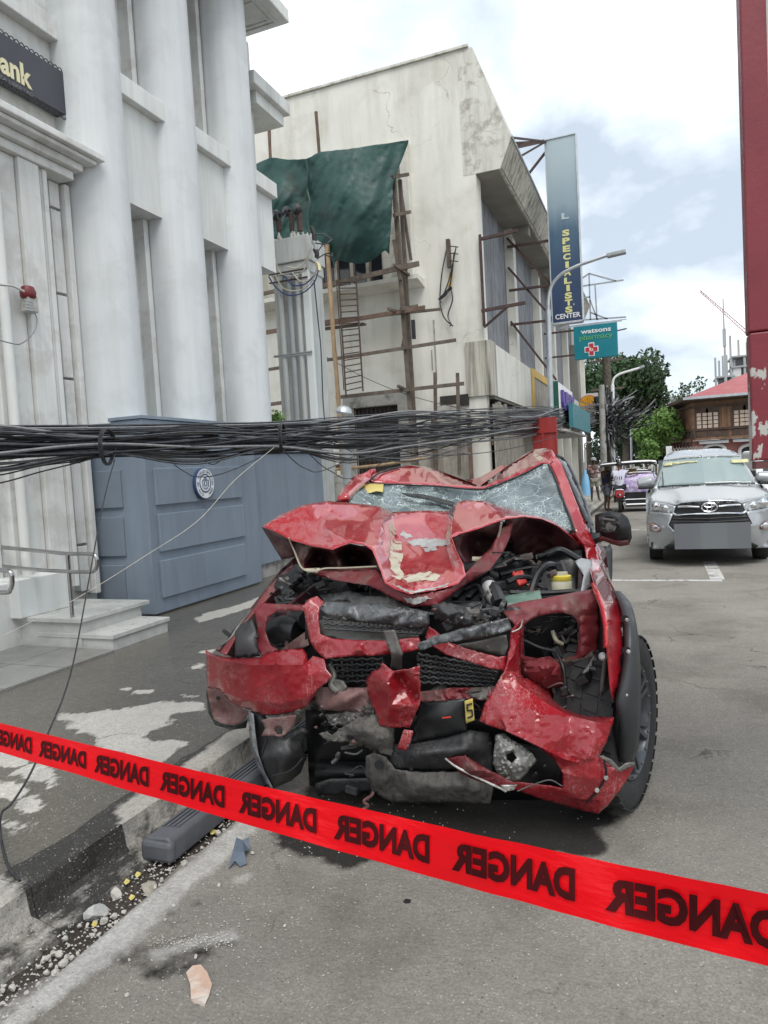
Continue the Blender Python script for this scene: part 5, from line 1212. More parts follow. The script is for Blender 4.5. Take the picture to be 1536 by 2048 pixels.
def tapept(x, v, off=0.0):
    """v: 0 bottom edge, 1 top edge"""
    d = 1/(.61+(1.37-.61)*x/1536)
    y = lin(TB, x)+(lin(TT, x)-lin(TB, x))*v
    d += .006*math.sin(x*.012)*(v-.5)*2+.003*math.sin(x*.03+v*2)+.007*noise.noise((x*.007, v*1.2, 4))
    y += 2.2*noise.noise((x*.01, 7+(v > .5)*3, 2))
    return PD(x, y, d-off)
tpx = [i*22-560 for i in range(113)]; nv = 5
vs = [tapept(x, k/(nv-1)) for x in tpx for k in range(nv)]
fs = [(i*nv+k, i*nv+k+1, (i+1)*nv+k+1, (i+1)*nv+k) for i in range(len(tpx)-1) for k in range(nv-1)]
dt = thing('danger_tape', 'bright red danger tape stretched across the foreground, print seen reversed', 'tape', tuple(tapept(700, .5)))
o = link('tape_strip', vs, fs, tape_m, dt, smooth=True)
for x0, x1 in ((-62, 63), (77, 172), (188, 297), (319, 449), (477, 633), (667, 859), (903, 1150), (1210, 1562), (1640, 1880), (-170, -80), (-260, -185)):
    if x0 == -62: x0, x1 = -18, 63
    text('lettering', 'DANGER', ink, dt, lambda u, v: tapept(x1-(x1-x0)*u, v, .003), (0, .23, 1, .78), bold=.05)

# ------------------------------------------------------------------ gutter litter and rubble
step_m = mk('grey_step_plastic', [(.055, .06, .068), (.085, .09, .10)], 5, .5, bump=.1)
rb = thing('running_board', 'torn off black running board lying in the gutter', 'car step', (-2.13, 3.2, 0))
mb = MB(); ya, yb_ = 2.44, 4.55
prof = [(-2.205, .0), (-2.205, .075), (-2.19, .098), (-2.075, .108), (-2.055, .09), (-2.05, .0)]
for k in range(1): mb.prism([(x, ya, z) for x, z in prof], (0, yb_-ya, 0))
mb.build('board', step_m, rb, bevel=.008)
for x in (-2.182, -2.155, -2.128, -2.100): MB().prism([(x, ya+.10, .098+(x+2.19)*.087), (x+.013, ya+.10, .099+(x+2.19)*.087), (x+.013, ya+.10, .106+(x+2.19)*.087), (x, ya+.10, .105+(x+2.19)*.087)], (0, yb_-ya-.2, 0)).build('tread_rib', galv if False else step_m, rb)
MB().box((-2.21, ya-.02, .0), (-2.045, ya+.03, .09)).build('end_cap', black_p if False else step_m, rb, bevel=.018)
stone_m = mk('rubble_stone', [(.36, .35, .31), (.50, .48, .44)], 14, .9, bump=.5, bscale=60)
def rock(c, s, seed, mat=None, flat=.7, name='rubble_stone'):
    bm = bmesh.new(); bmesh.ops.create_icosphere(bm, subdivisions=2, radius=1); rg = random.Random(seed); o_ = Vector((seed*1.7, 0, 0))
    pl = [(Vector((rg.gauss(0, 1), rg.gauss(0, 1), rg.gauss(0, .7))).normalized(), rg.uniform(.45, .8)) for _ in range(8)]
    for v in bm.verts:
        for n, d in pl:
            e = v.co.dot(n)-d
            if e > 0: v.co -= n*e
        v.co *= 1+.12*noise.noise(v.co*2+o_); v.co = Vector((v.co.x*s, v.co.y*s*.8, v.co.z*s*flat))
    me = bpy.data.meshes.new(name); bm.to_mesh(me); bm.free(); me.materials.append(mat or stone_m)
    o = bpy.data.objects.new(name, me); COL.objects.link(o); o.location = c+Vector((0, 0, s*flat*.45)); o.rotation_euler = (0, 0, seed); return o
def zg(px, py):
    p = G(px, py, 0); p.z = -.02 if p.x < -2.0 else .004; return p
S5 = 2.477
def c5(x, y): return zg(x/S5, 1600+y/S5)
o = rock(c5(478, 560), .052, 4, mk('grey_stone', [(.33, .335, .32), (.40, .40, .385)], 10, .9, bump=.4), .75); tag(o, 'largest angular grey stone in the gutter', 'stone')
o = rock(c5(578, 455), .03, 9, None, .9); tag(o, 'rounded pale stone beside the yellow litter in the gutter', 'stone')
o = rock(c5(735, 425), .055, 12, mk('brown_clod', [(.25, .22, .18), (.36, .33, .29)], 14, .9, bump=.5), .4); tag(o, 'flat brownish clod lying by the gutter edge', 'stone')
rg = random.Random(8)
spots = [(395, 605), (430, 600), (470, 580), (512, 582), (520, 555), (455, 650), (490, 645), (470, 625), (310, 640), (320, 668), (615, 532), (575, 590), (770, 440), (800, 380), (840, 330), (645, 350), (690, 300), (735, 330), (915, 300), (240, 760), (265, 740), (295, 745), (330, 760), (250, 800), (280, 805), (310, 790), (275, 835), (190, 805), (215, 770), (355, 760), (60, 910), (20, 900), (130, 930), (10, 920), (195, 895), (45, 720), (1110, 130), (1080, 150), (1060, 180), (1000, 220), (560, 560), (545, 600), (385, 740), (230, 830), (860, 530), (820, 600), (640, 800), (630, 975), (970, 785), (1250, 270), (1230, 600), (1410, 630), (1085, 430), (5, 985), (340, 700), (110, 750)]
for k, (x, y) in enumerate(spots):
    s = rg.uniform(.010, .021)*(1 if k < 44 else .6); o = rock(c5(x, y), s, k+20, None, rg.uniform(.6, .9)); near_ = (x-478)**2+(y-560)**2 < 140**2; heap_ = x < 420 and y > 680
    tag(o, *(('small pale stone clustered beside the largest grey gutter stone', 'stone', 'stones round the largest gutter stone') if near_ else ('whitish rubble lump in the loose heap at the lower left gutter', 'stone', 'rubble heap at the lower left') if heap_ else ('small pale rubble stone lying by itself along the road edge', 'stone', 'lone rubble stones along the road edge')))
# fine gravel, uncountable
vs = []; fs = []
def peb(p, s):
    k = len(vs); vs.extend([p+Vector((s, 0, 0)), p+Vector((-s*.6, s*.8, 0)), p+Vector((-s*.5, -s*.8, 0)), p+Vector((0, 0, s*.8))]); fs.extend([(k, k+1, k+3), (k+1, k+2, k+3), (k+2, k, k+3)])
for _ in range(2600):
    m_ = rg.random()
    if m_ < .45: y = rg.uniform(1.2, 4.5); x = rg.gauss(-2.08, .07); x = max(-2.24, x)
    elif m_ < .75: y = rg.uniform(1.4, 3.4); x = rg.gauss(-1.7, .35)
    else: y = rg.uniform(1, 6); x = rg.uniform(-1.9, 2.2)
    if m_ < .53 and m_ > .45: q = c5(rg.uniform(730, 1150), rg.gauss(705, 22)); x, y = q.x, q.y
    peb(Vector((x, y, -.012 if x < -2.0 else .003)), rg.uniform(.002, .0055) if m_ > .45 else rg.uniform(.003, .008))
o = link('gravel', vs, fs, stone_m); tag(o, 'fine pale gravel strewn in the gutter and over the road', kind='stuff')
def scrap(label, cat, name, pts, mat, z, th=.003, lift=()):
    P = [G(a, b, z) for a, b in pts]
    for i, h in enumerate(lift): P[i].z += h
    bm = bmesh.new(); vv = [bm.verts.new(p) for p in P]; bm.faces.new(vv); bmesh.ops.triangulate(bm, faces=bm.faces[:]); bmesh.ops.subdivide_edges(bm, edges=bm.edges[:], cuts=2, use_grid_fill=True)
    me = bpy.data.meshes.new(name); bm.to_mesh(me); bm.free(); me.materials.append(mat); o = bpy.data.objects.new(name, me); COL.objects.link(o)
    s = o.modifiers.new('solidify', 'SOLIDIFY'); s.thickness = th; s.offset = 1; tag(o, label, cat); return o
terra = mk('terracotta', [(.40, .27, .205), (.50, .37, .29)], 12, .85, bump=.3, blotch=(.5, .45, .4), blotch_scale=9)
scrap('curved terracotta tile shard lying on the road', 'shard', 'tile_shard', [(372, 1945), (385, 1938), (402, 1940), (415, 1952), (424, 1968), (418, 1990), (410, 2009), (396, 2004), (382, 1998), (381, 1975)], terra, .008, .012, (.0, .012, .02, .014, 0, 0, 0, .008, 0, .01))
bp_ = mk('blue_grey_plastic', [(.055, .075, .10), (.09, .115, .15)], 6, .35, bump=.03)
scrap('bent blue grey plastic shard on the road by the pale strip', 'shard', 'plastic_shard', [(457, 1738), (466, 1718), (474, 1696), (486, 1700), (500, 1695), (499, 1708), (489, 1716), (494, 1727), (480, 1733), (470, 1728)], bp_, .006, .003, (0, .03, .05, .045, .05, .02, .03, 0, 0, .015))
for k, (x, y, lb) in enumerate(((655, 485, 'yellow scrap nearest the large grey stone'), (630, 408, 'yellow scrap left of the brownish clod'), (685, 372, 'small yellow scrap behind the brownish clod'), (1058, 160, 'yellow scrap farthest along beside the running board'), (470, 618, 'faded yellow scrap among the pale rubble'))):
    a, b = x/S5, 1600+y/S5; scrap(lb, 'litter', 'yellow_scrap', [(a-7, b+2), (a-2, b-4), (a+6, b-4), (a+4, b+3), (a-3, b+5)], paper_y, -.012, .001, (.004, .008, 0, .006, 0))
scrap('small black plastic chip lying below the tape', 'chip', 'plastic_chip', [(806, 1802), (812, 1797), (822, 1799), (820, 1805), (810, 1806)], black_p, .003, .006)
# ------------------------------------------------------------------ crashed red pickup
red = mk('red_car_paint', [(.31, .006, .013), (.36, .009, .018)], 2, .20, bump=.006, bscale=5, coat=1, scratch=(.45, .25, .24), scratch_amt=.10, spec=.5, rvar=.06)
red_s = mk('scratched_red_paint', [(.215, .006, .012), (.29, .009, .017)], 3, .30, bump=.05, bscale=60, coat=.5, scratch=(.42, .35, .33), scratch_amt=.8, rvar=.08)
red_d = mk('dusty_red_paint', [(.115, .009, .014), (.17, .017, .022)], 4, .5, bump=.1, scratch=(.25, .19, .175), scratch_amt=.6, blotch=(.13, .06, .055), blotch_scale=5)
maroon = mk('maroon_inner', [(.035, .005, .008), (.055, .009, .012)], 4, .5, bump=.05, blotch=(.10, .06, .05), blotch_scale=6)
pinkd = mk('dusty_pink_metal', [(.13, .055, .052), (.19, .115, .105)], 14, .7, bump=.3, scratch=(.34, .31, .28), scratch_amt=.8)
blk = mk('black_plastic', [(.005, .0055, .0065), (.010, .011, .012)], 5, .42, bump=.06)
blk_d = mk('dusty_black_plastic', [(.012, .0125, .014), (.034, .034, .035)], 9, .5, bump=.2, scratch=(.22, .22, .21), scratch_amt=.5)
flare_m = mk('grey_black_flare', [(.024, .027, .030), (.034, .037, .040)], 4, .5, bump=.08, bscale=80)
stl = mk('bent_steel', [(.10, .096, .09), (.18, .175, .16)], 8, .55, metal=.5, bump=.15, blotch=(.11, .10, .09), blotch_scale=7)
stl_l = mk('scuffed_chrome', [(.035, .037, .04), (.16, .165, .17)], 12, .38, metal=.5, bump=.3, scratch=(.46, .46, .44), scratch_amt=.9)
alu = mk('crumpled_silver_metal', [(.40, .40, .38), (.52, .52, .50)], 9, .45, metal=.55, bump=.3, blotch=(.2, .19, .17), blotch_scale=8)
skid_m = mk('dirty_skid_plate', [(.085, .08, .072), (.16, .15, .135)], 9, .7, metal=.2, bump=.3, streak=(.022, .021, .019), streak_amt=1, streak_scale=(26, 26, 3))
foam_m = mk('dusty_fibre', [(.10, .094, .083), (.20, .19, .17)], 16, .95, bump=1.0, bscale=90, blotch=(.06, .055, .05), blotch_scale=7)
tan_m = mk('tan_sealer', [(.33, .30, .22), (.42, .39, .30)], 10, .6, bump=.1)
rubber = mk('tyre_rubber', [(.012, .012, .013), (.024, .024, .024)], 9, .75, bump=.15)
rim_m = mk('dark_alloy', [(.07, .077, .088), (.11, .118, .13)], 5, .32, metal=.6, bump=.03)
cream_p = mk('bare_filler', [(.36, .33, .25), (.46, .43, .34)], 14, .7, bump=.2, scratch=(.55, .53, .5), scratch_amt=.6, blotch=(.24, .05, .05), blotch_scale=16, blotch_thr=(.54, .6))
silver_s = mk('silver_scuff', [(.36, .36, .35), (.5, .5, .48)], 16, .4, metal=.5, bump=.3)
# shattered windscreen: cracked laminated glass over a dark cabin
gl = bpy.data.materials.new('shattered_glass'); gl.use_nodes = True; t = gl.node_tree; t.nodes.clear(); L = t.links.new
o_ = nn('ShaderNodeOutputMaterial', t); mx1 = nn('ShaderNodeMixShader', t); b = nn('ShaderNodeBsdfPrincipled', t); tp_ = nn('ShaderNodeBsdfTransparent', t); tp_.inputs[0].default_value = (.62, .74, .70, 1)
tcg = nn('ShaderNodeTexCoord', t).outputs['Object']; nz = nn('ShaderNodeTexNoise', t); nz.inputs['Scale'].default_value = 3.2; nz.inputs['Detail'].default_value = 4; L(tcg, nz.inputs['Vector'])
va = nn('ShaderNodeVectorMath', t, operation='MULTIPLY_ADD'); L(nz.outputs['Color'], va.inputs[0]); va.inputs[1].default_value = (.35, .35, .35); L(tcg, va.inputs[2])
acc = None
for sc_v, wdt in ((7, .010), (20, .036), (46, .08)):
    vo = nn('ShaderNodeTexVoronoi', t); vo.feature = 'DISTANCE_TO_EDGE'; vo.inputs['Scale'].default_value = sc_v; L(va.outputs[0], vo.inputs['Vector'])
    r = nn('ShaderNodeMapRange', t); r.inputs[1].default_value = wdt; r.inputs[2].default_value = wdt*.25; L(vo.outputs[0], r.inputs[0]); s = r.outputs[0]
    if sc_v > 10:
        n2 = nn('ShaderNodeTexNoise', t); n2.inputs['Scale'].default_value = 2.6 if sc_v < 30 else 3.6; n2.inputs['Detail'].default_value = 3; L(tcg, n2.inputs['Vector'])
        r2 = nn('ShaderNodeMapRange', t); r2.inputs[1].default_value = .46 if sc_v < 30 else .53; r2.inputs[2].default_value = .60 if sc_v < 30 else .66; L(n2.outputs[0], r2.inputs[0])
        q = nn('ShaderNodeMath', t, operation='MULTIPLY'); L(s, q.inputs[0]); L(r2.outputs[0], q.inputs[1]); s = q.outputs[0]
    if acc is None: acc = s
    else: q = nn('ShaderNodeMath', t, operation='MAXIMUM'); L(acc, q.inputs[0]); L(s, q.inputs[1]); acc = q.outputs[0]
cm = nn('ShaderNodeMix', t, data_type='RGBA'); cm.inputs[6].default_value = (.21, .255, .275, 1); cm.inputs[7].default_value = (.64, .72, .70, 1); L(acc, cm.inputs[0]); L(cm.outputs[2], b.inputs['Base Color'])
b.inputs['Roughness'].default_value = .12; rr = nn('ShaderNodeMapRange', t); rr.inputs[3].default_value = .10; rr.inputs[4].default_value = .6; L(acc, rr.inputs[0]); L(rr.outputs[0], b.inputs['Roughness'])
fa = nn('ShaderNodeMapRange', t); fa.inputs[3].default_value = .62; fa.inputs[4].default_value = .97; L(acc, fa.inputs[0]); L(fa.outputs[0], mx1.inputs[0]); L(tp_.outputs[0], mx1.inputs[1]); L(b.outputs[0], mx1.inputs[2]); L(mx1.outputs[0], o_.inputs[0])
bpg = nn('ShaderNodeBump', t); bpg.inputs['Strength'].default_value = .4; bpg.inputs['Distance'].default_value = .02; L(nz.outputs[0], bpg.inputs['Height']); L(bpg.outputs[0], b.inputs['Normal'])

TX0, TY0, TYAW = -1.13, 3.62, R_(5.2)
tk = thing('crashed_pickup', 'crashed red pickup truck with crushed hood, torn bumper and shattered windscreen', 'truck', (TX0, TY0, 0))
def T_(x, y, z): return Vector((TX0+x*math.cos(TYAW)-y*math.sin(TYAW), TY0+x*math.sin(TYAW)+y*math.cos(TYAW), z))
TH = .003
def S(name, outl, mat, inner=(), parent=None, **kw):
    kw.setdefault('thick', TH); kw.setdefault('step', 7); kw.setdefault('soften', 1)
    if mat in (red, red_s, red_d, stl, alu): kw.setdefault('sharp', 30)
    return sheet(name, outl, mat, parent or tk, inner, **kw)
# ---- hood, one folded sheet
hood = S('hood', [(525, 1052, 3.72), (560, 1030, 3.85), (605, 1010, 3.97), (655, 1002, 4.08), (710, 1007, 4.12), (762, 1013, 4.12), (785, 1024, 4.2), (850, 1021, 4.24), (898, 1022, 4.2), (913, 1004, 4.06), (935, 1000, 4.05), (968, 1002, 4.06), (1000, 1011, 4.12), (1050, 1024, 4.22), (1100, 1036, 4.28), (1130, 1054, 4.3), (1158, 1088, 4.3),
  (1140, 1072, 4.2), (1112, 1050, 4.05), (1085, 1038, 3.95), (1050, 1033, 3.84), (1010, 1038, 3.72), (960, 1056, 3.56), (925, 1066, 3.47), (902, 1075, 3.42),
  (912, 1103, 3.38), (926, 1128, 3.33), (932, 1150, 3.24), (915, 1168, 3.15), (870, 1180, 3.07), (820, 1188, 3.0), (790, 1178, 3.04), (770, 1166, 3.1), (759, 1135, 3.24), (745, 1100, 3.36), (728, 1089, 3.38), (700, 1085, 3.4), (665, 1099, 3.37), (625, 1092, 3.48), (585, 1081, 3.58), (552, 1064, 3.66)],
  red, [(768, 1030, 3.9), (764, 1060, 3.66), (758, 1090, 3.45), (790, 1050, 4.02), (850, 1048, 4.08), (890, 1045, 4.02), (800, 1085, 3.8), (850, 1090, 3.80), (888, 1085, 3.78), (795, 1120, 3.55), (850, 1122, 3.52), (905, 1118, 3.5), (795, 1150, 3.3), (850, 1148, 3.28), (905, 1148, 3.28), (830, 1165, 3.12), (772, 1120, 3.42), (905, 1030, 3.85), (903, 1052, 3.62),
  (655, 1030, 3.9), (650, 1060, 3.62), (700, 1040, 3.84), (740, 1045, 3.80), (600, 1045, 3.78), (570, 1050, 3.75), (950, 1020, 3.9), (1000, 1024, 3.9)], step=6, crumple=.008, cs=20, soften=1, jag=.4, sharp=16, creases=[[(656, 1008, 4.04), (640, 1040, 3.82), (662, 1092, 3.42)], [(640, 1040, 3.82), (560, 1048, 3.76)], [(763, 1018, 4.05), (766, 1040, 3.78), (756, 1084, 3.5)], [(788, 1036, 4.1), (791, 1080, 3.84), (796, 1140, 3.36), (822, 1176, 3.06)], [(893, 1030, 4.1), (889, 1080, 3.82), (906, 1140, 3.33), (830, 1174, 3.06)], [(913, 1010, 4.0), (904, 1046, 3.68), (903, 1070, 3.46)]])
lip = S('hood_lip', [(606, 1137, 3.45), (627, 1143, 3.40), (690, 1138, 3.42), (752, 1136, 3.36), (772, 1168, 3.14), (820, 1190, 3.02), (890, 1180, 3.10), (930, 1148, 3.26), (955, 1122, 3.5), (982, 1096, 3.66), (1000, 1060, 3.74), (1028, 1040, 3.82), (1020, 1075, 3.76), (1008, 1100, 3.68), (980, 1140, 3.5), (937, 1166, 3.3), (906, 1187, 3.14), (876, 1211, 3.06), (825, 1214, 3.03), (784, 1196, 3.1), (739, 1171, 3.22), (668, 1160, 3.36), (630, 1150, 3.42)], red_d, (), step=6, crumple=.012, cs=20, jag=.6)
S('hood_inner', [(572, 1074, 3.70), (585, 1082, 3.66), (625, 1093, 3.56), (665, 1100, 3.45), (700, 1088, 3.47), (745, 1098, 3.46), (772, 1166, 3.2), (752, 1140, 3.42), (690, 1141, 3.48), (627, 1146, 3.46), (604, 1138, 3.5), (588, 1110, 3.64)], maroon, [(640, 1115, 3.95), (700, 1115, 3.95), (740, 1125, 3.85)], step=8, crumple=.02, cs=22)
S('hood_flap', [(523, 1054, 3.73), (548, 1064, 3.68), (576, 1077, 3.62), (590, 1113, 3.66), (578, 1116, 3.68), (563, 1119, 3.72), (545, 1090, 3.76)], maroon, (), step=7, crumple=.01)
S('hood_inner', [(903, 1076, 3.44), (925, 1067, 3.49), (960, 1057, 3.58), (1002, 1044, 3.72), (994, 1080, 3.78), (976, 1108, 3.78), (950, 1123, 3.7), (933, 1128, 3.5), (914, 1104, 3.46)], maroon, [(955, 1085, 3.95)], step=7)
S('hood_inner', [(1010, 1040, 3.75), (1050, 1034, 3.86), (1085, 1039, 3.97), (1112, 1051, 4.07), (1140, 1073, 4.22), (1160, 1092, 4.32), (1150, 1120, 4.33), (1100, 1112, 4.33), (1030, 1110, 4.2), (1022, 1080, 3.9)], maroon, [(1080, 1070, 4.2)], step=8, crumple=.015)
def T(name, pts, r, mat, parent=None, n=8, cat_=6): return MB().tube(catmull([PY(*p) for p in pts], cat_), r, n).build(name, mat, parent or tk, smooth=True)
T('sealer_bead', [(577, 1075, 3.6), (590, 1105, 3.62), (604, 1136, 3.44), (627, 1143, 3.38), (650, 1137, 3.39), (690, 1136, 3.40), (754, 1133, 3.34)], .005, tan_m, lip)
T('sealer_bead', [(1003, 1045, 3.70), (996, 1075, 3.72), (980, 1104, 3.68), (952, 1122, 3.6)], .006, tan_m, lip)
S('sealer_flap', [(606, 1137, 3.43), (640, 1136, 3.38), (634, 1146, 3.37), (615, 1145, 3.4)], tan_m, (), step=5, parent=lip)
S('sealer_flap', [(945, 1113, 3.55), (968, 1114, 3.6), (955, 1124, 3.56), (944, 1121, 3.54)], tan_m, (), step=5, parent=lip)
# scraped down to filler and bare metal in the crease
def on_hood(name, pts, mat, dy=-.006, jag=1.6, **kw):
    return S(name, pts, mat, (), parent=hood, step=5, jag=jag, thick=.0015, soften=0, **kw)
from mathutils.bvhtree import BVHTree
def bvh(o):
    off = rootloc(o.parent)
    return BVHTree.FromPolygons([Vector(v.co)+off for v in o.data.vertices], [tuple(p.vertices) for p in o.data.polygons])
hb = bvh(hood)
def decal(name, pts, mat, tree, parent, lift=.004, jag=1.8, step=4):
    """torn patch of another layer lying on the sheet below"""
    def un(a, b, d):
        r_ = ray(a, b); h = tree.ray_cast(CAM, r_)[0]
        return (h if h is not None else CAM+r_*3.4/r_.y*1.0)-r_.normalized()*lift
    return sheet(name, [(a, b, 3.4) for a, b in pts], mat, parent, step=step, thick=0, jag=jag, soften=0, un=un)
decal('bare_filler_patch', [(783, 1078), (803, 1084), (806, 1110), (800, 1135), (808, 1148), (800, 1160), (783, 1152), (779, 1120)], cream_p, hb, hood)
decal('bare_filler_patch', [(800, 1152), (835, 1146), (862, 1143), (880, 1150), (872, 1162), (840, 1160), (815, 1166)], cream_p, hb, hood)
decal('bare_metal_patch', [(812, 1082), (850, 1076), (895, 1080), (898, 1090), (860, 1094), (830, 1092)], silver_s, hb, hood)
decal('bare_metal_patch', [(845, 1096), (872, 1092), (875, 1100), (850, 1103)], silver_s, hb, hood)
decal('bare_metal_patch', [(786, 1042), (792, 1070), (782, 1076), (777, 1052)], cream_p, hb, hood)
decal('bare_metal_patch', [(782, 1166), (820, 1182), (870, 1174), (905, 1164), (880, 1176), (820, 1187)], silver_s, hb, hood)
decal('bare_metal_patch', [(806, 1060), (826, 1074), (812, 1078), (800, 1068)], silver_s, hb, hood)
decal('bare_metal_patch', [(896, 1080), (905, 1056), (900, 1048), (892, 1072)], cream_p, hb, hood)
lb = bvh(lip)
decal('bare_metal_patch', [(805, 1193), (825, 1198), (850, 1192), (865, 1196), (835, 1208), (815, 1206)], silver_s, lb, lip)
# ---- engine bay
MB().prism([T_(-.78, .95, .35), T_(.80, .95, .35), T_(.80, .95, 1.16), T_(-.78, .95, 1.16)], T_(0, .05, 0)-T_(0, 0, 0)).build('firewall', blk, tk)
MB().prism([T_(-.80, -.35, .55), T_(-.80, .95, .55), T_(-.80, .95, 1.12), T_(-.80, -.2, .98)], T_(.02, 0, 0)-T_(0, 0, 0)).build('inner_wing', maroon, tk)
MB().prism([T_(.72, -.40, .45), T_(.72, .95, .45), T_(.72, .95, 1.10), T_(.72, -.3, .92)], T_(.02, 0, 0)-T_(0, 0, 0)).build('inner_wing', maroon, tk)
eng = MB()
def obx(a, b, mb): 
    P = [T_(x, y, z) for z in (a[2], b[2]) for y in (a[1], b[1]) for x in (a[0], b[0])]
    return mb.add(P, [(0, 2, 3, 1), (4, 5, 7, 6), (0, 1, 5, 4), (2, 6, 7, 3), (0, 4, 6, 2), (1, 3, 7, 5)])
obx((-.35, .05, .3), (.35, .85, .84), eng); obx((-.28, .15, .843), (.28, .8, .92), eng)
for k in range(6): obx((-.22+k*.08, .2, .923), (-.18+k*.08, .7, .945), eng)
eng.build('engine_block', blk, tk, bevel=.015)
obx((.40, .10, .55), (.66, .42, .90), MB()).build('battery_box', blk_d, tk, bevel=.01)
obx((.22, -.02, .62), (.40, .2, .83), MB()).build('fuse_box', blk, tk, bevel=.01)
obx((-.66, .3, .6), (-.36, .8, .92), MB()).build('air_filter_box', blk, tk, bevel=.015)
T('hose', [(975, 1165, 3.42), (990, 1185, 3.3), (1000, 1210, 3.2)], .035, blk)
pp = T('intake_pipe', [(978, 1172, 3.36), (985, 1190, 3.3), (993, 1200, 3.25)], .036, alu, n=14); T('pipe_clamp', [(984, 1187, 3.3), (986, 1192, 3.29)], .04, stl, pp)
T('intake_pipe', [(1000, 1212, 3.2), (1008, 1216, 3.2)], .038, blk, n=12)
for pts, r in ((((930, 1180, 3.4), (955, 1172, 3.4), (968, 1195, 3.3), (966, 1215, 3.2)), .012), (((1060, 1190, 3.5), (1075, 1150, 3.6), (1100, 1130, 3.7), (1140, 1150, 3.8)), .02), (((1015, 1165, 3.55), (1040, 1155, 3.6), (1080, 1160, 3.7)), .015), (((1090, 1110, 4.0), (1120, 1100, 4.05), (1160, 1120, 4.0)), .02), (((1000, 1150, 3.8), (1060, 1135, 3.9), (1120, 1140, 3.9)), .014), (((1020, 1185, 3.4), (1080, 1186, 3.45), (1150, 1182, 3.5)), .012), (((940, 1160, 3.6), (1000, 1130, 3.8), (1050, 1110, 4.0)), .018)):
    T('hose', pts, r, blk)
tank = MB().lathe([(.042, 0), (.05, .01), (.05, .06), (.032, .085), (.032, .11)], PY(1124, 1188, 3.55), n=18).build('coolant_tank', mk('cream_tank', [(.36, .34, .24), (.44, .42, .32)], 5, .4, bump=0), tk, smooth=True)
MB().lathe([(.045, 0), (.048, .006), (.048, .022), (.03, .028)], PY(1123, 1160, 3.55), n=18).build('tank_cap', mk('yellow_cap', [(.5, .40, .03), (.56, .45, .05)], 5, .45, bump=0), tank, smooth=True)
redp = mk('red_plastic', [(.34, .02, .015), (.42, .03, .02)], 5, .4, bump=0)
S('battery_cover', [(1025, 1145, 3.6), (1045, 1140, 3.65), (1055, 1165, 3.6), (1040, 1170, 3.55)], redp, (), step=6, thick=.02)
S('battery_cover', [(1055, 1170, 3.55), (1070, 1168, 3.55), (1068, 1182, 3.5)], redp, (), step=6, thick=.02)
grn = mk('green_radiator', [(.06, .12, .09), (.12, .19, .15)], 8, .5, bump=.1, blotch=(.3, .3, .28), blotch_scale=9)
S('condenser', [(1008, 1192, 3.35), (1080, 1180, 3.4), (1083, 1198, 3.3), (1010, 1212, 3.28)], grn, (), step=8, thick=.03, crumple=.02)
S('engine_tray', [(1000, 1186, 3.45), (1160, 1178, 3.6), (1160, 1186, 3.5), (1000, 1194, 3.4)], blk, (), step=10, thick=.03)
S('strut_plate', [(1150, 1122, 3.9), (1163, 1116, 3.95), (1184, 1120, 4.0), (1186, 1150, 3.85), (1182, 1172, 3.75), (1170, 1182, 3.6), (1160, 1190, 3.5), (1168, 1150, 3.75), (1158, 1135, 3.85)], mk('grey_strut_plate', [(.30, .31, .32), (.38, .39, .40)], 6, .5, metal=.2, bump=.1), (), step=6, crumple=.015, cs=12)
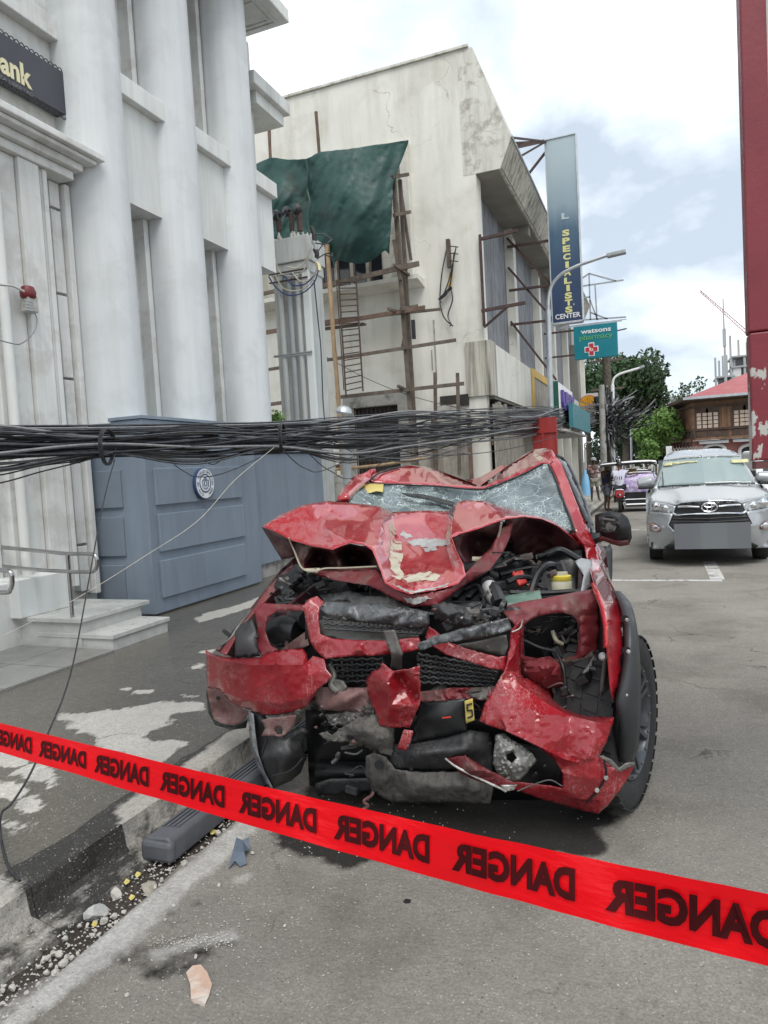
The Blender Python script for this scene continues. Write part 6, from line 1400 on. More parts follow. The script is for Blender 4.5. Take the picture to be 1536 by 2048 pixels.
# ---- upper tyre pushed up into the bay, wheels
def wheel(c, r, w, out, kind=0, steer=None):
    out = Vector(out).normalized(); x = Vector((0, 0, 1)); fwd = out.cross(x)
    wr = MB(); 
    hw = w/2
    prof = [(r*.62, -hw*.80), (r*.72, -hw*.98), (r*.90, -hw), (r*.965, -hw*.93), (r*.975, -hw*.5), (r*.975, hw*.5), (r*.965, hw*.93), (r*.90, hw), (r*.72, hw*.98), (r*.62, hw*.80), (r*.60, 0)]
    root = wr.lathe(prof+[prof[0]], c, out, 48, x, caps=False).build('tyre', rubber, tk, smooth=True)
    lug = MB(); n = 36
    for i in range(n):
        for j, (u0, u1) in enumerate(((-1.0, -.58), (-.5, -.05), (.05, .5), (.58, 1.0))):
            a0 = 2*math.pi*(i+(.25 if j % 2 else 0))/n; a1 = a0+2*math.pi/n*.72; P = []
            for rr in (r*.96, r*.992):
                for a, u in ((a0, u0), (a1, u0), (a1+.03, u1), (a0+.03, u1)):
                    q = rr if abs(u) < .99 or rr < r*.98 else r*.976
                    P.append(Vector(c)+out*hw*u+(x*math.cos(a)+fwd*math.sin(a))*q)
            lug.add(P, [(4, 5, 6, 7), (0, 1, 5, 4), (1, 2, 6, 5), (2, 3, 7, 6), (3, 0, 4, 7)])
    o = lug.build('tread_blocks', rubber, root); o['kind'] = 'stuff'
    if kind == 0:
        rim = MB().lathe([(r*.63, hw*.86), (r*.66, hw*.92), (r*.64, hw*.97), (r*.60, hw*.90), (r*.56, hw*.45), (r*.55, -hw*.7)], c, out, 40, x, caps=False).build('rim', rim_m, tk, smooth=True)
        MB().lathe([(r*.55, -hw*.2), (r*.2, -hw*.1), (.001, -hw*.1)], c, out, 32, x, caps=False).build('rim_dish', black_p, rim)
        for k in range(6):
            a = 2*math.pi*k/6
            for da in (-.13, .13):
                d0 = x*math.cos(a)+fwd*math.sin(a); d1 = x*math.cos(a+da)+fwd*math.sin(a+da)
                MB().bar(Vector(c)+out*hw*.62+d0*r*.12, Vector(c)+out*hw*.86+d1*r*.60, .022, .03, out).build('spoke', rim_m, rim)
        MB().lathe([(r*.17, hw*.5), (r*.17, hw*.68), (r*.12, hw*.74), (.001, hw*.74)], c, out, 20, x, caps=False).build('hub_cap', blk_d, rim, smooth=True)
        for k in range(18):
            a = 2*math.pi*k/18; q = Vector(c)+out*hw*.93+(x*math.cos(a)+fwd*math.sin(a))*r*.615; MB().lathe([(.006, 0), (.006, .008), (.001, .010)], q, out, 6).build('rim_bolt', stl, rim)
    return root
st_ = R_(-13)
wheel(Vector((-.270, 3.52, .415)), .415, .27, (math.cos(st_), math.sin(st_), 0))
wheel(PY(655, 1282, 3.86), .385, .26, (-.93, -.3, .18), 1)
for sx_ in (-1, 1): wheel(T_(sx_*.80, 3.0, .40), .40, .27, Vector(T_(sx_, 0, 0)-T_(0, 0, 0)))
# ---- cab and load bed behind
def body(pts, z, name, mat, w, parent=None): pass
lo = MB()
for sx_ in (-1, 1):
    P = [(sx_*.90, .72, .42), (sx_*.90, 2.45, .42), (sx_*.90, 2.55, .86), (sx_*.90, 3.45, .86), (sx_*.90, 3.5, .5), (sx_*.90, 4.25, .55), (sx_*.90, 4.25, 1.08), (sx_*.89, 2.5, 1.08), (sx_*.84, .95, 1.10), (sx_*.80, .72, 1.10)]
    MB().prism([T_(x-(.16 if x > 0 else 0), y, z) for x, y, z in P], T_(.05*1, 0, 0)-T_(0, 0, 0)).build('body_side', red, tk)
MB().prism([T_(-.80, 2.35, .55), T_(.72, 2.35, .55), T_(.72, 2.35, 1.10), T_(-.80, 2.35, 1.10)], T_(0, 1.95, 0)-T_(0, 0, 0)).build('load_bed', blk_d, tk)
MB().prism([T_(-.70, 2.28, 1.10), T_(.56, 2.28, 1.10), T_(.44, 2.2, 1.52), T_(-.62, 2.2, 1.60)], T_(0, .04, 0)-T_(0, 0, 0)).build('rear_window', glass_m, tk)
MB().prism([T_(-.78, .95, .42), T_(.72, .95, .42), T_(.72, 2.3, .42), T_(-.78, 2.3, .42)], Vector((0, 0, .05))).build('cabin_floor', blk, tk)
for sx_ in (-.40, .36):
    s_ = obx((sx_-.24, 1.25, .7), (sx_+.24, 1.75, .85), MB()).build('seat', blk_d, tk, bevel=.04); obx((sx_-.23, 1.68, .853), (sx_+.23, 1.82, 1.38), MB()).build('seat_back', blk_d, s_, bevel=.04)
obx((-.75, .90, .95), (.66, 1.2, 1.10), MB()).build('dashboard', blk_d, tk, bevel=.03)
MB().tube([T_(.34+.18*math.cos(a), 1.22+.06*math.sin(a), 1.12+.17*math.sin(a)) for a in np.linspace(0, 6.28, 24)], .014, 6).build('steering_wheel', blk, tk, smooth=True)
# ---- windscreen and roof
ws_ = S('windscreen', [(694, 1004, 4.32), (712, 984, 4.55), (735, 966, 4.92), (770, 968, 4.93), (850, 971, 4.95), (920, 976, 4.92), (965, 978, 4.9), (1010, 962, 4.92), (1050, 945, 4.93), (1083, 927, 4.95), (1096, 928, 4.92), (1108, 950, 4.82), (1122, 992, 4.62), (1138, 1030, 4.45), (1148, 1060, 4.35), (1130, 1062, 4.32), (1050, 1045, 4.3), (960, 1040, 4.3), (880, 1040, 4.3), (780, 1040, 4.3), (730, 1020, 4.3)],
  gl, [(760, 990, 4.75), (840, 1000, 4.85), (900, 1005, 4.92), (960, 1000, 4.85), (800, 1010, 4.6), (1000, 1000, 4.7), (1060, 985, 4.75), (1090, 1000, 4.6), (880, 985, 5.0), (830, 985, 4.98), (1040, 1020, 4.5)], step=8, thick=.004, crumple=.02, cs=26)
S('windscreen_fold', [(800, 985, 4.72), (850, 989, 4.74), (905, 1003, 4.7), (930, 1016, 4.62), (905, 1013, 4.6), (860, 1000, 4.66), (815, 992, 4.7)], blk, (), parent=ws_, step=6, crumple=.02, cs=9)
sticker = S('windscreen_sticker', [(728, 971, 4.82), (740, 967, 4.86), (767, 968, 4.88), (766, 984, 4.72), (752, 982, 4.72), (740, 986, 4.68), (726, 984, 4.68)], paper_y, (), parent=tk, step=5, crumple=.01, cs=10, thick=.001)
roof = S('roof', [(735, 964, 4.93), (740, 952, 4.96), (752, 945, 5.05), (790, 935, 5.3), (822, 930, 5.5), (850, 933, 5.6), (885, 943, 5.65), (920, 957, 5.6), (948, 969, 5.5), (965, 971, 5.4), (985, 958, 5.6), (1010, 935, 5.7), (1040, 913, 5.75), (1068, 899, 5.6), (1090, 896, 5.35), (1104, 900, 5.12), (1112, 914, 4.98), (1098, 927, 4.94), (1083, 926, 4.95), (1050, 944, 4.94), (1010, 961, 4.93), (965, 977, 4.9), (920, 975, 4.93), (850, 970, 4.95), (780, 967, 4.94)],
  red, [(830, 948, 5.2), (800, 952, 5.12), (880, 958, 5.2), (960, 974, 5.0), (1020, 945, 5.25), (1060, 920, 5.3), (1085, 908, 5.2), (935, 968, 5.15), (990, 963, 5.15)], step=6, crumple=.018, cs=38)
# roof continues back over the cab
RP = [(735, 950), (822, 931), (885, 944), (960, 972), (1010, 936), (1068, 900), (1104, 905)]
v0 = [PY(a, b, y) for (a, b), y in zip(RP, (5.0, 5.48, 5.63, 5.42, 5.68, 5.58, 5.14))]
v1 = [T_(-.62+.18*i, 2.25, 1.58-.10*math.sin(i*1.05)) for i in range(7)]
v2 = [v0[i].lerp(v1[i], .5)+Vector((0, 0, -.03)) for i in range(7)]
link('roof_rear', v0+v2+v1, [(k*7+i, k*7+i+1, (k+1)*7+i+1, (k+1)*7+i) for k in range(2) for i in range(6)], red, tk, smooth=True)
decal('bare_metal_patch', [(1068, 900), (1080, 912), (1086, 918), (1078, 922), (1066, 910)], cream_p, bvh(roof), roof)
S('a_pillar', [(677, 1006, 4.3), (690, 984, 4.55), (710, 962, 4.85), (740, 946, 4.98), (752, 945, 5.0), (740, 955, 4.95), (737, 966, 4.91), (713, 985, 4.54), (697, 1004, 4.31)], red, (), step=6, thick=.04)
S('a_pillar_seal', [(670, 1008, 4.32), (690, 975, 4.65), (716, 953, 4.95), (742, 941, 5.1), (752, 941, 5.1), (716, 957, 4.93), (694, 981, 4.6), (679, 1005, 4.31)], blk, (), step=6, thick=.03)
T('roof_seam', [(741, 962, 4.9), (752, 950, 4.98), (775, 940, 5.15), (800, 934, 5.32)], .007, blk)
S('a_pillar', [(1098, 928, 4.91), (1112, 914, 4.97), (1122, 925, 4.9), (1135, 958, 4.76), (1155, 1010, 4.55), (1178, 1062, 4.4), (1192, 1092, 4.36), (1168, 1090, 4.33), (1150, 1062, 4.34), (1139, 1030, 4.44), (1123, 992, 4.61), (1109, 950, 4.81)], red, [(1140, 1020, 4.5)], step=6, thick=.04, crumple=.006)
T('windscreen_seal', [(1096, 929, 4.9), (1109, 952, 4.8), (1124, 994, 4.6), (1140, 1034, 4.42), (1150, 1064, 4.32)], .007, blk)
T('windscreen_seal', [(737, 967, 4.9), (800, 969, 4.92), (880, 973, 4.92), (962, 979, 4.88), (1012, 963, 4.9), (1052, 946, 4.91), (1086, 928, 4.92)], .006, blk)
sg_ = S('side_window', [(1112, 908, 5.2), (1130, 918, 5.3), (1150, 950, 5.0), (1172, 1003, 4.7), (1188, 1050, 4.5), (1187, 1072, 4.42), (1178, 1062, 4.42), (1156, 1010, 4.58), (1136, 958, 4.8), (1122, 924, 4.95)], glass_m, (), step=8)
T('window_trim', [(1113, 910, 5.15), (1130, 920, 5.25), (1148, 950, 4.98), (1168, 1000, 4.7), (1184, 1050, 4.5)], .010, stl_l, sg_)
T('window_trim', [(1126, 935, 4.9), (1150, 990, 4.66), (1174, 1045, 4.46)], .008, blk, sg_)
S('door_skin', [(1186, 1060, 4.5), (1196, 1075, 4.6), (1212, 1105, 4.75), (1218, 1150, 4.7), (1226, 1172, 4.45), (1236, 1190, 4.1), (1215, 1160, 4.15), (1200, 1125, 4.28), (1190, 1090, 4.36)], red, (), step=7, thick=.03)
S('rear_flare', [(1208, 1102, 6.4), (1220, 1086, 6.5), (1225, 1100, 6.45), (1225, 1150, 6.4), (1221, 1178, 6.3), (1212, 1160, 6.3)], flare_m, (), step=7, thick=.05)
# ---- mirror
mir = S('side_mirror', [(1190, 1030, 4.42), (1200, 1026, 4.40), (1222, 1022, 4.38), (1244, 1026, 4.38), (1256, 1036, 4.39), (1262, 1052, 4.40), (1264, 1075, 4.42), (1258, 1089, 4.43), (1240, 1091, 4.42), (1212, 1082, 4.41), (1196, 1076, 4.41), (1190, 1060, 4.42)], blk, [(1225, 1050, 4.30), (1240, 1060, 4.30)], step=6, thick=.09, mode='rbf')
S('mirror_recess', [(1198, 1034, 4.36), (1222, 1030, 4.33), (1236, 1034, 4.31), (1240, 1052, 4.29), (1234, 1068, 4.31), (1212, 1066, 4.33), (1200, 1060, 4.35)], blk_d, [(1218, 1048, 4.36)], parent=mir, step=5, crumple=.02, cs=7, thick=.004)
for a, b, c, d, mt in ((1206, 1038, 1230, 1042, stl), (1212, 1050, 1236, 1046, blk_d), (1205, 1058, 1226, 1060, blk_d)): T('mirror_mount', [(a, b, 4.31), (c, d, 4.28)], .009, mt, mir)
MB().lathe([(.03, 0), (.03, .012), (.012, .016)], PY(1222, 1054, 4.30), (0, -1, .2), n=14).build('mirror_motor', stl, mir, smooth=True)
S('mirror_base_trim', [(1196, 1077, 4.40), (1214, 1083, 4.40), (1240, 1091, 4.41), (1258, 1087, 4.42), (1256, 1080, 4.40), (1235, 1080, 4.39), (1205, 1071, 4.39)], red_d, (), parent=mir, step=6, thick=.01)
T('mirror_arm', [(1186, 1078, 4.42), (1194, 1075, 4.42), (1206, 1070, 4.43)], .035, blk)
# ---- right wing, flare
S('front_wing', [(1168, 1090, 4.32), (1192, 1090, 4.36), (1203, 1125, 4.22), (1218, 1160, 4.05), (1230, 1182, 3.85), (1240, 1205, 3.48), (1246, 1240, 3.25), (1247, 1290, 3.14), (1241, 1350, 3.08), (1228, 1403, 3.04), (1221, 1380, 3.00), (1216, 1320, 2.97), (1213, 1288, 2.93), (1210, 1250, 2.95), (1203, 1205, 3.04), (1190, 1172, 3.25), (1180, 1140, 3.85), (1172, 1112, 4.15)], red, [(1225, 1240, 3.08), (1228, 1300, 3.02), (1215, 1190, 3.48), (1205, 1150, 3.95)], step=6, crumple=.008, cs=18)
S('wing_flange', [(1187, 1165, 3.30), (1197, 1183, 3.10), (1207, 1215, 2.96), (1214, 1255, 2.88), (1214, 1294, 2.86), (1206, 1296, 2.88), (1206, 1255, 2.90), (1199, 1215, 3.00), (1188, 1186, 3.14), (1180, 1165, 3.34)], mk('bright_red_paint', [(.45, .02, .03), (.52, .03, .04)], 3, .3, bump=0, coat=.5), (), step=6)
def strip(name, A, B, mat, bulge=.03, n=6, parent=None, thick=.01):
    A = catmull([PY(*p) for p in A], 5); B = catmull([PY(*p) for p in B], 5); vs = []
    for p, q in zip(A, B):
        for k in range(n+1): t = k/n; c = p.lerp(q, t); vs.append(c-(c-CAM).normalized()*bulge*math.sin(math.pi*t)**.6)
    fs = [(i*(n+1)+k, i*(n+1)+k+1, (i+1)*(n+1)+k+1, (i+1)*(n+1)+k) for i in range(len(A)-1) for k in range(n)]
    o = link(name, vs, fs, mat, parent or tk, smooth=True); soft(o, 60); m_ = o.modifiers.new('solidify', 'SOLIDIFY'); m_.thickness = thick; m_.offset = 0; return o
fl = strip('wheel_flare', ((1226, 1182, 3.76), (1240, 1208, 3.38), (1247, 1245, 3.22), (1248, 1300, 3.12), (1242, 1350, 3.08), (1233, 1402, 3.04), (1240, 1440, 3.06), (1238, 1480, 3.12), (1234, 1522, 3.22)),
  ((1240, 1184, 3.72), (1258, 1206, 3.40), (1268, 1235, 3.26), (1275, 1280, 3.18), (1279, 1340, 3.14), (1280, 1400, 3.13), (1279, 1440, 3.14), (1275, 1485, 3.18), (1266, 1524, 3.26)), flare_m, .05)
strip('flare_inner', ((1240, 1184, 3.72), (1258, 1206, 3.40), (1268, 1235, 3.26), (1275, 1280, 3.18), (1279, 1340, 3.14), (1280, 1400, 3.13), (1279, 1440, 3.14), (1275, 1485, 3.18), (1266, 1524, 3.26)),
  ((1240, 1190, 3.88), (1256, 1210, 3.70), (1266, 1238, 3.44), (1272, 1282, 3.36), (1276, 1341, 3.32), (1277, 1400, 3.30), (1276, 1440, 3.31), (1271, 1484, 3.36), (1262, 1522, 3.44)), flare_m, .0, parent=fl)
for a, b in ((1253, 1238), (1256, 1301), (1251, 1387)):
    y = 3.045 if b > 1280 else 3.16
    MB().lathe([(.017, 0), (.017, .006)], PY(a-3, b-1, y+.0), (0, -1, 0), n=12).build('bolt_recess', blk, fl); MB().lathe([(.009, .004), (.009, .014), (.004, .018)], PY(a, b+2, y), (.2, -1, .2), n=10).build('flare_bolt', alu, fl, smooth=True)
# ---- radiator support and right lamp opening
S('support_panel', [(998, 1216, 3.22), (1040, 1204, 3.25), (1090, 1196, 3.3), (1150, 1184, 3.4), (1196, 1176, 3.5), (1200, 1200, 3.42), (1198, 1260, 3.36), (1192, 1320, 3.34), (1200, 1400, 3.34), (1200, 1432, 3.32), (1150, 1432, 3.3), (1120, 1400, 3.28), (1060, 1372, 3.22), (1040, 1340, 3.2), (1040, 1260, 3.16), (1020, 1240, 3.16)], red_d, [(1180, 1220, 3.36), (1080, 1220, 3.22)], holes=[[(1048, 1250, 3.18), (1062, 1238, 3.2), (1085, 1230, 3.22), (1125, 1225, 3.28), (1148, 1232, 3.3), (1158, 1252, 3.32), (1158, 1285, 3.32), (1150, 1310, 3.32), (1120, 1318, 3.3), (1075, 1316, 3.25), (1048, 1312, 3.2)]], step=7, crumple=.012, cs=22)
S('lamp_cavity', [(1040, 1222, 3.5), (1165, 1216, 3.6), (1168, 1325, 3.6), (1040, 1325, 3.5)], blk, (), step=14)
S('bay_patch', [(1046, 1322, 3.16), (1100, 1312, 3.2), (1128, 1330, 3.2), (1132, 1370, 3.2), (1095, 1378, 3.18), (1062, 1362, 3.14), (1045, 1345, 3.14)], red_d, [(1090, 1335, 3.05)], step=6, crumple=.02, cs=14)
dustm = mk('dusty_brown_metal', [(.075, .058, .05), (.13, .105, .092)], 8, .8, bump=.2, blotch=(.05, .03, .03), blotch_scale=6)
S('inner_panel', [(1120, 1322, 3.24), (1165, 1318, 3.28), (1186, 1300, 3.3), (1196, 1330, 3.3), (1200, 1400, 3.3), (1198, 1438, 3.28), (1150, 1440, 3.26), (1118, 1412, 3.24), (1105, 1380, 3.2)], dustm, [(1150, 1360, 3.34), (1175, 1400, 3.2)], step=6, crumple=.02, cs=14)
S('torn_tab', [(1165, 1345, 3.2), (1188, 1312, 3.22), (1196, 1316, 3.24), (1178, 1340, 3.2), (1176, 1365, 3.2), (1180, 1378, 3.2), (1172, 1368, 3.2)], stl, (), step=5, crumple=.01, cs=9)
S('liner_panel', [(1192, 1180, 3.46), (1200, 1195, 3.4), (1208, 1240, 3.3), (1208, 1300, 3.25), (1222, 1380, 3.26), (1232, 1420, 3.3), (1238, 1460, 3.4), (1230, 1520, 3.5), (1195, 1520, 3.5), (1194, 1400, 3.4), (1190, 1300, 3.4), (1184, 1230, 3.5)], blk, (), step=10, crumple=.01)
T('ribbed_strip', [(1210, 1312, 3.14), (1207, 1345, 3.15), (1203, 1385, 3.17), (1201, 1425, 3.2)], .009, stl); 
mb = MB()
for k in range(15): mb.bar(PY(1205-k*.3, 1322+k*6.2, 3.16), PY(1218-k*.1, 1320+k*6.2, 3.18), .005, .02)
mb.build('ribbed_edge', blk_d, tk)
MB().lathe([(.016, 0), (.018, .01), (.010, .018)], PY(1206, 1313, 3.12), (0, -1, .3), n=12).build('clip', alu, tk, smooth=True)
T('wiring', [(1110, 1300, 3.25), (1125, 1330, 3.18), (1130, 1360, 3.16), (1128, 1395, 3.15)], .008, blk); T('wiring', [(1095, 1375, 3.18), (1120, 1366, 3.17), (1135, 1372, 3.16)], .004, pinkd); T('wiring', [(1048, 1280, 3.2), (1080, 1295, 3.2), (1110, 1302, 3.22)], .007, blk)
S('connector', [(1120, 1375, 3.14), (1134, 1372, 3.14), (1136, 1392, 3.14), (1122, 1394, 3.14)], blk, (), step=5, thick=.02)
T('lamp_bracket', [(1105, 1262, 3.38), (1112, 1280, 3.36), (1125, 1288, 3.38)], .010, tan_m); T('lamp_bracket', [(1128, 1258, 3.42), (1140, 1268, 3.42), (1132, 1285, 3.42), (1122, 1270, 3.42)], .008, stl)
# ---- grille wreck
S('grille_surround', [(606, 1212, 3.02), (618, 1198, 3.04), (634, 1192, 3.08), (650, 1205, 3.08), (640, 1216, 3.03), (636, 1240, 3.0), (640, 1268, 2.98), (665, 1277, 2.96), (720, 1281, 2.94), (780, 1281, 2.94), (838, 1274, 2.96), (846, 1296, 2.95), (800, 1308, 2.92), (740, 1312, 2.92), (690, 1313, 2.92), (650, 1318, 2.95), (632, 1302, 2.98), (620, 1284, 3.0), (612, 1245, 3.02)], red_s, [(630, 1285, 2.96), (720, 1297, 2.89), (780, 1296, 2.9)], step=5, crumple=.006, jag=.4, thick=.004)
S('grille_backing', [(634, 1240, 3.06), (700, 1240, 3.06), (790, 1250, 3.06), (842, 1262, 3.06), (836, 1276, 3.02), (780, 1283, 3.0), (700, 1282, 3.0), (642, 1270, 3.02)], stl, (), step=7, crumple=.006)
S('grille_bar', [(638, 1216, 3.0), (652, 1203, 3.02), (700, 1206, 3.0), (760, 1210, 2.98), (830, 1218, 2.98), (858, 1224, 2.98), (860, 1248, 2.96), (840, 1256, 2.95), (780, 1250, 2.95), (720, 1243, 2.96), (680, 1236, 2.97), (652, 1228, 2.98)], stl_l, [(700, 1222, 2.93), (780, 1230, 2.91), (840, 1238, 2.91)], step=6, crumple=.006)
S('grille_top', [(690, 1196, 3.1), (740, 1192, 3.12), (800, 1196, 3.12), (850, 1210, 3.1), (900, 1205, 3.1), (960, 1222, 3.1), (1000, 1236, 3.1), (985, 1250, 3.06), (900, 1238, 3.05), (830, 1222, 3.03), (760, 1212, 3.02), (700, 1208, 3.04)], blk_d, (), step=6, crumple=.03, cs=14, jag=1)
def mesh_grille(name, quad_, nx, ny, mat, r=.005, parent=None):
    """honeycomb between four corners (px,py,Y): tl,tr,br,bl"""
    tl, tr_, br_, bl = [Vector(q) for q in quad_]; mb = MB()
    def P(u, v): a = tl.lerp(tr_, u); b = bl.lerp(br_, u); q = a.lerp(b, v); return PY(q.x, q.y, q.z)
    for j in range(ny+1):
        for s in (0, 1):
            pts = []
            for i in range(nx*2+1):
                u = i/(nx*2); ph = (i+(1 if (j+s) % 2 else 0)) % 2
                pts.append(P(u, min(1, max(0, (j+(.32 if ph else -.0))/ny*.94))))
            if s == 0: mb.tube(pts, r, 5)
    for j in range(ny):
        for i in range(nx+1):
            u = min(1, max(0, (i*2+(1 if j % 2 else 0))/(nx*2))); mb.tube([P(u, (j+.3)/ny*.94), P(u, (j+1.02)/ny*.94)], r, 5)
    return mb.build(name, mat, parent or tk, smooth=True)
gm = mk('grille_black', [(.02, .021, .023), (.045, .045, .045)], 8, .4, bump=.05)
mesh_grille('honeycomb_grille', [(646, 1234, 2.99), (850, 1252, 2.97), (842, 1268, 2.97), (650, 1258, 2.98)], 11, 2, gm, .006)
S('grille_void', [(642, 1228, 3.1), (858, 1250, 3.1), (850, 1275, 3.1), (644, 1266, 3.1)], blk, (), step=16)
mesh_grille('honeycomb_grille', [(836, 1306, 3.06), (1000, 1336, 3.08), (985, 1372, 3.1), (832, 1366, 3.06)], 9, 5, gm, .007)
mesh_grille('honeycomb_grille', [(662, 1318, 3.06), (766, 1316, 3.06), (762, 1362, 3.06), (668, 1366, 3.06)], 5, 4, gm, .006)
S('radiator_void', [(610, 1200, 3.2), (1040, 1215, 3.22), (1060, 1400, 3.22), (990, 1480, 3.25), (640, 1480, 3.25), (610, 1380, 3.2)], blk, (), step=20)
S('grille_fragment', [(862, 1212, 3.0), (885, 1204, 3.0), (905, 1212, 2.98), (930, 1218, 2.97), (960, 1230, 2.97), (1000, 1238, 2.98), (1020, 1250, 3.0), (1000, 1258, 2.95), (965, 1262, 2.94), (930, 1258, 2.94), (900, 1250, 2.95), (870, 1238, 2.97)], blk_d, [(895, 1226, 2.88), (940, 1238, 2.88), (980, 1250, 2.9)], step=5, crumple=.035, cs=12, jag=1.5)
S('grille_fragment', [(834, 1288, 2.9), (870, 1272, 2.89), (920, 1258, 2.88), (970, 1246, 2.9), (1016, 1236, 2.94), (1024, 1258, 2.94), (980, 1272, 2.9), (930, 1280, 2.88), (880, 1288, 2.88), (838, 1302, 2.9)], stl_l, [(930, 1268, 2.85)], step=5, crumple=.014, cs=12, jag=.8)
S('grille_fragment', [(900, 1292, 2.98), (950, 1284, 2.97), (1012, 1270, 2.98), (1016, 1290, 2.99), (1010, 1312, 3.0), (960, 1302, 2.99)], stl, (), step=6, crumple=.01)
S('grille_surround', [(858, 1252, 3.0), (880, 1268, 2.98), (900, 1285, 2.96), (950, 1302, 2.96), (1000, 1314, 2.98), (1014, 1312, 3.0), (1012, 1342, 2.99), (985, 1338, 2.96), (940, 1324, 2.94), (890, 1308, 2.94), (862, 1290, 2.95), (850, 1275, 2.97)], red_s, (), step=5, crumple=.008, jag=.5)
S('centre_bracket', [(766, 1262, 2.88), (788, 1260, 2.88), (796, 1282, 2.87), (805, 1308, 2.86), (803, 1320, 2.88), (803, 1340, 2.92), (780, 1338, 2.92), (783, 1318, 2.88), (782, 1306, 2.86), (772, 1284, 2.88)], stl, (), step=5, thick=.008)
S('crash_beam', [(622, 1378, 3.0), (670, 1374, 2.99), (735, 1376, 2.98), (760, 1384, 2.98), (760, 1420, 2.98), (700, 1424, 2.98), (640, 1420, 3.0)], pinkd, [(690, 1400, 2.9)], step=7, thick=.01, crumple=.008)
S('crash_beam', [(835, 1384, 3.0), (900, 1376, 3.0), (985, 1374, 3.02), (985, 1400, 3.0), (900, 1402, 2.98), (838, 1404, 2.98)], red_d, (), step=7, crumple=.02)
T('crash_bracket', [(658, 1330, 3.02), (668, 1350, 3.0), (662, 1370, 2.98), (676, 1384, 2.97)], .014, stl)
S('tow_bracket', [(664, 1358, 2.98), (686, 1362, 2.97), (692, 1376, 2.96), (684, 1386, 2.96), (664, 1380, 2.97)], stl, (), step=6, thick=.01, crumple=.01)
S('crash_cover', [(990, 1372, 3.02), (940, 1376, 3.02), (930, 1384, 3.0), (950, 1398, 2.99), (985, 1400, 3.0)], stl, (), step=6, crumple=.02)
S('centre_scrap', [(764, 1326, 2.82), (776, 1335, 2.82), (789, 1343, 2.80), (815, 1340, 2.80), (839, 1331, 2.82), (841, 1370, 2.83), (840, 1410, 2.85), (831, 1431, 2.86), (819, 1456, 2.88), (800, 1455, 2.88), (780, 1456, 2.88), (759, 1452, 2.9), (747, 1416, 2.9), (737, 1398, 2.92), (732, 1375, 2.92), (733, 1358, 2.9), (744, 1343, 2.87), (756, 1340, 2.84)], red_s, [(775, 1365, 2.76), (810, 1372, 2.88), (780, 1410, 2.80), (825, 1410, 2.82), (795, 1350, 2.86), (838, 1395, 2.92)], step=5, crumple=.012, cs=16, jag=1.3)
S('centre_scrap', [(808, 1459, 2.86), (826, 1462, 2.86), (821, 1485, 2.86), (812, 1502, 2.87), (794, 1498, 2.87), (801, 1478, 2.86)], red_s, (), step=5, jag=.8)
S('plate_bracket', [(842, 1408, 2.94), (880, 1402, 2.93), (932, 1396, 2.95), (934, 1462, 2.95), (890, 1472, 2.93), (836, 1482, 2.94), (822, 1490, 2.95), (832, 1440, 2.94)], blk, [(885, 1435, 2.90)], step=8, thick=.01)
ys_ = S('yellow_label', [(929, 1402, 2.92), (945, 1397, 2.92), (949, 1440, 2.92), (932, 1447, 2.92)], paper_y, (), step=6, thick=.002)
for q in (((934, 1410), (944, 1407)), ((934, 1410), (935, 1422)), ((935, 1422), (944, 1420)), ((944, 1420), (945, 1432)), ((935, 1436), (945, 1432))): MB().bar(PY(*q[0], 2.915), PY(*q[1], 2.915), .006, .006).build('label_mark', black_p, ys_)
T('red_mark', [(885, 1436, 2.895), (902, 1434, 2.895)], .004, redp)
# ---- bumper, left piece
lbp = S('bumper_piece', [(411, 1300, 3.16), (428, 1308, 3.14), (446, 1313, 3.14), (480, 1316, 3.12), (521, 1314, 3.12), (545, 1303, 3.12), (575, 1298, 3.1), (606, 1297, 3.08), (614, 1308, 3.04), (616, 1322, 3.0), (626, 1312, 2.99), (648, 1318, 2.96), (652, 1338, 2.93), (664, 1352, 2.92), (652, 1366, 2.92), (636, 1378, 2.93), (624, 1398, 2.95), (614, 1412, 2.97), (590, 1424, 3.0), (556, 1430, 3.02), (525, 1430, 3.04), (500, 1420, 3.07), (478, 1414, 3.1), (458, 1402, 3.11), (446, 1388, 3.12), (432, 1378, 3.14), (414, 1376, 3.16)], red_s,
  [(440, 1350, 3.06), (500, 1370, 2.98), (570, 1370, 2.94), (620, 1350, 2.93), (480, 1405, 3.05), (550, 1412, 2.99), (600, 1400, 2.95)], step=5, crumple=.005, cs=14, jag=.5, thick=.004, soften=0, sharp=22, creases=[[(414, 1309, 3.10), (450, 1322, 3.0), (500, 1330, 2.95), (560, 1330, 2.93), (606, 1329, 2.93)], [(446, 1384, 3.08), (500, 1402, 3.0), (560, 1408, 2.97), (604, 1398, 2.94)]])
S('bumper_inner', [(413, 1376, 3.2), (432, 1379, 3.2), (446, 1390, 3.18), (462, 1404, 3.16), (480, 1416, 3.15), (498, 1424, 3.14), (490, 1438, 3.16), (470, 1450, 3.18), (445, 1448, 3.2), (428, 1438, 3.22), (420, 1410, 3.22)], pinkd, [(450, 1425, 3.26)], step=6, crumple=.02, cs=14, jag=.6)
S('bumper_inner', [(412, 1380, 3.26), (420, 1412, 3.26), (428, 1440, 3.25), (447, 1450, 3.22), (472, 1452, 3.2), (495, 1440, 3.2), (492, 1456, 3.22), (462, 1460, 3.24), (430, 1450, 3.27), (416, 1425, 3.28)], blk, (), step=6)
MB().lathe([(.012, 0), (.012, .006)], PY(437, 1396, 3.15), (0, -1, 0), n=10).build('fastener', blk, tk)
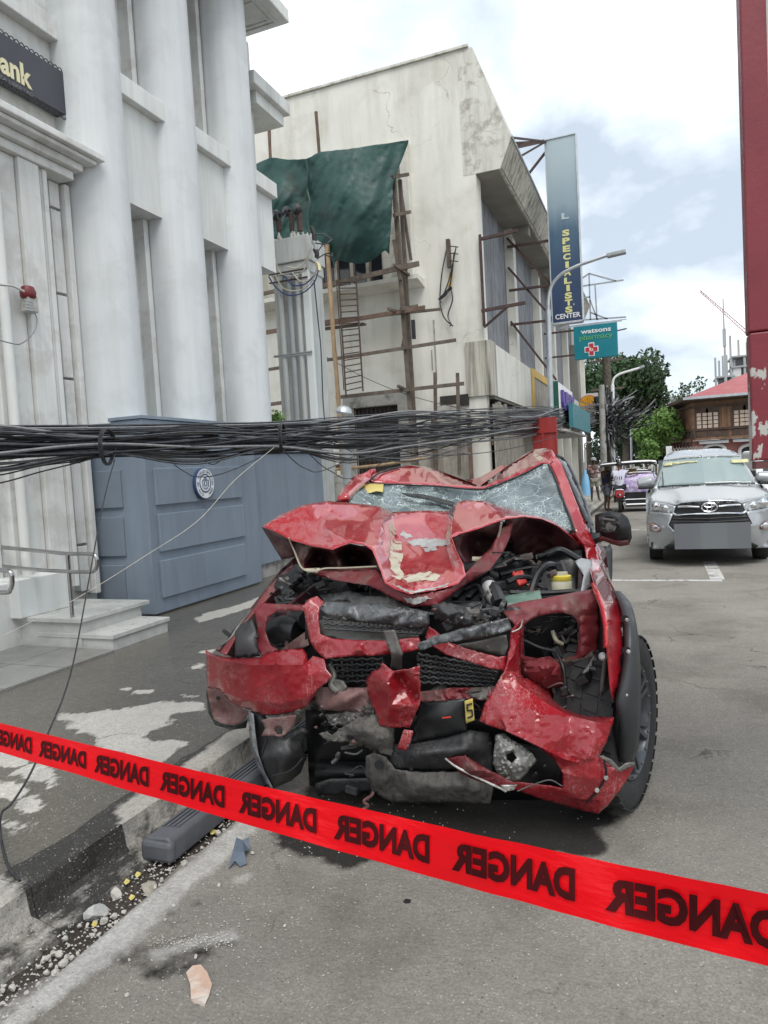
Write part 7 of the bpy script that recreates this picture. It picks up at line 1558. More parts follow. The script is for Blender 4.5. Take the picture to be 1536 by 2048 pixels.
S('bumper_tab', [(524, 1440, 3.0), (560, 1434, 2.98), (592, 1430, 2.97), (588, 1448, 2.98), (576, 1466, 3.0), (560, 1476, 3.0), (548, 1472, 3.0), (522, 1472, 3.02), (530, 1458, 3.01)], pinkd, (), holes=[[(548, 1460, 3.0), (556, 1454, 3.0), (565, 1458, 3.0), (565, 1468, 3.0), (554, 1470, 3.0)]], step=5, crumple=.012, jag=.9)
# ---- left lamp opening
S('support_panel', [(508, 1222, 3.24), (525, 1206, 3.26), (560, 1208, 3.24), (610, 1210, 3.2), (612, 1222, 3.18), (560, 1220, 3.22), (534, 1234, 3.22), (530, 1262, 3.2), (540, 1290, 3.18), (556, 1300, 3.16), (540, 1306, 3.16), (522, 1312, 3.16), (512, 1290, 3.2), (514, 1250, 3.22)], red_d, (), step=5, crumple=.01, jag=.4)
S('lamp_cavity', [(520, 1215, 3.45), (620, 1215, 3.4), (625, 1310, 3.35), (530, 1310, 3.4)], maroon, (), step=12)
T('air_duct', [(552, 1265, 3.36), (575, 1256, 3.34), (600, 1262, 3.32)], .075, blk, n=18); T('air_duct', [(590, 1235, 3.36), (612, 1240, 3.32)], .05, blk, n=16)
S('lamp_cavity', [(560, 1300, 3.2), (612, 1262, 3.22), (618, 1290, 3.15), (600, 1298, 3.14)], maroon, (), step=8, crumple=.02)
S('lamp_housing', [(470, 1262, 3.22), (486, 1246, 3.24), (502, 1238, 3.24), (512, 1262, 3.2), (518, 1312, 3.16), (500, 1316, 3.15), (470, 1314, 3.16)], blk_d, [(492, 1280, 3.15)], step=7, thick=.02)
S('left_wing_edge', [(440, 1306, 3.2), (452, 1290, 3.26), (470, 1262, 3.36), (500, 1226, 3.5), (540, 1172, 3.72), (570, 1140, 3.9), (585, 1128, 4.0), (590, 1140, 3.98), (560, 1172, 3.75), (525, 1210, 3.52), (500, 1236, 3.38), (482, 1254, 3.3), (466, 1288, 3.22), (452, 1312, 3.18)], red_d, (), step=6, crumple=.012, jag=.6)
S('left_wing', [(430, 1300, 3.25), (452, 1282, 3.32), (500, 1218, 3.58), (560, 1142, 3.95), (600, 1105, 4.2), (640, 1075, 4.3), (650, 1100, 4.35), (600, 1160, 4.2), (540, 1240, 3.7), (480, 1320, 3.35)], maroon, (), step=9, thick=.006)
T('wing_trim', [(448, 1262, 3.38), (462, 1270, 3.34), (474, 1256, 3.36)], .012, blk); T('wing_trim', [(444, 1290, 3.28), (462, 1276, 3.3), (478, 1252, 3.36), (500, 1224, 3.5)], .009, stl)
# black scraps above the tyre
S('liner_scrap', [(548, 1175, 3.6), (556, 1150, 3.65), (575, 1148, 3.66), (590, 1128, 3.72), (615, 1128, 3.72), (640, 1150, 3.66), (668, 1162, 3.6), (640, 1166, 3.55), (610, 1160, 3.55), (590, 1172, 3.54), (575, 1190, 3.52), (560, 1186, 3.55)], blk, [(600, 1148, 3.5)], step=6, crumple=.05, cs=12, jag=1.5)
S('liner_scrap', [(556, 1192, 3.5), (572, 1176, 3.5), (586, 1180, 3.46), (578, 1200, 3.46), (562, 1204, 3.46)], blk_d, (), step=5, crumple=.03, cs=8)
T('wiring', [(552, 1196, 3.5), (560, 1208, 3.44), (580, 1206, 3.42), (600, 1212, 3.38)], .012, blk)
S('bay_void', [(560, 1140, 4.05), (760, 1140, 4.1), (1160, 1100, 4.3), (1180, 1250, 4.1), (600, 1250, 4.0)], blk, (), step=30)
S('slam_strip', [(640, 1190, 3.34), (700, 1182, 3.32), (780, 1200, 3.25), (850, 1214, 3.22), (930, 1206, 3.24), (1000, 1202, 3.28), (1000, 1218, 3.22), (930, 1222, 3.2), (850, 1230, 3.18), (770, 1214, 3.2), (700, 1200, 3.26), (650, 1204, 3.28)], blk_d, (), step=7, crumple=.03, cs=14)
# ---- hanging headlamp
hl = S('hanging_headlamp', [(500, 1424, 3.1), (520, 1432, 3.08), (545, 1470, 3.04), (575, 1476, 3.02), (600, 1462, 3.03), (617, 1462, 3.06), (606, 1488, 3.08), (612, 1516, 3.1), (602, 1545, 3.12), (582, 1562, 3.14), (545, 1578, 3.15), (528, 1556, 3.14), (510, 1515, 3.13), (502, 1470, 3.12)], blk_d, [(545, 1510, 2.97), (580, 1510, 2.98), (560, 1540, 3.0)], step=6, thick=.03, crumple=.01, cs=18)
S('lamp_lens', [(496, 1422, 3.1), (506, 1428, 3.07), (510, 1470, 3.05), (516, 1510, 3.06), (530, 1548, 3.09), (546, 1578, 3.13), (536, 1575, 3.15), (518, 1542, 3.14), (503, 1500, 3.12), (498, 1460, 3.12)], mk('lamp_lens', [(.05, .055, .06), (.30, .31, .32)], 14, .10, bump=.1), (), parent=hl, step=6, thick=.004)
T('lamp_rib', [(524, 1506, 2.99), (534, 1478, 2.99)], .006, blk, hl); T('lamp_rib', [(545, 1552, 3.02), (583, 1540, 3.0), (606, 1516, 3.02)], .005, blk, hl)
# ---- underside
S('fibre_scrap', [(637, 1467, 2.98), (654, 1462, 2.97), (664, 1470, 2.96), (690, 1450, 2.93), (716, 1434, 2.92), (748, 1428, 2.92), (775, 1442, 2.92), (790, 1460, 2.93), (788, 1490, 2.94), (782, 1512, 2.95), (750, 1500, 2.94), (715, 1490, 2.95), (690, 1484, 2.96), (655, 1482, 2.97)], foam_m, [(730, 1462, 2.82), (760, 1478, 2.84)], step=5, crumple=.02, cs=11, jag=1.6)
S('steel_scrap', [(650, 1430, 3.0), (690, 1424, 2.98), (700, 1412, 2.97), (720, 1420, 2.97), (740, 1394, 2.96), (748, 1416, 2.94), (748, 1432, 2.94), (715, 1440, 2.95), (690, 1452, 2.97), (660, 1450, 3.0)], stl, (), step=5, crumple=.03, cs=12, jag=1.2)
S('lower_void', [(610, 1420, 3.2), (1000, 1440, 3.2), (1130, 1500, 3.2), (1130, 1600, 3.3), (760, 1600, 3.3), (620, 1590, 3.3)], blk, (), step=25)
S('bumper_core', [(782, 1490, 2.97), (840, 1482, 2.95), (890, 1472, 2.95), (940, 1460, 2.96), (980, 1466, 3.0), (986, 1500, 3.0), (984, 1545, 3.0), (930, 1540, 2.98), (850, 1542, 2.97), (780, 1540, 2.98), (772, 1510, 2.98)], blk_d, [(850, 1505, 2.86), (930, 1500, 2.87)], step=7, crumple=.01)
S('skid_plate', [(732, 1512, 2.98), (748, 1506, 2.97), (772, 1514, 2.96), (790, 1540, 2.95), (850, 1545, 2.94), (930, 1543, 2.95), (984, 1548, 2.98), (986, 1580, 3.02), (980, 1608, 3.06), (900, 1606, 3.06), (840, 1606, 3.06), (786, 1606, 3.06), (762, 1594, 3.05), (742, 1576, 3.03), (730, 1545, 3.0)], skid_m, [(850, 1575, 2.92), (920, 1575, 2.93), (770, 1560, 2.95)], step=6, crumple=.008, cs=16, jag=.8, thick=.006)
for a, b, r in ((758, 1530, .022), (746, 1577, .010), (925, 1592, .007), (974, 1590, .006)): MB().lathe([(r, 0), (r, .004)], PY(a, b, 2.945 if b < 1560 else 2.985), (0, -1, .1), n=16).build('plate_hole', blk, tk)
S('lower_guard', [(630, 1570, 3.1), (660, 1560, 3.08), (745, 1558, 3.08), (748, 1580, 3.1), (700, 1588, 3.12), (636, 1592, 3.14)], blk_d, (), step=8, thick=.01); T('brake_line', [(690, 1505, 3.0), (712, 1508, 2.99), (725, 1500, 3.0)], .005, stl); T('hanging_strap', [(748, 1578, 3.06), (744, 1590, 3.04), (728, 1602, 3.03), (736, 1612, 3.04), (720, 1622, 3.05)], .008, pinkd)
T('subframe_tube', [(640, 1540, 3.25), (760, 1545, 3.2), (900, 1548, 3.2)], .05, blk, n=14)
# ---- bumper, right piece
rbp = S('bumper_piece', [(1022, 1262, 3.02), (1034, 1248, 3.03), (1044, 1238, 3.06), (1042, 1262, 3.06), (1041, 1300, 3.06), (1041, 1345, 3.08), (1048, 1356, 3.12), (1064, 1356, 3.18), (1086, 1366, 3.22), (1100, 1380, 3.25), (1108, 1396, 3.26), (1130, 1410, 3.26), (1158, 1421, 3.25), (1190, 1432, 3.14), (1227, 1434, 3.06), (1226, 1448, 3.03), (1212, 1486, 3.02), (1198, 1514, 3.02), (1225, 1530, 3.04), (1238, 1538, 3.04), (1262, 1526, 3.05), (1270, 1530, 3.06), (1262, 1546, 3.06), (1240, 1580, 3.06), (1215, 1612, 3.06), (1196, 1628, 3.08), (1150, 1618, 3.16), (1110, 1606, 3.1), (1070, 1594, 3.04), (1040, 1582, 3.0), (1006, 1574, 2.98), (1000, 1568, 2.98), (1030, 1564, 2.98), (1100, 1572, 3.0), (1126, 1578, 3.02), (1124, 1545, 3.0), (1110, 1520, 2.97), (1074, 1494, 2.94), (1045, 1480, 2.92), (1010, 1462, 2.9), (975, 1450, 2.91), (958, 1442, 2.94), (968, 1410, 2.94), (984, 1384, 2.95), (996, 1362, 2.96), (1010, 1342, 2.97), (1018, 1300, 3.0)], red_s,
  [(1030, 1400, 2.92), (1080, 1430, 2.95), (1140, 1470, 3.0), (1190, 1490, 2.99), (1000, 1430, 2.9), (1060, 1470, 2.91), (1130, 1510, 2.99), (1180, 1515, 2.98), (1150, 1550, 3.0), (1200, 1560, 3.0), (1160, 1600, 3.08), (1128, 1534, 3.0), (1030, 1300, 3.0)], step=5, crumple=.005, cs=14, jag=.6, thick=.004, soften=0, sharp=22, creases=[[(1030, 1352, 3.0), (1036, 1366, 2.99), (1062, 1386, 3.0), (1100, 1411, 3.02), (1140, 1431, 3.04), (1190, 1444, 3.02), (1222, 1447, 3.02)], [(1012, 1462, 2.87), (1044, 1476, 2.88), (1080, 1494, 2.91), (1128, 1518, 2.95), (1160, 1526, 2.99), (1196, 1520, 3.0)], [(1126, 1545, 2.99), (1160, 1556, 3.0), (1204, 1548, 3.0)], [(1120, 1590, 3.05), (1160, 1598, 3.05), (1200, 1600, 3.03)]])
S('bumper_edge', [(1198, 1512, 2.99), (1206, 1510, 3.0), (1222, 1518, 3.0), (1238, 1536, 3.01), (1252, 1526, 3.02), (1268, 1524, 3.03), (1271, 1532, 3.03), (1256, 1536, 3.02), (1240, 1545, 3.01), (1222, 1532, 3.0), (1206, 1520, 2.99)], stl, (), step=4, jag=.5)
T('bumper_joint', [(1208, 1520, 2.98), (1212, 1550, 2.99), (1196, 1580, 3.01), (1172, 1606, 3.04)], .005, blk)
MB().lathe([(.010, 0), (.008, .008)], PY(1212, 1555, 2.99), (0, -1, 0), n=10).build('fastener', alu, tk); MB().lathe([(.010, 0), (.008, .008)], PY(1194, 1580, 3.0), (0, -1, 0), n=10).build('fastener', alu, tk)
S('fog_lamp_wreck', [(990, 1470, 2.95), (1005, 1466, 2.95), (1026, 1480, 2.94), (1045, 1492, 2.95), (1064, 1506, 2.96), (1074, 1520, 2.98), (1058, 1540, 2.98), (1040, 1560, 2.98), (1020, 1568, 2.98), (1000, 1556, 2.97), (986, 1530, 2.96)], alu, [(1020, 1505, 2.86), (1040, 1530, 2.88), (1005, 1520, 2.90)], holes=[[(1014, 1508, 2.9), (1026, 1504, 2.9), (1034, 1516, 2.9), (1024, 1526, 2.9), (1014, 1520, 2.9)]], step=5, crumple=.03, cs=11, jag=1.2)
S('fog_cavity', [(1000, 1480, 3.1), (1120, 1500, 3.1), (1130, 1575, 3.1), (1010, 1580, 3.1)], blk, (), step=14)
S('torn_strip', [(892, 1516, 2.9), (912, 1514, 2.88), (930, 1511, 2.87), (955, 1526, 2.88), (980, 1542, 2.88), (1008, 1556, 2.9), (1034, 1568, 2.92), (1022, 1580, 2.92), (1008, 1582, 2.91), (990, 1572, 2.9), (955, 1562, 2.9), (920, 1546, 2.9)], red_d, [(950, 1540, 2.83)], step=5, crumple=.01, cs=14, jag=1)
S('torn_strip', [(1000, 1570, 2.9), (1034, 1570, 2.9), (1028, 1580, 2.9), (1008, 1584, 2.9)], alu, (), step=4, crumple=.01)
T('torn_edge', [(891, 1517, 2.89), (910, 1532, 2.88), (950, 1553, 2.885), (995, 1574, 2.89), (1012, 1583, 2.9)], .005, alu)
T('torn_edge', [(1045, 1240, 3.04), (1040, 1256, 3.03), (1024, 1264, 3.01)], .003, alu)
T('torn_edge', [(1035, 1582, 2.97), (1070, 1568, 2.98), (1100, 1560, 2.99), (1124, 1572, 3.0)], .003, stl)
# clutter in the dark gaps
rg = random.Random(77)
for (x0, y0, x1, y1, d0, d1, n_) in ((985, 1105, 1155, 1195, 3.5, 4.0, 26), (1050, 1235, 1155, 1312, 3.35, 3.5, 16), (620, 1335, 765, 1420, 3.08, 3.18, 16), (640, 1440, 780, 1590, 3.05, 3.18, 16), (862, 1205, 1010, 1255, 2.97, 3.08, 10), (535, 1228, 615, 1300, 3.28, 3.4, 7), (560, 1150, 760, 1200, 3.35, 3.6, 12), (1060, 1330, 1190, 1420, 3.16, 3.24, 8), (850, 1380, 980, 1420, 3.0, 3.1, 6)):
    for k in range(n_):
        a, b, d = rg.uniform(x0, x1), rg.uniform(y0, y1), rg.uniform(d0, d1); mt = rg.choice((blk, blk, blk_d, blk_d, stl, dustm))
        if k % 3:
            P = [(a, b, d)]
            for q in range(3): P.append((min(x1, max(x0, P[-1][0]+rg.uniform(-26, 26))), min(y1, max(y0, P[-1][1]+rg.uniform(-14, 14))), d+rg.uniform(-.04, .04)))
            T('wiring', P, rg.choice((.004, .005, .007, .011)), mt, n=6, cat_=4)
        else:
            c = PY(a, b, d); w, h, l = rg.uniform(.010, .034), rg.uniform(.008, .03), rg.uniform(.02, .05)
            R3 = Matrix.Rotation(rg.uniform(-.6, .6), 3, 'Y') @ Matrix.Rotation(rg.uniform(-.5, .5), 3, 'Z'); mb = MB(); mb.box((-w, -l, -h), (w, l, h)); mb.v = [R3 @ v+c for v in mb.v]; mb.build('engine_fitting', mt, tk, bevel=.004)
# loose shreds round the nose
rg = random.Random(31)
for k in range(26):
    a, b = rg.choice(((700, 1230), (880, 1225), (960, 1245), (760, 1400), (660, 1440), (720, 1480), (1000, 1480), (1060, 1540), (620, 1420), (560, 1180), (900, 1230), (780, 1200)))
    a += rg.uniform(-35, 35); b += rg.uniform(-16, 16); y = rg.uniform(2.84, 2.97) if b > 1215 else 3.3; s = rg.uniform(4, 11)
    S('shred', [(a-s, b+rg.uniform(-3, 3), y), (a+rg.uniform(-3, 3), b-s*.6, y-.03), (a+s, b+rg.uniform(-3, 3), y+.02), (a+rg.uniform(-4, 4), b+s*.5, y-.01)], rg.choice((blk_d, stl, alu, pinkd, blk)), (), step=5, crumple=.01, cs=8, seed=k)
# ------------------------------------------------------------------ silver car
sil = mk('silver_car_paint', [(.36, .375, .385), (.375, .39, .40)], 2, .26, metal=.5, bump=0, coat=.5, rvar=.0)
chrome = mk('chrome', [(.75, .76, .77), (.8, .8, .81)], 4, .12, metal=1, bump=0)
lampg = mk('headlamp_glass', [(.20, .215, .22), (.42, .44, .45)], 22, .12, metal=.3, bump=.1, bscale=30)
YC = 11.5; SCX = PY(1418, 1014, YC).x
sv = thing('silver_car', 'silver people carrier parked facing the camera at the right', 'car', (SCX, YC+2, 0))
def clampsheet(name, outl, mat, inner=(), parent=None, **kw):
    kw.setdefault('step', 5); kw.setdefault('thick', .004)
    f = lambda a, b, d: (lambda v: Vector((min(v.x, SCX), v.y, v.z)))(PY(a, b, d))
    kw.setdefault('smooth_it', 14)
    if name in ('headlight', 'fog_light', 'a_pillar'):
        o = sheet(name, outl, mat, parent or sv, inner, un=f, **kw); g = lambda a, b, d: (lambda v: Vector((2*SCX-v.x, v.y, v.z)))(f(a, b, d))
        q = sheet(name, outl, mat, parent or sv, inner, un=g, **kw); q.data.flip_normals(); return o
    return sheet(name, outl, mat, parent or sv, inner, un=f, mirror=SCX, **kw)
CE = 1428
clampsheet('hood', [(CE, 967, 12.35), (1360, 970, 12.38), (1314, 975, 12.45), (1306, 980, 12.42), (1301, 990, 12.1), (1299, 996, 11.95), (1310, 1003, 11.8), (1332, 1006, 11.7), (1352, 1011, 11.62), (1362, 1006, 11.58), (1390, 1003, 11.53), (CE, 1001, 11.5)], sil, [(1330, 985, 12.2), (1380, 985, 11.95), (1340, 998, 11.85)], mode='rbf')
clampsheet('windscreen', [(CE, 912, 13.1), (1370, 916, 13.12), (1327, 922, 13.2), (1316, 966, 12.55), (1315, 974, 12.46), (1360, 969, 12.39), (CE, 966, 12.36)], mk('pale_reflecting_glass', [(.20, .26, .26), (.25, .31, .30)], 1, .06, bump=0, rvar=.02, spec=.9), [(1370, 945, 12.72)], mode='rbf')
clampsheet('roof_front', [(CE, 898, 14.2), (1370, 900, 14.2), (1346, 903, 14.1), (1336, 908, 13.9), (1326, 921, 13.22), (1370, 915.5, 13.11), (CE, 911.5, 13.09)], sil, (), mode='rbf')
clampsheet('a_pillar', [(1336, 907, 13.9), (1328, 915, 13.5), (1316, 945, 12.95), (1309, 972, 12.5), (1304, 979, 12.44), (1315, 975, 12.45), (1318, 962, 12.6), (1328, 922, 13.2)], sil, (), thick=.03)
clampsheet('headlight', [(1297, 997, 11.93), (1310, 1003.5, 11.79), (1332, 1006.5, 11.69), (1351, 1012, 11.61), (1347, 1026, 11.58), (1322, 1024, 11.66), (1297, 1021, 11.88)], lampg, [(1320, 1014, 11.66)], mode='rbf', thick=.02)
for mx_ in (1, -1):
    for a, b, r in ((1312, 1012, .06), (1330, 1016, .045)):
        c = PY(a, b, 11.66); c.x = c.x if mx_ == 1 else 2*SCX-c.x; MB().lathe([(r, 0), (r, .02), (r*.6, .03), (.001, .031)], c, (-.2*mx_, -1, 0), n=16).build('lamp_projector', chrome, sv, smooth=True)
clampsheet('bumper', [(1296, 1022, 11.88), (1322, 1025, 11.65), (1346, 1027, 11.57), (1341, 1040, 11.54), (1336, 1052, 11.52), (1350, 1064, 11.48), (1390, 1070, 11.45), (CE, 1070, 11.44), (CE, 1096, 11.5), (1350, 1098, 11.55), (1310, 1098, 11.72), (1298, 1094, 11.9), (1294, 1070, 11.95), (1293, 1045, 11.95)], sil, [(1320, 1045, 11.62), (1312, 1075, 11.68), (1345, 1076, 11.47), (1390, 1085, 11.42)], mode='rbf')
clampsheet('grille', [(1352, 1012, 11.6), (1362, 1007, 11.57), (1390, 1004, 11.52), (CE, 1002, 11.49), (CE, 1072, 11.47), (1352, 1066, 11.5), (1337, 1052, 11.53), (1342, 1038, 11.55), (1347, 1027, 11.58)], blk, (), mode='rbf')
def barpath(name, pts, r, mat, close=True):
    P = [PY(*p) for p in pts]
    if close:
        P = P+[Vector((SCX, P[-1].y-.01, P[-1].z))]; Q = [Vector((2*SCX-p.x, p.y, p.z)) for p in P[:-1]][::-1]; MB().tube(catmull(P+Q, 4), r, 8).build(name, mat, sv, smooth=True)
    else:
        MB().tube(catmull(P, 4), r, 8).build(name, mat, sv, smooth=True); MB().tube(catmull([Vector((2*SCX-p.x, p.y, p.z)) for p in P], 4), r, 8).build(name, mat, sv, smooth=True)
barpath('chrome_bar', ((1356, 1014, 11.56), (1366, 1013.5, 11.53), (1385, 1013.5, 11.49), (1399, 1014, 11.47)), .016, chrome, False)
barpath('chrome_bar', ((1346, 1027, 11.58), (1353, 1030, 11.54), (1366, 1029.5, 11.51), (1392, 1028, 11.47)), .017, chrome)
barpath('chrome_bar', ((1337, 1052, 11.53), (1345, 1060, 11.50), (1352, 1066, 11.48)), .012, sil, False)
for k in range(3): clampsheet('grille_bar', [(1344-k*2, 1036+k*7, 11.54), (1390, 1036+k*7, 11.45), (CE, 1036+k*7, 11.43), (CE, 1038.5+k*7, 11.43), (1390, 1038.5+k*7, 11.45), (1343-k*2, 1038.5+k*7, 11.54)], blk_d, (), step=5)
clampsheet('lower_lip', [(1328, 1094, 11.5), (1340, 1087, 11.47), (1390, 1088, 11.42), (CE, 1088, 11.4), (CE, 1099, 11.44), (1335, 1099, 11.5)], blk, (), step=6)
clampsheet('fog_light', [(1297, 1045, 11.83), (1306, 1048, 11.72), (1320, 1056, 11.62), (1316, 1064, 11.63), (1300, 1062, 11.8)], mk('fog_glass_reflect', [(.30, .12, .11), (.42, .3, .28)], 20, .12, bump=.05), (), step=4, thick=.01)  # red tint paints a reflection into the fog lamp glass
for s in (1, -1):
    c = PY(1311, 1056, 11.62); c.x = c.x if s == 1 else 2*SCX-c.x; MB().lathe([(.045, 0), (.045, .02), (.03, .025), (.001, .02)], c, (-.2*s, -1, 0), n=16).build('fog_lamp', chrome, sv, smooth=True)
# badge of three ovals
def ell(c, rx, rz, r, nm):
    MB().tube([Vector((c.x+rx*math.cos(a), c.y-.012*abs(math.cos(a))*0, c.z+rz*math.sin(a))) for a in np.linspace(0, 2*math.pi, 28)], r, 6).build(nm, chrome, badge, smooth=True)
c = PY(1418, 1014.5, 11.43); badge = MB().box((SCX-.05, c.y+.012, c.z-.03), (SCX+.05, c.y+.02, c.z+.03)).build('badge', blk, sv)
c = Vector((SCX, c.y, c.z)); ell(c, .105, .068, .010, 'badge_oval'); ell(c, .034, .062, .008, 'badge_oval'); ell(c+Vector((0, 0, .03)), .075, .028, .008, 'badge_oval')
# added grey blocks masking the number plate, no part of the car
mask_m = mk('mask_grey', [(.115, .125, .14), (.135, .145, .155)], 1.5, .6, bump=0); mask_m2 = mk('mask_grey_light', [(.135, .15, .155), (.145, .16, .165)], 1.5, .6, bump=0)
a, b = PY(1348, 1048, 11.36), PY(1503, 1098, 11.36); x0, x1, z0, z1 = a.x, b.x, b.z+.01, a.z
w3 = (x1-x0)*.35; pc = MB().box((x0, 11.355, z0), (x0+w3, 11.37, z1)).build('plate_mask', mask_m, sv); MB().box((x0+w3, 11.355, z0), (x0+2*w3, 11.37, z1)).build('plate_mask', mask_m2, sv); MB().box((x0+2*w3, 11.355, z0), (x1, 11.37, z1)).build('plate_mask', mask_m, sv)
# sides and rest of the body
hwid = SCX-PY(1293, 1050, 11.95).x; rh = SCX-PY(1338, 908, 13.9).x-.03; rz = PY(1338, 908, 13.9).z-.03
for s in (1, -1):
    P = [(11.94, .32), (12.0, .95), (12.45, 1.08), (13.3, 1.12), (16.0, 1.12), (16.05, .35), (15.4, .32), (15.3, .62), (14.9, .70), (14.5, .62), (14.4, .3), (12.75, .3), (12.6, .62), (12.3, .66), (12.1, .5), (12.05, .32)]
    MB().prism([(SCX-s*hwid, y, z) for y, z in P], (s*.06, 0, 0)).build('body_side', sil, sv)
    MB().prism([(SCX-s*(hwid-.02), 12.6, 1.1), (SCX-s*(hwid-.02), 16.0, 1.1), (SCX-s*rh, 15.8, rz), (SCX-s*rh, 13.9, rz)], (s*.03, 0, 0)).build('side_window', glass_m, sv)
    for y in (12.35, 14.95):
        t_ = MB().lathe([(.2, -.1), (.31, -.1), (.325, -.07), (.325, .07), (.31, .1), (.2, .1)], (SCX-s*(hwid-.13), y, .325), (1, 0, 0), 28).build('tyre', rubber, sv, smooth=True)
        MB().lathe([(.2, .1), (.19, .06), (.03, .08), (.001, .08)], (SCX-s*(hwid-.13), y, .325), (-s, 0, 0), 20, caps=False).build('rim', rim_m, t_)
    m_ = MB().lathe([(.03, -.13), (.09, -.11), (.105, 0), (.10, .10), (.05, .14)], PY(1291, 966, 12.6) if s == 1 else Vector((2*SCX-PY(1291, 966, 12.6).x, 12.6, PY(1291, 966, 12.6).z)), (1, 0, .12*s), 16, (0, 0, 1)).build('side_mirror', sil, sv, smooth=True)
    c = PY(1290, 972, 12.55); x = c.x if s == 1 else 2*SCX-c.x; MB().box((x-.11, 12.5, c.z-.05), (x+.13, 12.7, c.z-.005)).build('mirror_base', blk, sv, bevel=.015)
MB().prism([(SCX-hwid+.2, 15.7, 1.60), (SCX-hwid+.2, 15.8, 1.60), (SCX-hwid+.25, 16.0, .5), (SCX-hwid+.25, 15.9, .5)], (2*hwid-.4, 0, 0)).build('tail', sil, sv)
MB().box((SCX-hwid+.06, 11.8, .22), (SCX+hwid-.06, 15.8, .34)).build('underbody', blk, sv)
MB().box((SCX-rh, 14.0, rz-.02), (SCX+rh, 15.8, rz+.02)).build('roof', sil, sv, bevel=.01)
yl_ = mk('yellow_banner', [(.50, .47, .20), (.58, .56, .34)], 12, .4, bump=0)
def sv_pt(a, b, d): return PY(a, b, d)
sheet('windscreen_banner', [(1328, 927, 13.08), (1345, 924, 13.04), (1345, 930, 12.96), (1326, 932, 13.0)], yl_, sv, step=4, thick=.002, jag=.4)
sheet('windscreen_banner', [(1462, 919, 13.02), (1496, 917.5, 13.05), (1498, 924, 12.96), (1462, 926, 12.94)], yl_, sv, step=4, thick=.002, jag=.4)
sheet('windscreen_banner', [(1345, 925, 13.02), (1395, 921, 12.99), (1395, 924, 12.95), (1345, 928, 12.98)], yl_, sv, step=4, thick=.002, jag=1)
for p in (((1316, 974, 12.40), (1350, 971, 12.33), (1400, 969, 12.32)), ((1410, 968, 12.31), (1470, 966, 12.31), (1510, 966, 12.38))): MB().tube([PY(*q) for q in p], .012, 6).build('wiper', blk, sv)
MB().tube([PY(1326, 972, 12.4), PY(1325, 945, 12.7)], .008, 5).build('antenna', blk, sv)
# second vehicle partly visible behind at the far right
s2 = thing('parked_suv', 'white car mostly hidden behind the silver one at the frame edge', 'car', (PY(1545, 1000, 18).x+.6, 19, 0))
a = PY(1524, 990, 18); MB().prism([(a.x, 18, .4), (a.x, 18.2, 1.05), (a.x, 19, 1.15), (a.x, 19.6, 1.7), (a.x, 22, 1.7), (a.x, 22.2, .4)], (1.8, 0, 0)).build('body', white_p, s2, bevel=.08)
MB().prism([(a.x+.15, 18.99, 1.17), (a.x+1.65, 18.99, 1.17), (a.x+1.55, 19.5, 1.64), (a.x+.25, 19.5, 1.64)], (0, -.02, 0)).build('windscreen', glass_m, s2)
for y in (18.8, 21.4):
    for x in (a.x+.12, a.x+1.68): MB().lathe([(.2, -.1), (.33, -.1), (.33, .1), (.2, .1)], (x, y, .33), (1, 0, 0), 20).build('tyre', rubber, s2, smooth=True)
MB().box((a.x-.16, 18.9, 1.08), (a.x-.003, 19.05, 1.24)).build('side_mirror', blk, s2, bevel=.03)

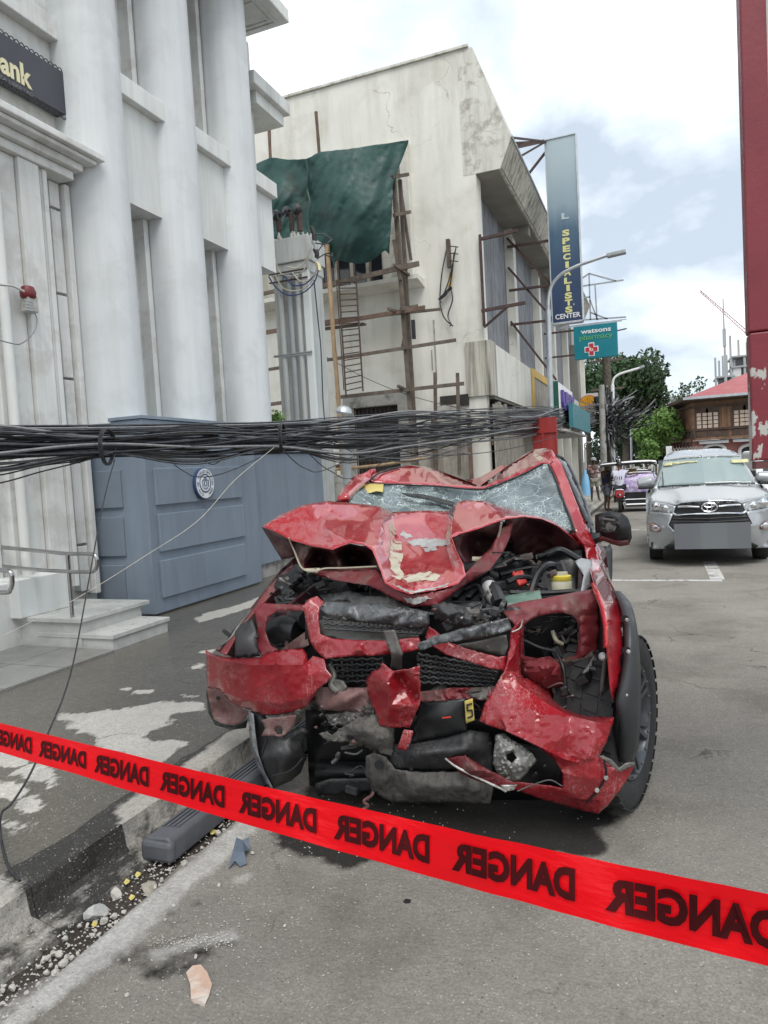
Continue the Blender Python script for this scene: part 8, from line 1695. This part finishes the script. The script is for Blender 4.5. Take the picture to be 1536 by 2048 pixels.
# ------------------------------------------------------------------ tricycles
purp = mk('purple_print_panel', [(.22, .12, .36), (.52, .42, .62)], 7, .35, bump=0, blotch=(.62, .62, .72), blotch_scale=6, coat=.4); chy = mk('yellow_panel', [(.5, .36, .06), (.6, .45, .1)], 3, .5, bump=0)
blackg = mk('gloss_black', [(.008, .008, .01), (.015, .015, .018)], 3, .15, bump=0, coat=.5); tail_r = mk('tail_light', [(.30, .01, .02), (.38, .02, .03)], 3, .25, bump=0)
def tricycle(label, px, pyb, Y, w, main):
    c = PY(px, pyb, Y); c.z = 0; t = thing('tricycle_sidecar', label, 'tricycle', (c.x, Y, 0), 'motor tricycles waiting along the street')
    B = lambda a, b: ((c.x+a[0], Y+a[1], a[2]), (c.x+b[0], Y+b[1], b[2]))
    MB().box(*B((-w/2, 0, .18), (w/2, .12, .62))).build('lower_panel', blackg, t, bevel=.02); MB().box(*B((-w/2, .125, .15), (w/2, 1.4, .22))).build('floor_pan', blackg, t)
    for x in (-w/2, w/2-.04): MB().box(*B((x, .125, .223), (x+.04, 1.3, .70))).build('side_panel', purp if main else blackg, t, bevel=.01)
    pr = [(-.02, .625), (-.05, .80), (-.02, 1.02), (.08, 1.17), (.30, 1.25), (.30, 1.22), (.12, 1.14), (.03, 1.0), (0, .8), (.03, .625)]
    MB().prism([(c.x-w/2, Y+y, z) for y, z in pr], (w, 0, 0)).build('back_panel', purp if main else blackg, t)
    MB().tube(catmull([(c.x-w/2-.01, Y+.0, .66), (c.x-w/2-.01, Y-.01, 1.05), (c.x-w/2+.1, Y+.12, 1.22), (c.x+w/2-.1, Y+.12, 1.22), (c.x+w/2+.01, Y-.01, 1.05), (c.x+w/2+.01, Y, .66)], 5), .028, 8).build('chrome_hoop', chrome, t, smooth=True)
    for x in (-w/2, w/2): MB().tube([(c.x+x, Y+.25, .6), (c.x+x, Y+.25, 1.5)], .02, 6).build('roof_post', chrome, t); MB().tube([(c.x+x, Y+1.2, .3), (c.x+x, Y+1.2, 1.5)], .02, 6).build('roof_post', chrome, t)
    x0 = -w/2-.75 if main else -w/2-.05
    P = [(x0, 1.44), (x0+.1, 1.53), (w/2-.1, 1.56), (w/2+.05, 1.46), (w/2+.05, 1.42), (w/2-.12, 1.50), (x0+.12, 1.47), (x0+.02, 1.41)]
    MB().prism([(c.x+x, Y+.05, z) for x, z in P], (0, 1.5, 0)).build('canopy', blackg, t); MB().tube(catmull([(c.x+x, Y+.03, z+.01) for x, z in P[:4]], 4), .03, 8).build('canopy_edge', chrome, t, smooth=True)
    MB().tube([(c.x-w/2-.05, Y-.1, .24), (c.x+w/2+.05, Y-.1, .24)], .035, 8).build('bumper', chrome, t, smooth=True); MB().tube([(c.x-w/2-.05, Y-.1, .40), (c.x+w/2+.05, Y-.1, .40)], .02, 8).build('bumper', chrome, t, smooth=True)
    MB().box(*B((-w/2+.08, -.012, .66), (w/2-.08, -.06+.1, .74))).build('seat_rail', blackg, t)
    MB().lathe([(.1, -.05), (.22, -.05), (.24, 0), (.22, .05), (.1, .05)], (c.x+w/2+.02, Y+.6, .24), (1, 0, 0), 22).build('wheel', rubber, t, smooth=True)
    if main: MB().box(*B((-.35, 1.25, .9), (-.1, 1.28, 1.35))).build('windshield_panel', chy, t)
    return t
tricycle('nearest purple and black motor tricycle sidecar with chrome hoops', 1281, 1028, 23.6, .90, True)
tricycle('second black tricycle canopy ahead of the purple one', 1276, 1010, 28.5, 1.05, False)
tricycle('third black tricycle canopy farthest up the street', 1262, 1000, 33, 1.1, False)
mo = thing('motorcycle', 'motorcycle with a red tail light coupled to the purple sidecar', 'motorcycle', (G(1239, 1028).x, 23.5, 0))
mc = Vector((G(1239, 1028).x, 23.5, 0))
MB().lathe([(.19, -.045), (.27, -.05), (.295, 0), (.27, .05), (.19, .045)], mc+Vector((0, 0, .295)), (1, 0, 0), 28).build('rear_wheel', rubber, mo, smooth=True)
MB().lathe([(.19, -.045), (.27, -.05), (.295, 0), (.27, .05), (.19, .045)], mc+Vector((0, 1.25, .295)), (1, 0, 0), 28).build('front_wheel', rubber, mo, smooth=True)
MB().tube(catmull([mc+Vector((0, -.30, .5)), mc+Vector((0, -.18, .66)), mc+Vector((0, .15, .68))], 4), .11, 12).build('tail_fairing', blackg, mo, smooth=True)
MB().lathe([(.13, 0), (.14, .03), (.11, .06), (.001, .065)], mc+Vector((0, -.30, .60)), (0, -1, .1), 20, (0, 0, 1)).build('tail_light', tail_r, mo, smooth=True)
MB().box(tuple(mc+Vector((-.10, -.30, .36))), tuple(mc+Vector((.10, -.27, .50)))).build('mudguard', blackg, mo, bevel=.02)
MB().tube(catmull([mc+Vector((-.15, -.32, .56)), mc+Vector((-.12, -.34, .72)), mc+Vector((.12, -.34, .72)), mc+Vector((.15, -.32, .56))], 5), .016, 6).build('grab_rail', chrome, mo, smooth=True)
MB().tube([mc+Vector((0, -.1, .72)), mc+Vector((0, .5, .74))], .13, 12).build('seat', blk, mo, smooth=True); MB().tube([mc+Vector((0, .5, .75)), mc+Vector((0, .85, .78))], .14, 12).build('fuel_tank', blackg, mo, smooth=True)
MB().tube([mc+Vector((0, 0, .3)), mc+Vector((0, .5, .4)), mc+Vector((0, 1.0, .8)), mc+Vector((0, 1.25, .3))], .05, 8).build('frame', blackg, mo, smooth=True); MB().tube(catmull([mc+Vector((-.36, .82, 1.0)), mc+Vector((0, .98, .98)), mc+Vector((.36, .82, 1.0))], 5), .016, 6).build('handlebar', chrome, mo, smooth=True)
MB().tube([mc+Vector((.14, -.3, .3)), mc+Vector((.14, .4, .26))], .045, 8).build('exhaust', chrome, mo, smooth=True)

# ------------------------------------------------------------------ people
def skin(name, J, E_, mat, parent, root=0, sub=1):
    off = rootloc(parent); me = bpy.data.meshes.new(name); me.from_pydata([tuple(Vector(j[0])-off) for j in J], E_, []); me.materials.append(mat)
    o = bpy.data.objects.new(name, me); COL.objects.link(o); o.parent = parent
    s = o.modifiers.new('skin', 'SKIN'); s.use_smooth_shade = True
    for i, v in enumerate(me.skin_vertices[0].data): v.radius = (J[i][1], J[i][1] if len(J[i]) < 3 else J[i][2]); v.use_root = i == root
    b = o.modifiers.new('sub', 'SUBSURF'); b.levels = sub; b.render_levels = sub
    return o
def person(label, at, H, yaw, pose, cols, hat=None, group=None):
    """pose: joint offsets in units of height; x right, y forward"""
    t = thing('person', label, 'person', at, group); cy, sy = math.cos(yaw), math.sin(yaw)
    def W(p): x, y, z = p; return Vector((at[0]+(x*cy-y*sy)*H, at[1]+(x*sy+y*cy)*H, at[2]+z*H))
    P = {k: W(v) for k, v in pose.items()}
    names = ['pel', 'waist', 'chest', 'neck', 'headb', 'headt', 'lsh', 'lel', 'lwr', 'lpalm', 'rsh', 'rel', 'rwr', 'rpalm', 'lhip', 'lkn', 'lan', 'lfoot', 'rhip', 'rkn', 'ran', 'rfoot']
    rad = dict(pel=(.075, .055), waist=(.068, .05), chest=(.085, .058), neck=(.028, .03), headb=(.044, .05), headt=(.042, .048), lsh=(.034, .034), lel=(.024, .024), lwr=(.017, .017), lpalm=(.02, .012), lhip=(.05, .05), lkn=(.033, .034), lan=(.021, .022), lfoot=(.02, .016))
    J = [(P[n], *(q*H for q in rad[n if n in rad else 'l'+n[1:]])) for n in names]; ix = {n: i for i, n in enumerate(names)}
    E_ = [(ix[a], ix[b]) for a, b in (('pel', 'waist'), ('waist', 'chest'), ('chest', 'neck'), ('neck', 'headb'), ('headb', 'headt'), ('chest', 'lsh'), ('lsh', 'lel'), ('lel', 'lwr'), ('lwr', 'lpalm'), ('chest', 'rsh'), ('rsh', 'rel'), ('rel', 'rwr'), ('rwr', 'rpalm'), ('pel', 'lhip'), ('lhip', 'lkn'), ('lkn', 'lan'), ('lan', 'lfoot'), ('pel', 'rhip'), ('rhip', 'rkn'), ('rkn', 'ran'), ('ran', 'rfoot'))]
    body_ = skin('body', J, E_, cols['skin'], t, 0, 1)
    for s in 'lr':
        d = (P[s+'palm']-P[s+'wr']).normalized(); sd_ = d.orthogonal().normalized(); mb = MB()
        for k, ln in enumerate((.034, .042, .045, .040)):
            o0 = P[s+'palm']+sd_*((k-1.5)*.010*H)+d*.008*H; mb.tube([o0, o0+d*ln*.5*H, o0+d*ln*H*.9-d.cross(sd_)*.012*H], .0055*H, 5)
        o0 = P[s+'palm']-sd_*.018*H-d*.006*H; mb.tube([o0, o0-sd_*.012*H+d*.014*H, o0-sd_*.014*H+d*.028*H], .006*H, 5); mb.build('hand_fingers', cols['skin'], t, smooth=True)
    def sub_(name, ns, es, mat, grow, ends=None):
        q = {n: i for i, n in enumerate(ns)}; JJ = []
        for n in ns:
            r = rad[n if n in rad else 'l'+n[1:]] if n in ix else (.035, .035)
            JJ.append((P[n] if n in P else ends[n], *(a*H*grow+.006*H for a in r)))
        return skin(name, JJ, [(q[a], q[b]) for a, b in es], mat, t, 0, 1)
    mid = lambda a, b, f: P[a].lerp(P[b], f)
    sub_('shirt', ['waist', 'pel', 'chest', 'lsh', 'rsh', 'lsl', 'rsl'], [('waist', 'pel'), ('waist', 'chest'), ('chest', 'lsh'), ('chest', 'rsh'), ('lsh', 'lsl'), ('rsh', 'rsl')], cols['shirt'], 1.14, dict(lsl=mid('lsh', 'lel', .65), rsl=mid('rsh', 'rel', .65)))
    sub_('shorts', ['pel', 'lhip', 'rhip', 'lsho', 'rsho'], [('pel', 'lhip'), ('pel', 'rhip'), ('lhip', 'lsho'), ('rhip', 'rsho')], cols['shorts'], 1.16, dict(lsho=mid('lhip', 'lkn', cols.get('leg', .9)), rsho=mid('rhip', 'rkn', cols.get('leg', .9))))
    hc = P['headb'].lerp(P['headt'], .55); up = (P['headt']-P['headb']).normalized(); fw_ = Vector((-sy, cy, 0))
    hm = MB().lathe([(.062*H, -.01*H), (.064*H, .02*H), (.052*H, .05*H), (.026*H, .066*H), (.001, .07*H)], hc-fw_*.008*H, up, 16, caps=False).build('hair' if not hat else 'cap', hat or cols['hair'], t, smooth=True)
    if hat: MB().prism([hc+fw_*.05*H+up*.012*H-Vector((cy, sy, 0))*.04*H, hc+fw_*.05*H+up*.012*H+Vector((cy, sy, 0))*.04*H, hc+fw_*.11*H+up*.004*H+Vector((cy, sy, 0))*.028*H, hc+fw_*.11*H+up*.004*H-Vector((cy, sy, 0))*.028*H], up*.006*H).build('cap_peak', hat, t)
    sdv = Vector((cy, sy, 0)); fm = MB()
    fm.lathe([(.008*H, -.012*H), (.011*H, 0), (.004*H, .012*H)], hc+fw_*.056*H-up*.014*H, up, 8); fm.build('nose', cols['skin'], t, smooth=True)
    em = MB()
    for s in (-1, 1): em.lathe([(.001, -.005*H), (.007*H, 0), (.001, .005*H)], hc+fw_*.052*H+sdv*.02*H*s+up*.0*H, up, 8)
    em.bar(hc+fw_*.052*H-up*.036*H-sdv*.015*H, hc+fw_*.052*H-up*.036*H+sdv*.015*H, .006*H, .006*H); em.build('eyes_and_mouth', hair_m, t)
    ear = MB()
    for s in (-1, 1): ear.lathe([(.001, -.014*H), (.010*H, 0), (.001, .014*H)], hc+sdv*.054*H*s-up*.008*H, up, 8)
    ear.build('ears', cols['skin'], t, smooth=True)
    return t
stand = dict(pel=(0, 0, .52), waist=(0, 0, .60), chest=(0, 0, .74), neck=(0, .005, .845), headb=(0, .012, .89), headt=(0, .012, .955), lsh=(-.105, 0, .79), lel=(-.14, -.01, .63), lwr=(-.13, .05, .50), lpalm=(-.125, .07, .46), rsh=(.105, 0, .79), rel=(.14, -.01, .63), rwr=(.13, .05, .50), rpalm=(.125, .07, .46), lhip=(-.05, 0, .49), lkn=(-.06, .01, .28), lan=(-.065, -.01, .05), lfoot=(-.07, .07, .018), rhip=(.05, 0, .49), rkn=(.06, .01, .28), ran=(.065, -.01, .05), rfoot=(.07, .07, .018))
man = dict(stand); man.update(lel=(-.15, .03, .64), lwr=(-.06, .13, .64), lpalm=(-.02, .14, .65), rel=(.15, .03, .64), rwr=(.07, .14, .62), rpalm=(.03, .16, .63), lan=(-.09, 0, .05), lfoot=(-.11, .07, .018))
pat = mk('patterned_shirt', [(.16, .05, .06), (.40, .34, .34)], 16, .8, bump=0, blotch=(.12, .03, .04), blotch_scale=9); khaki = mk('khaki_cloth', [(.26, .24, .19), (.32, .30, .25)], 6, .85, bump=0); navy = mk('navy_cloth', [(.010, .014, .035), (.016, .02, .05)], 6, .85, bump=0)
pat2 = mk('patterned_shorts', [(.10, .11, .16), (.3, .3, .34)], 20, .85, bump=0); whitec = mk('white_shirt', [(.50, .49, .62), (.62, .61, .72)], 5, .8, bump=0, blotch=(.66, .66, .72), blotch_scale=4); capm = mk('grey_cap', [(.26, .27, .28), (.34, .35, .36)], 6, .8, bump=0); jean = mk('dark_trousers', [(.02, .022, .03), (.03, .032, .042)], 6, .85, bump=0)
f_ = G(1190, 1003, PZ); sk2 = mk('dark_skin', [(.06, .03, .02), (.085, .045, .03)], 12, .55, bump=0)
person('man in a grey cap and patterned shirt standing on the pavement', (f_.x, f_.y, PZ), 1.68, math.pi+.25, man, dict(skin=sk2, shirt=pat, shorts=khaki, hair=hair_m), capm)
wom = dict(stand); wom.update(rel=(.12, .08, .66), rwr=(.04, .19, .74), rpalm=(.02, .21, .78), lel=(-.12, .07, .65), lwr=(-.02, .17, .66), lpalm=(.01, .19, .67))
f_ = PY(1216, 1026, 24.2); person('person in navy shirt and patterned shorts standing beside the motorcycle', (f_.x-.02, 24.2, .0), 1.62, -1.0, wom, dict(skin=skin_m, shirt=navy, shorts=pat2, hair=hair_m))
sit = dict(pel=(0, 0, .44), waist=(0, .02, .52), chest=(0, .06, .66), neck=(0, .085, .765), headb=(0, .10, .81), headt=(0, .105, .875), lsh=(-.105, .06, .71), lel=(-.15, .17, .60), lwr=(-.16, .31, .57), lpalm=(-.16, .345, .57), rsh=(.105, .06, .72), rel=(.17, .06, .66), rwr=(.27, .08, .68), rpalm=(.30, .09, .68), lhip=(-.06, .02, .42), lkn=(-.11, .22, .36), lan=(-.10, .14, .14), lfoot=(-.10, .21, .13), rhip=(.06, .02, .42), rkn=(.11, .22, .36), ran=(.10, .14, .14), rfoot=(.10, .21, .13))
rider = person('rider in a white shirt seen from behind sitting on the motorcycle', (mc.x, mc.y-.02, .10), 1.65, 0, sit, dict(skin=skin_m, shirt=whitec, shorts=jean, hair=hair_m, leg=1.0))
c = PY(1237, 957, mc.y-.18); mb = MB()
for a0, b0, a1, b1 in ((-.13, .05, -.05, .07), (-.09, .07, -.11, -.03), (-.03, .06, -.05, -.04), (-.05, .01, .02, .02), (.03, .06, .02, -.05), (.05, .06, .11, .05), (.06, 0, .12, .01), (.09, .05, .08, -.05), (-.12, -.03, -.06, -.05)):
    mb.bar(c+Vector((a0, 0, b0)), c+Vector((a1, 0, b1)), .022, .01)
mb.build('shirt_print', black_p, rider)
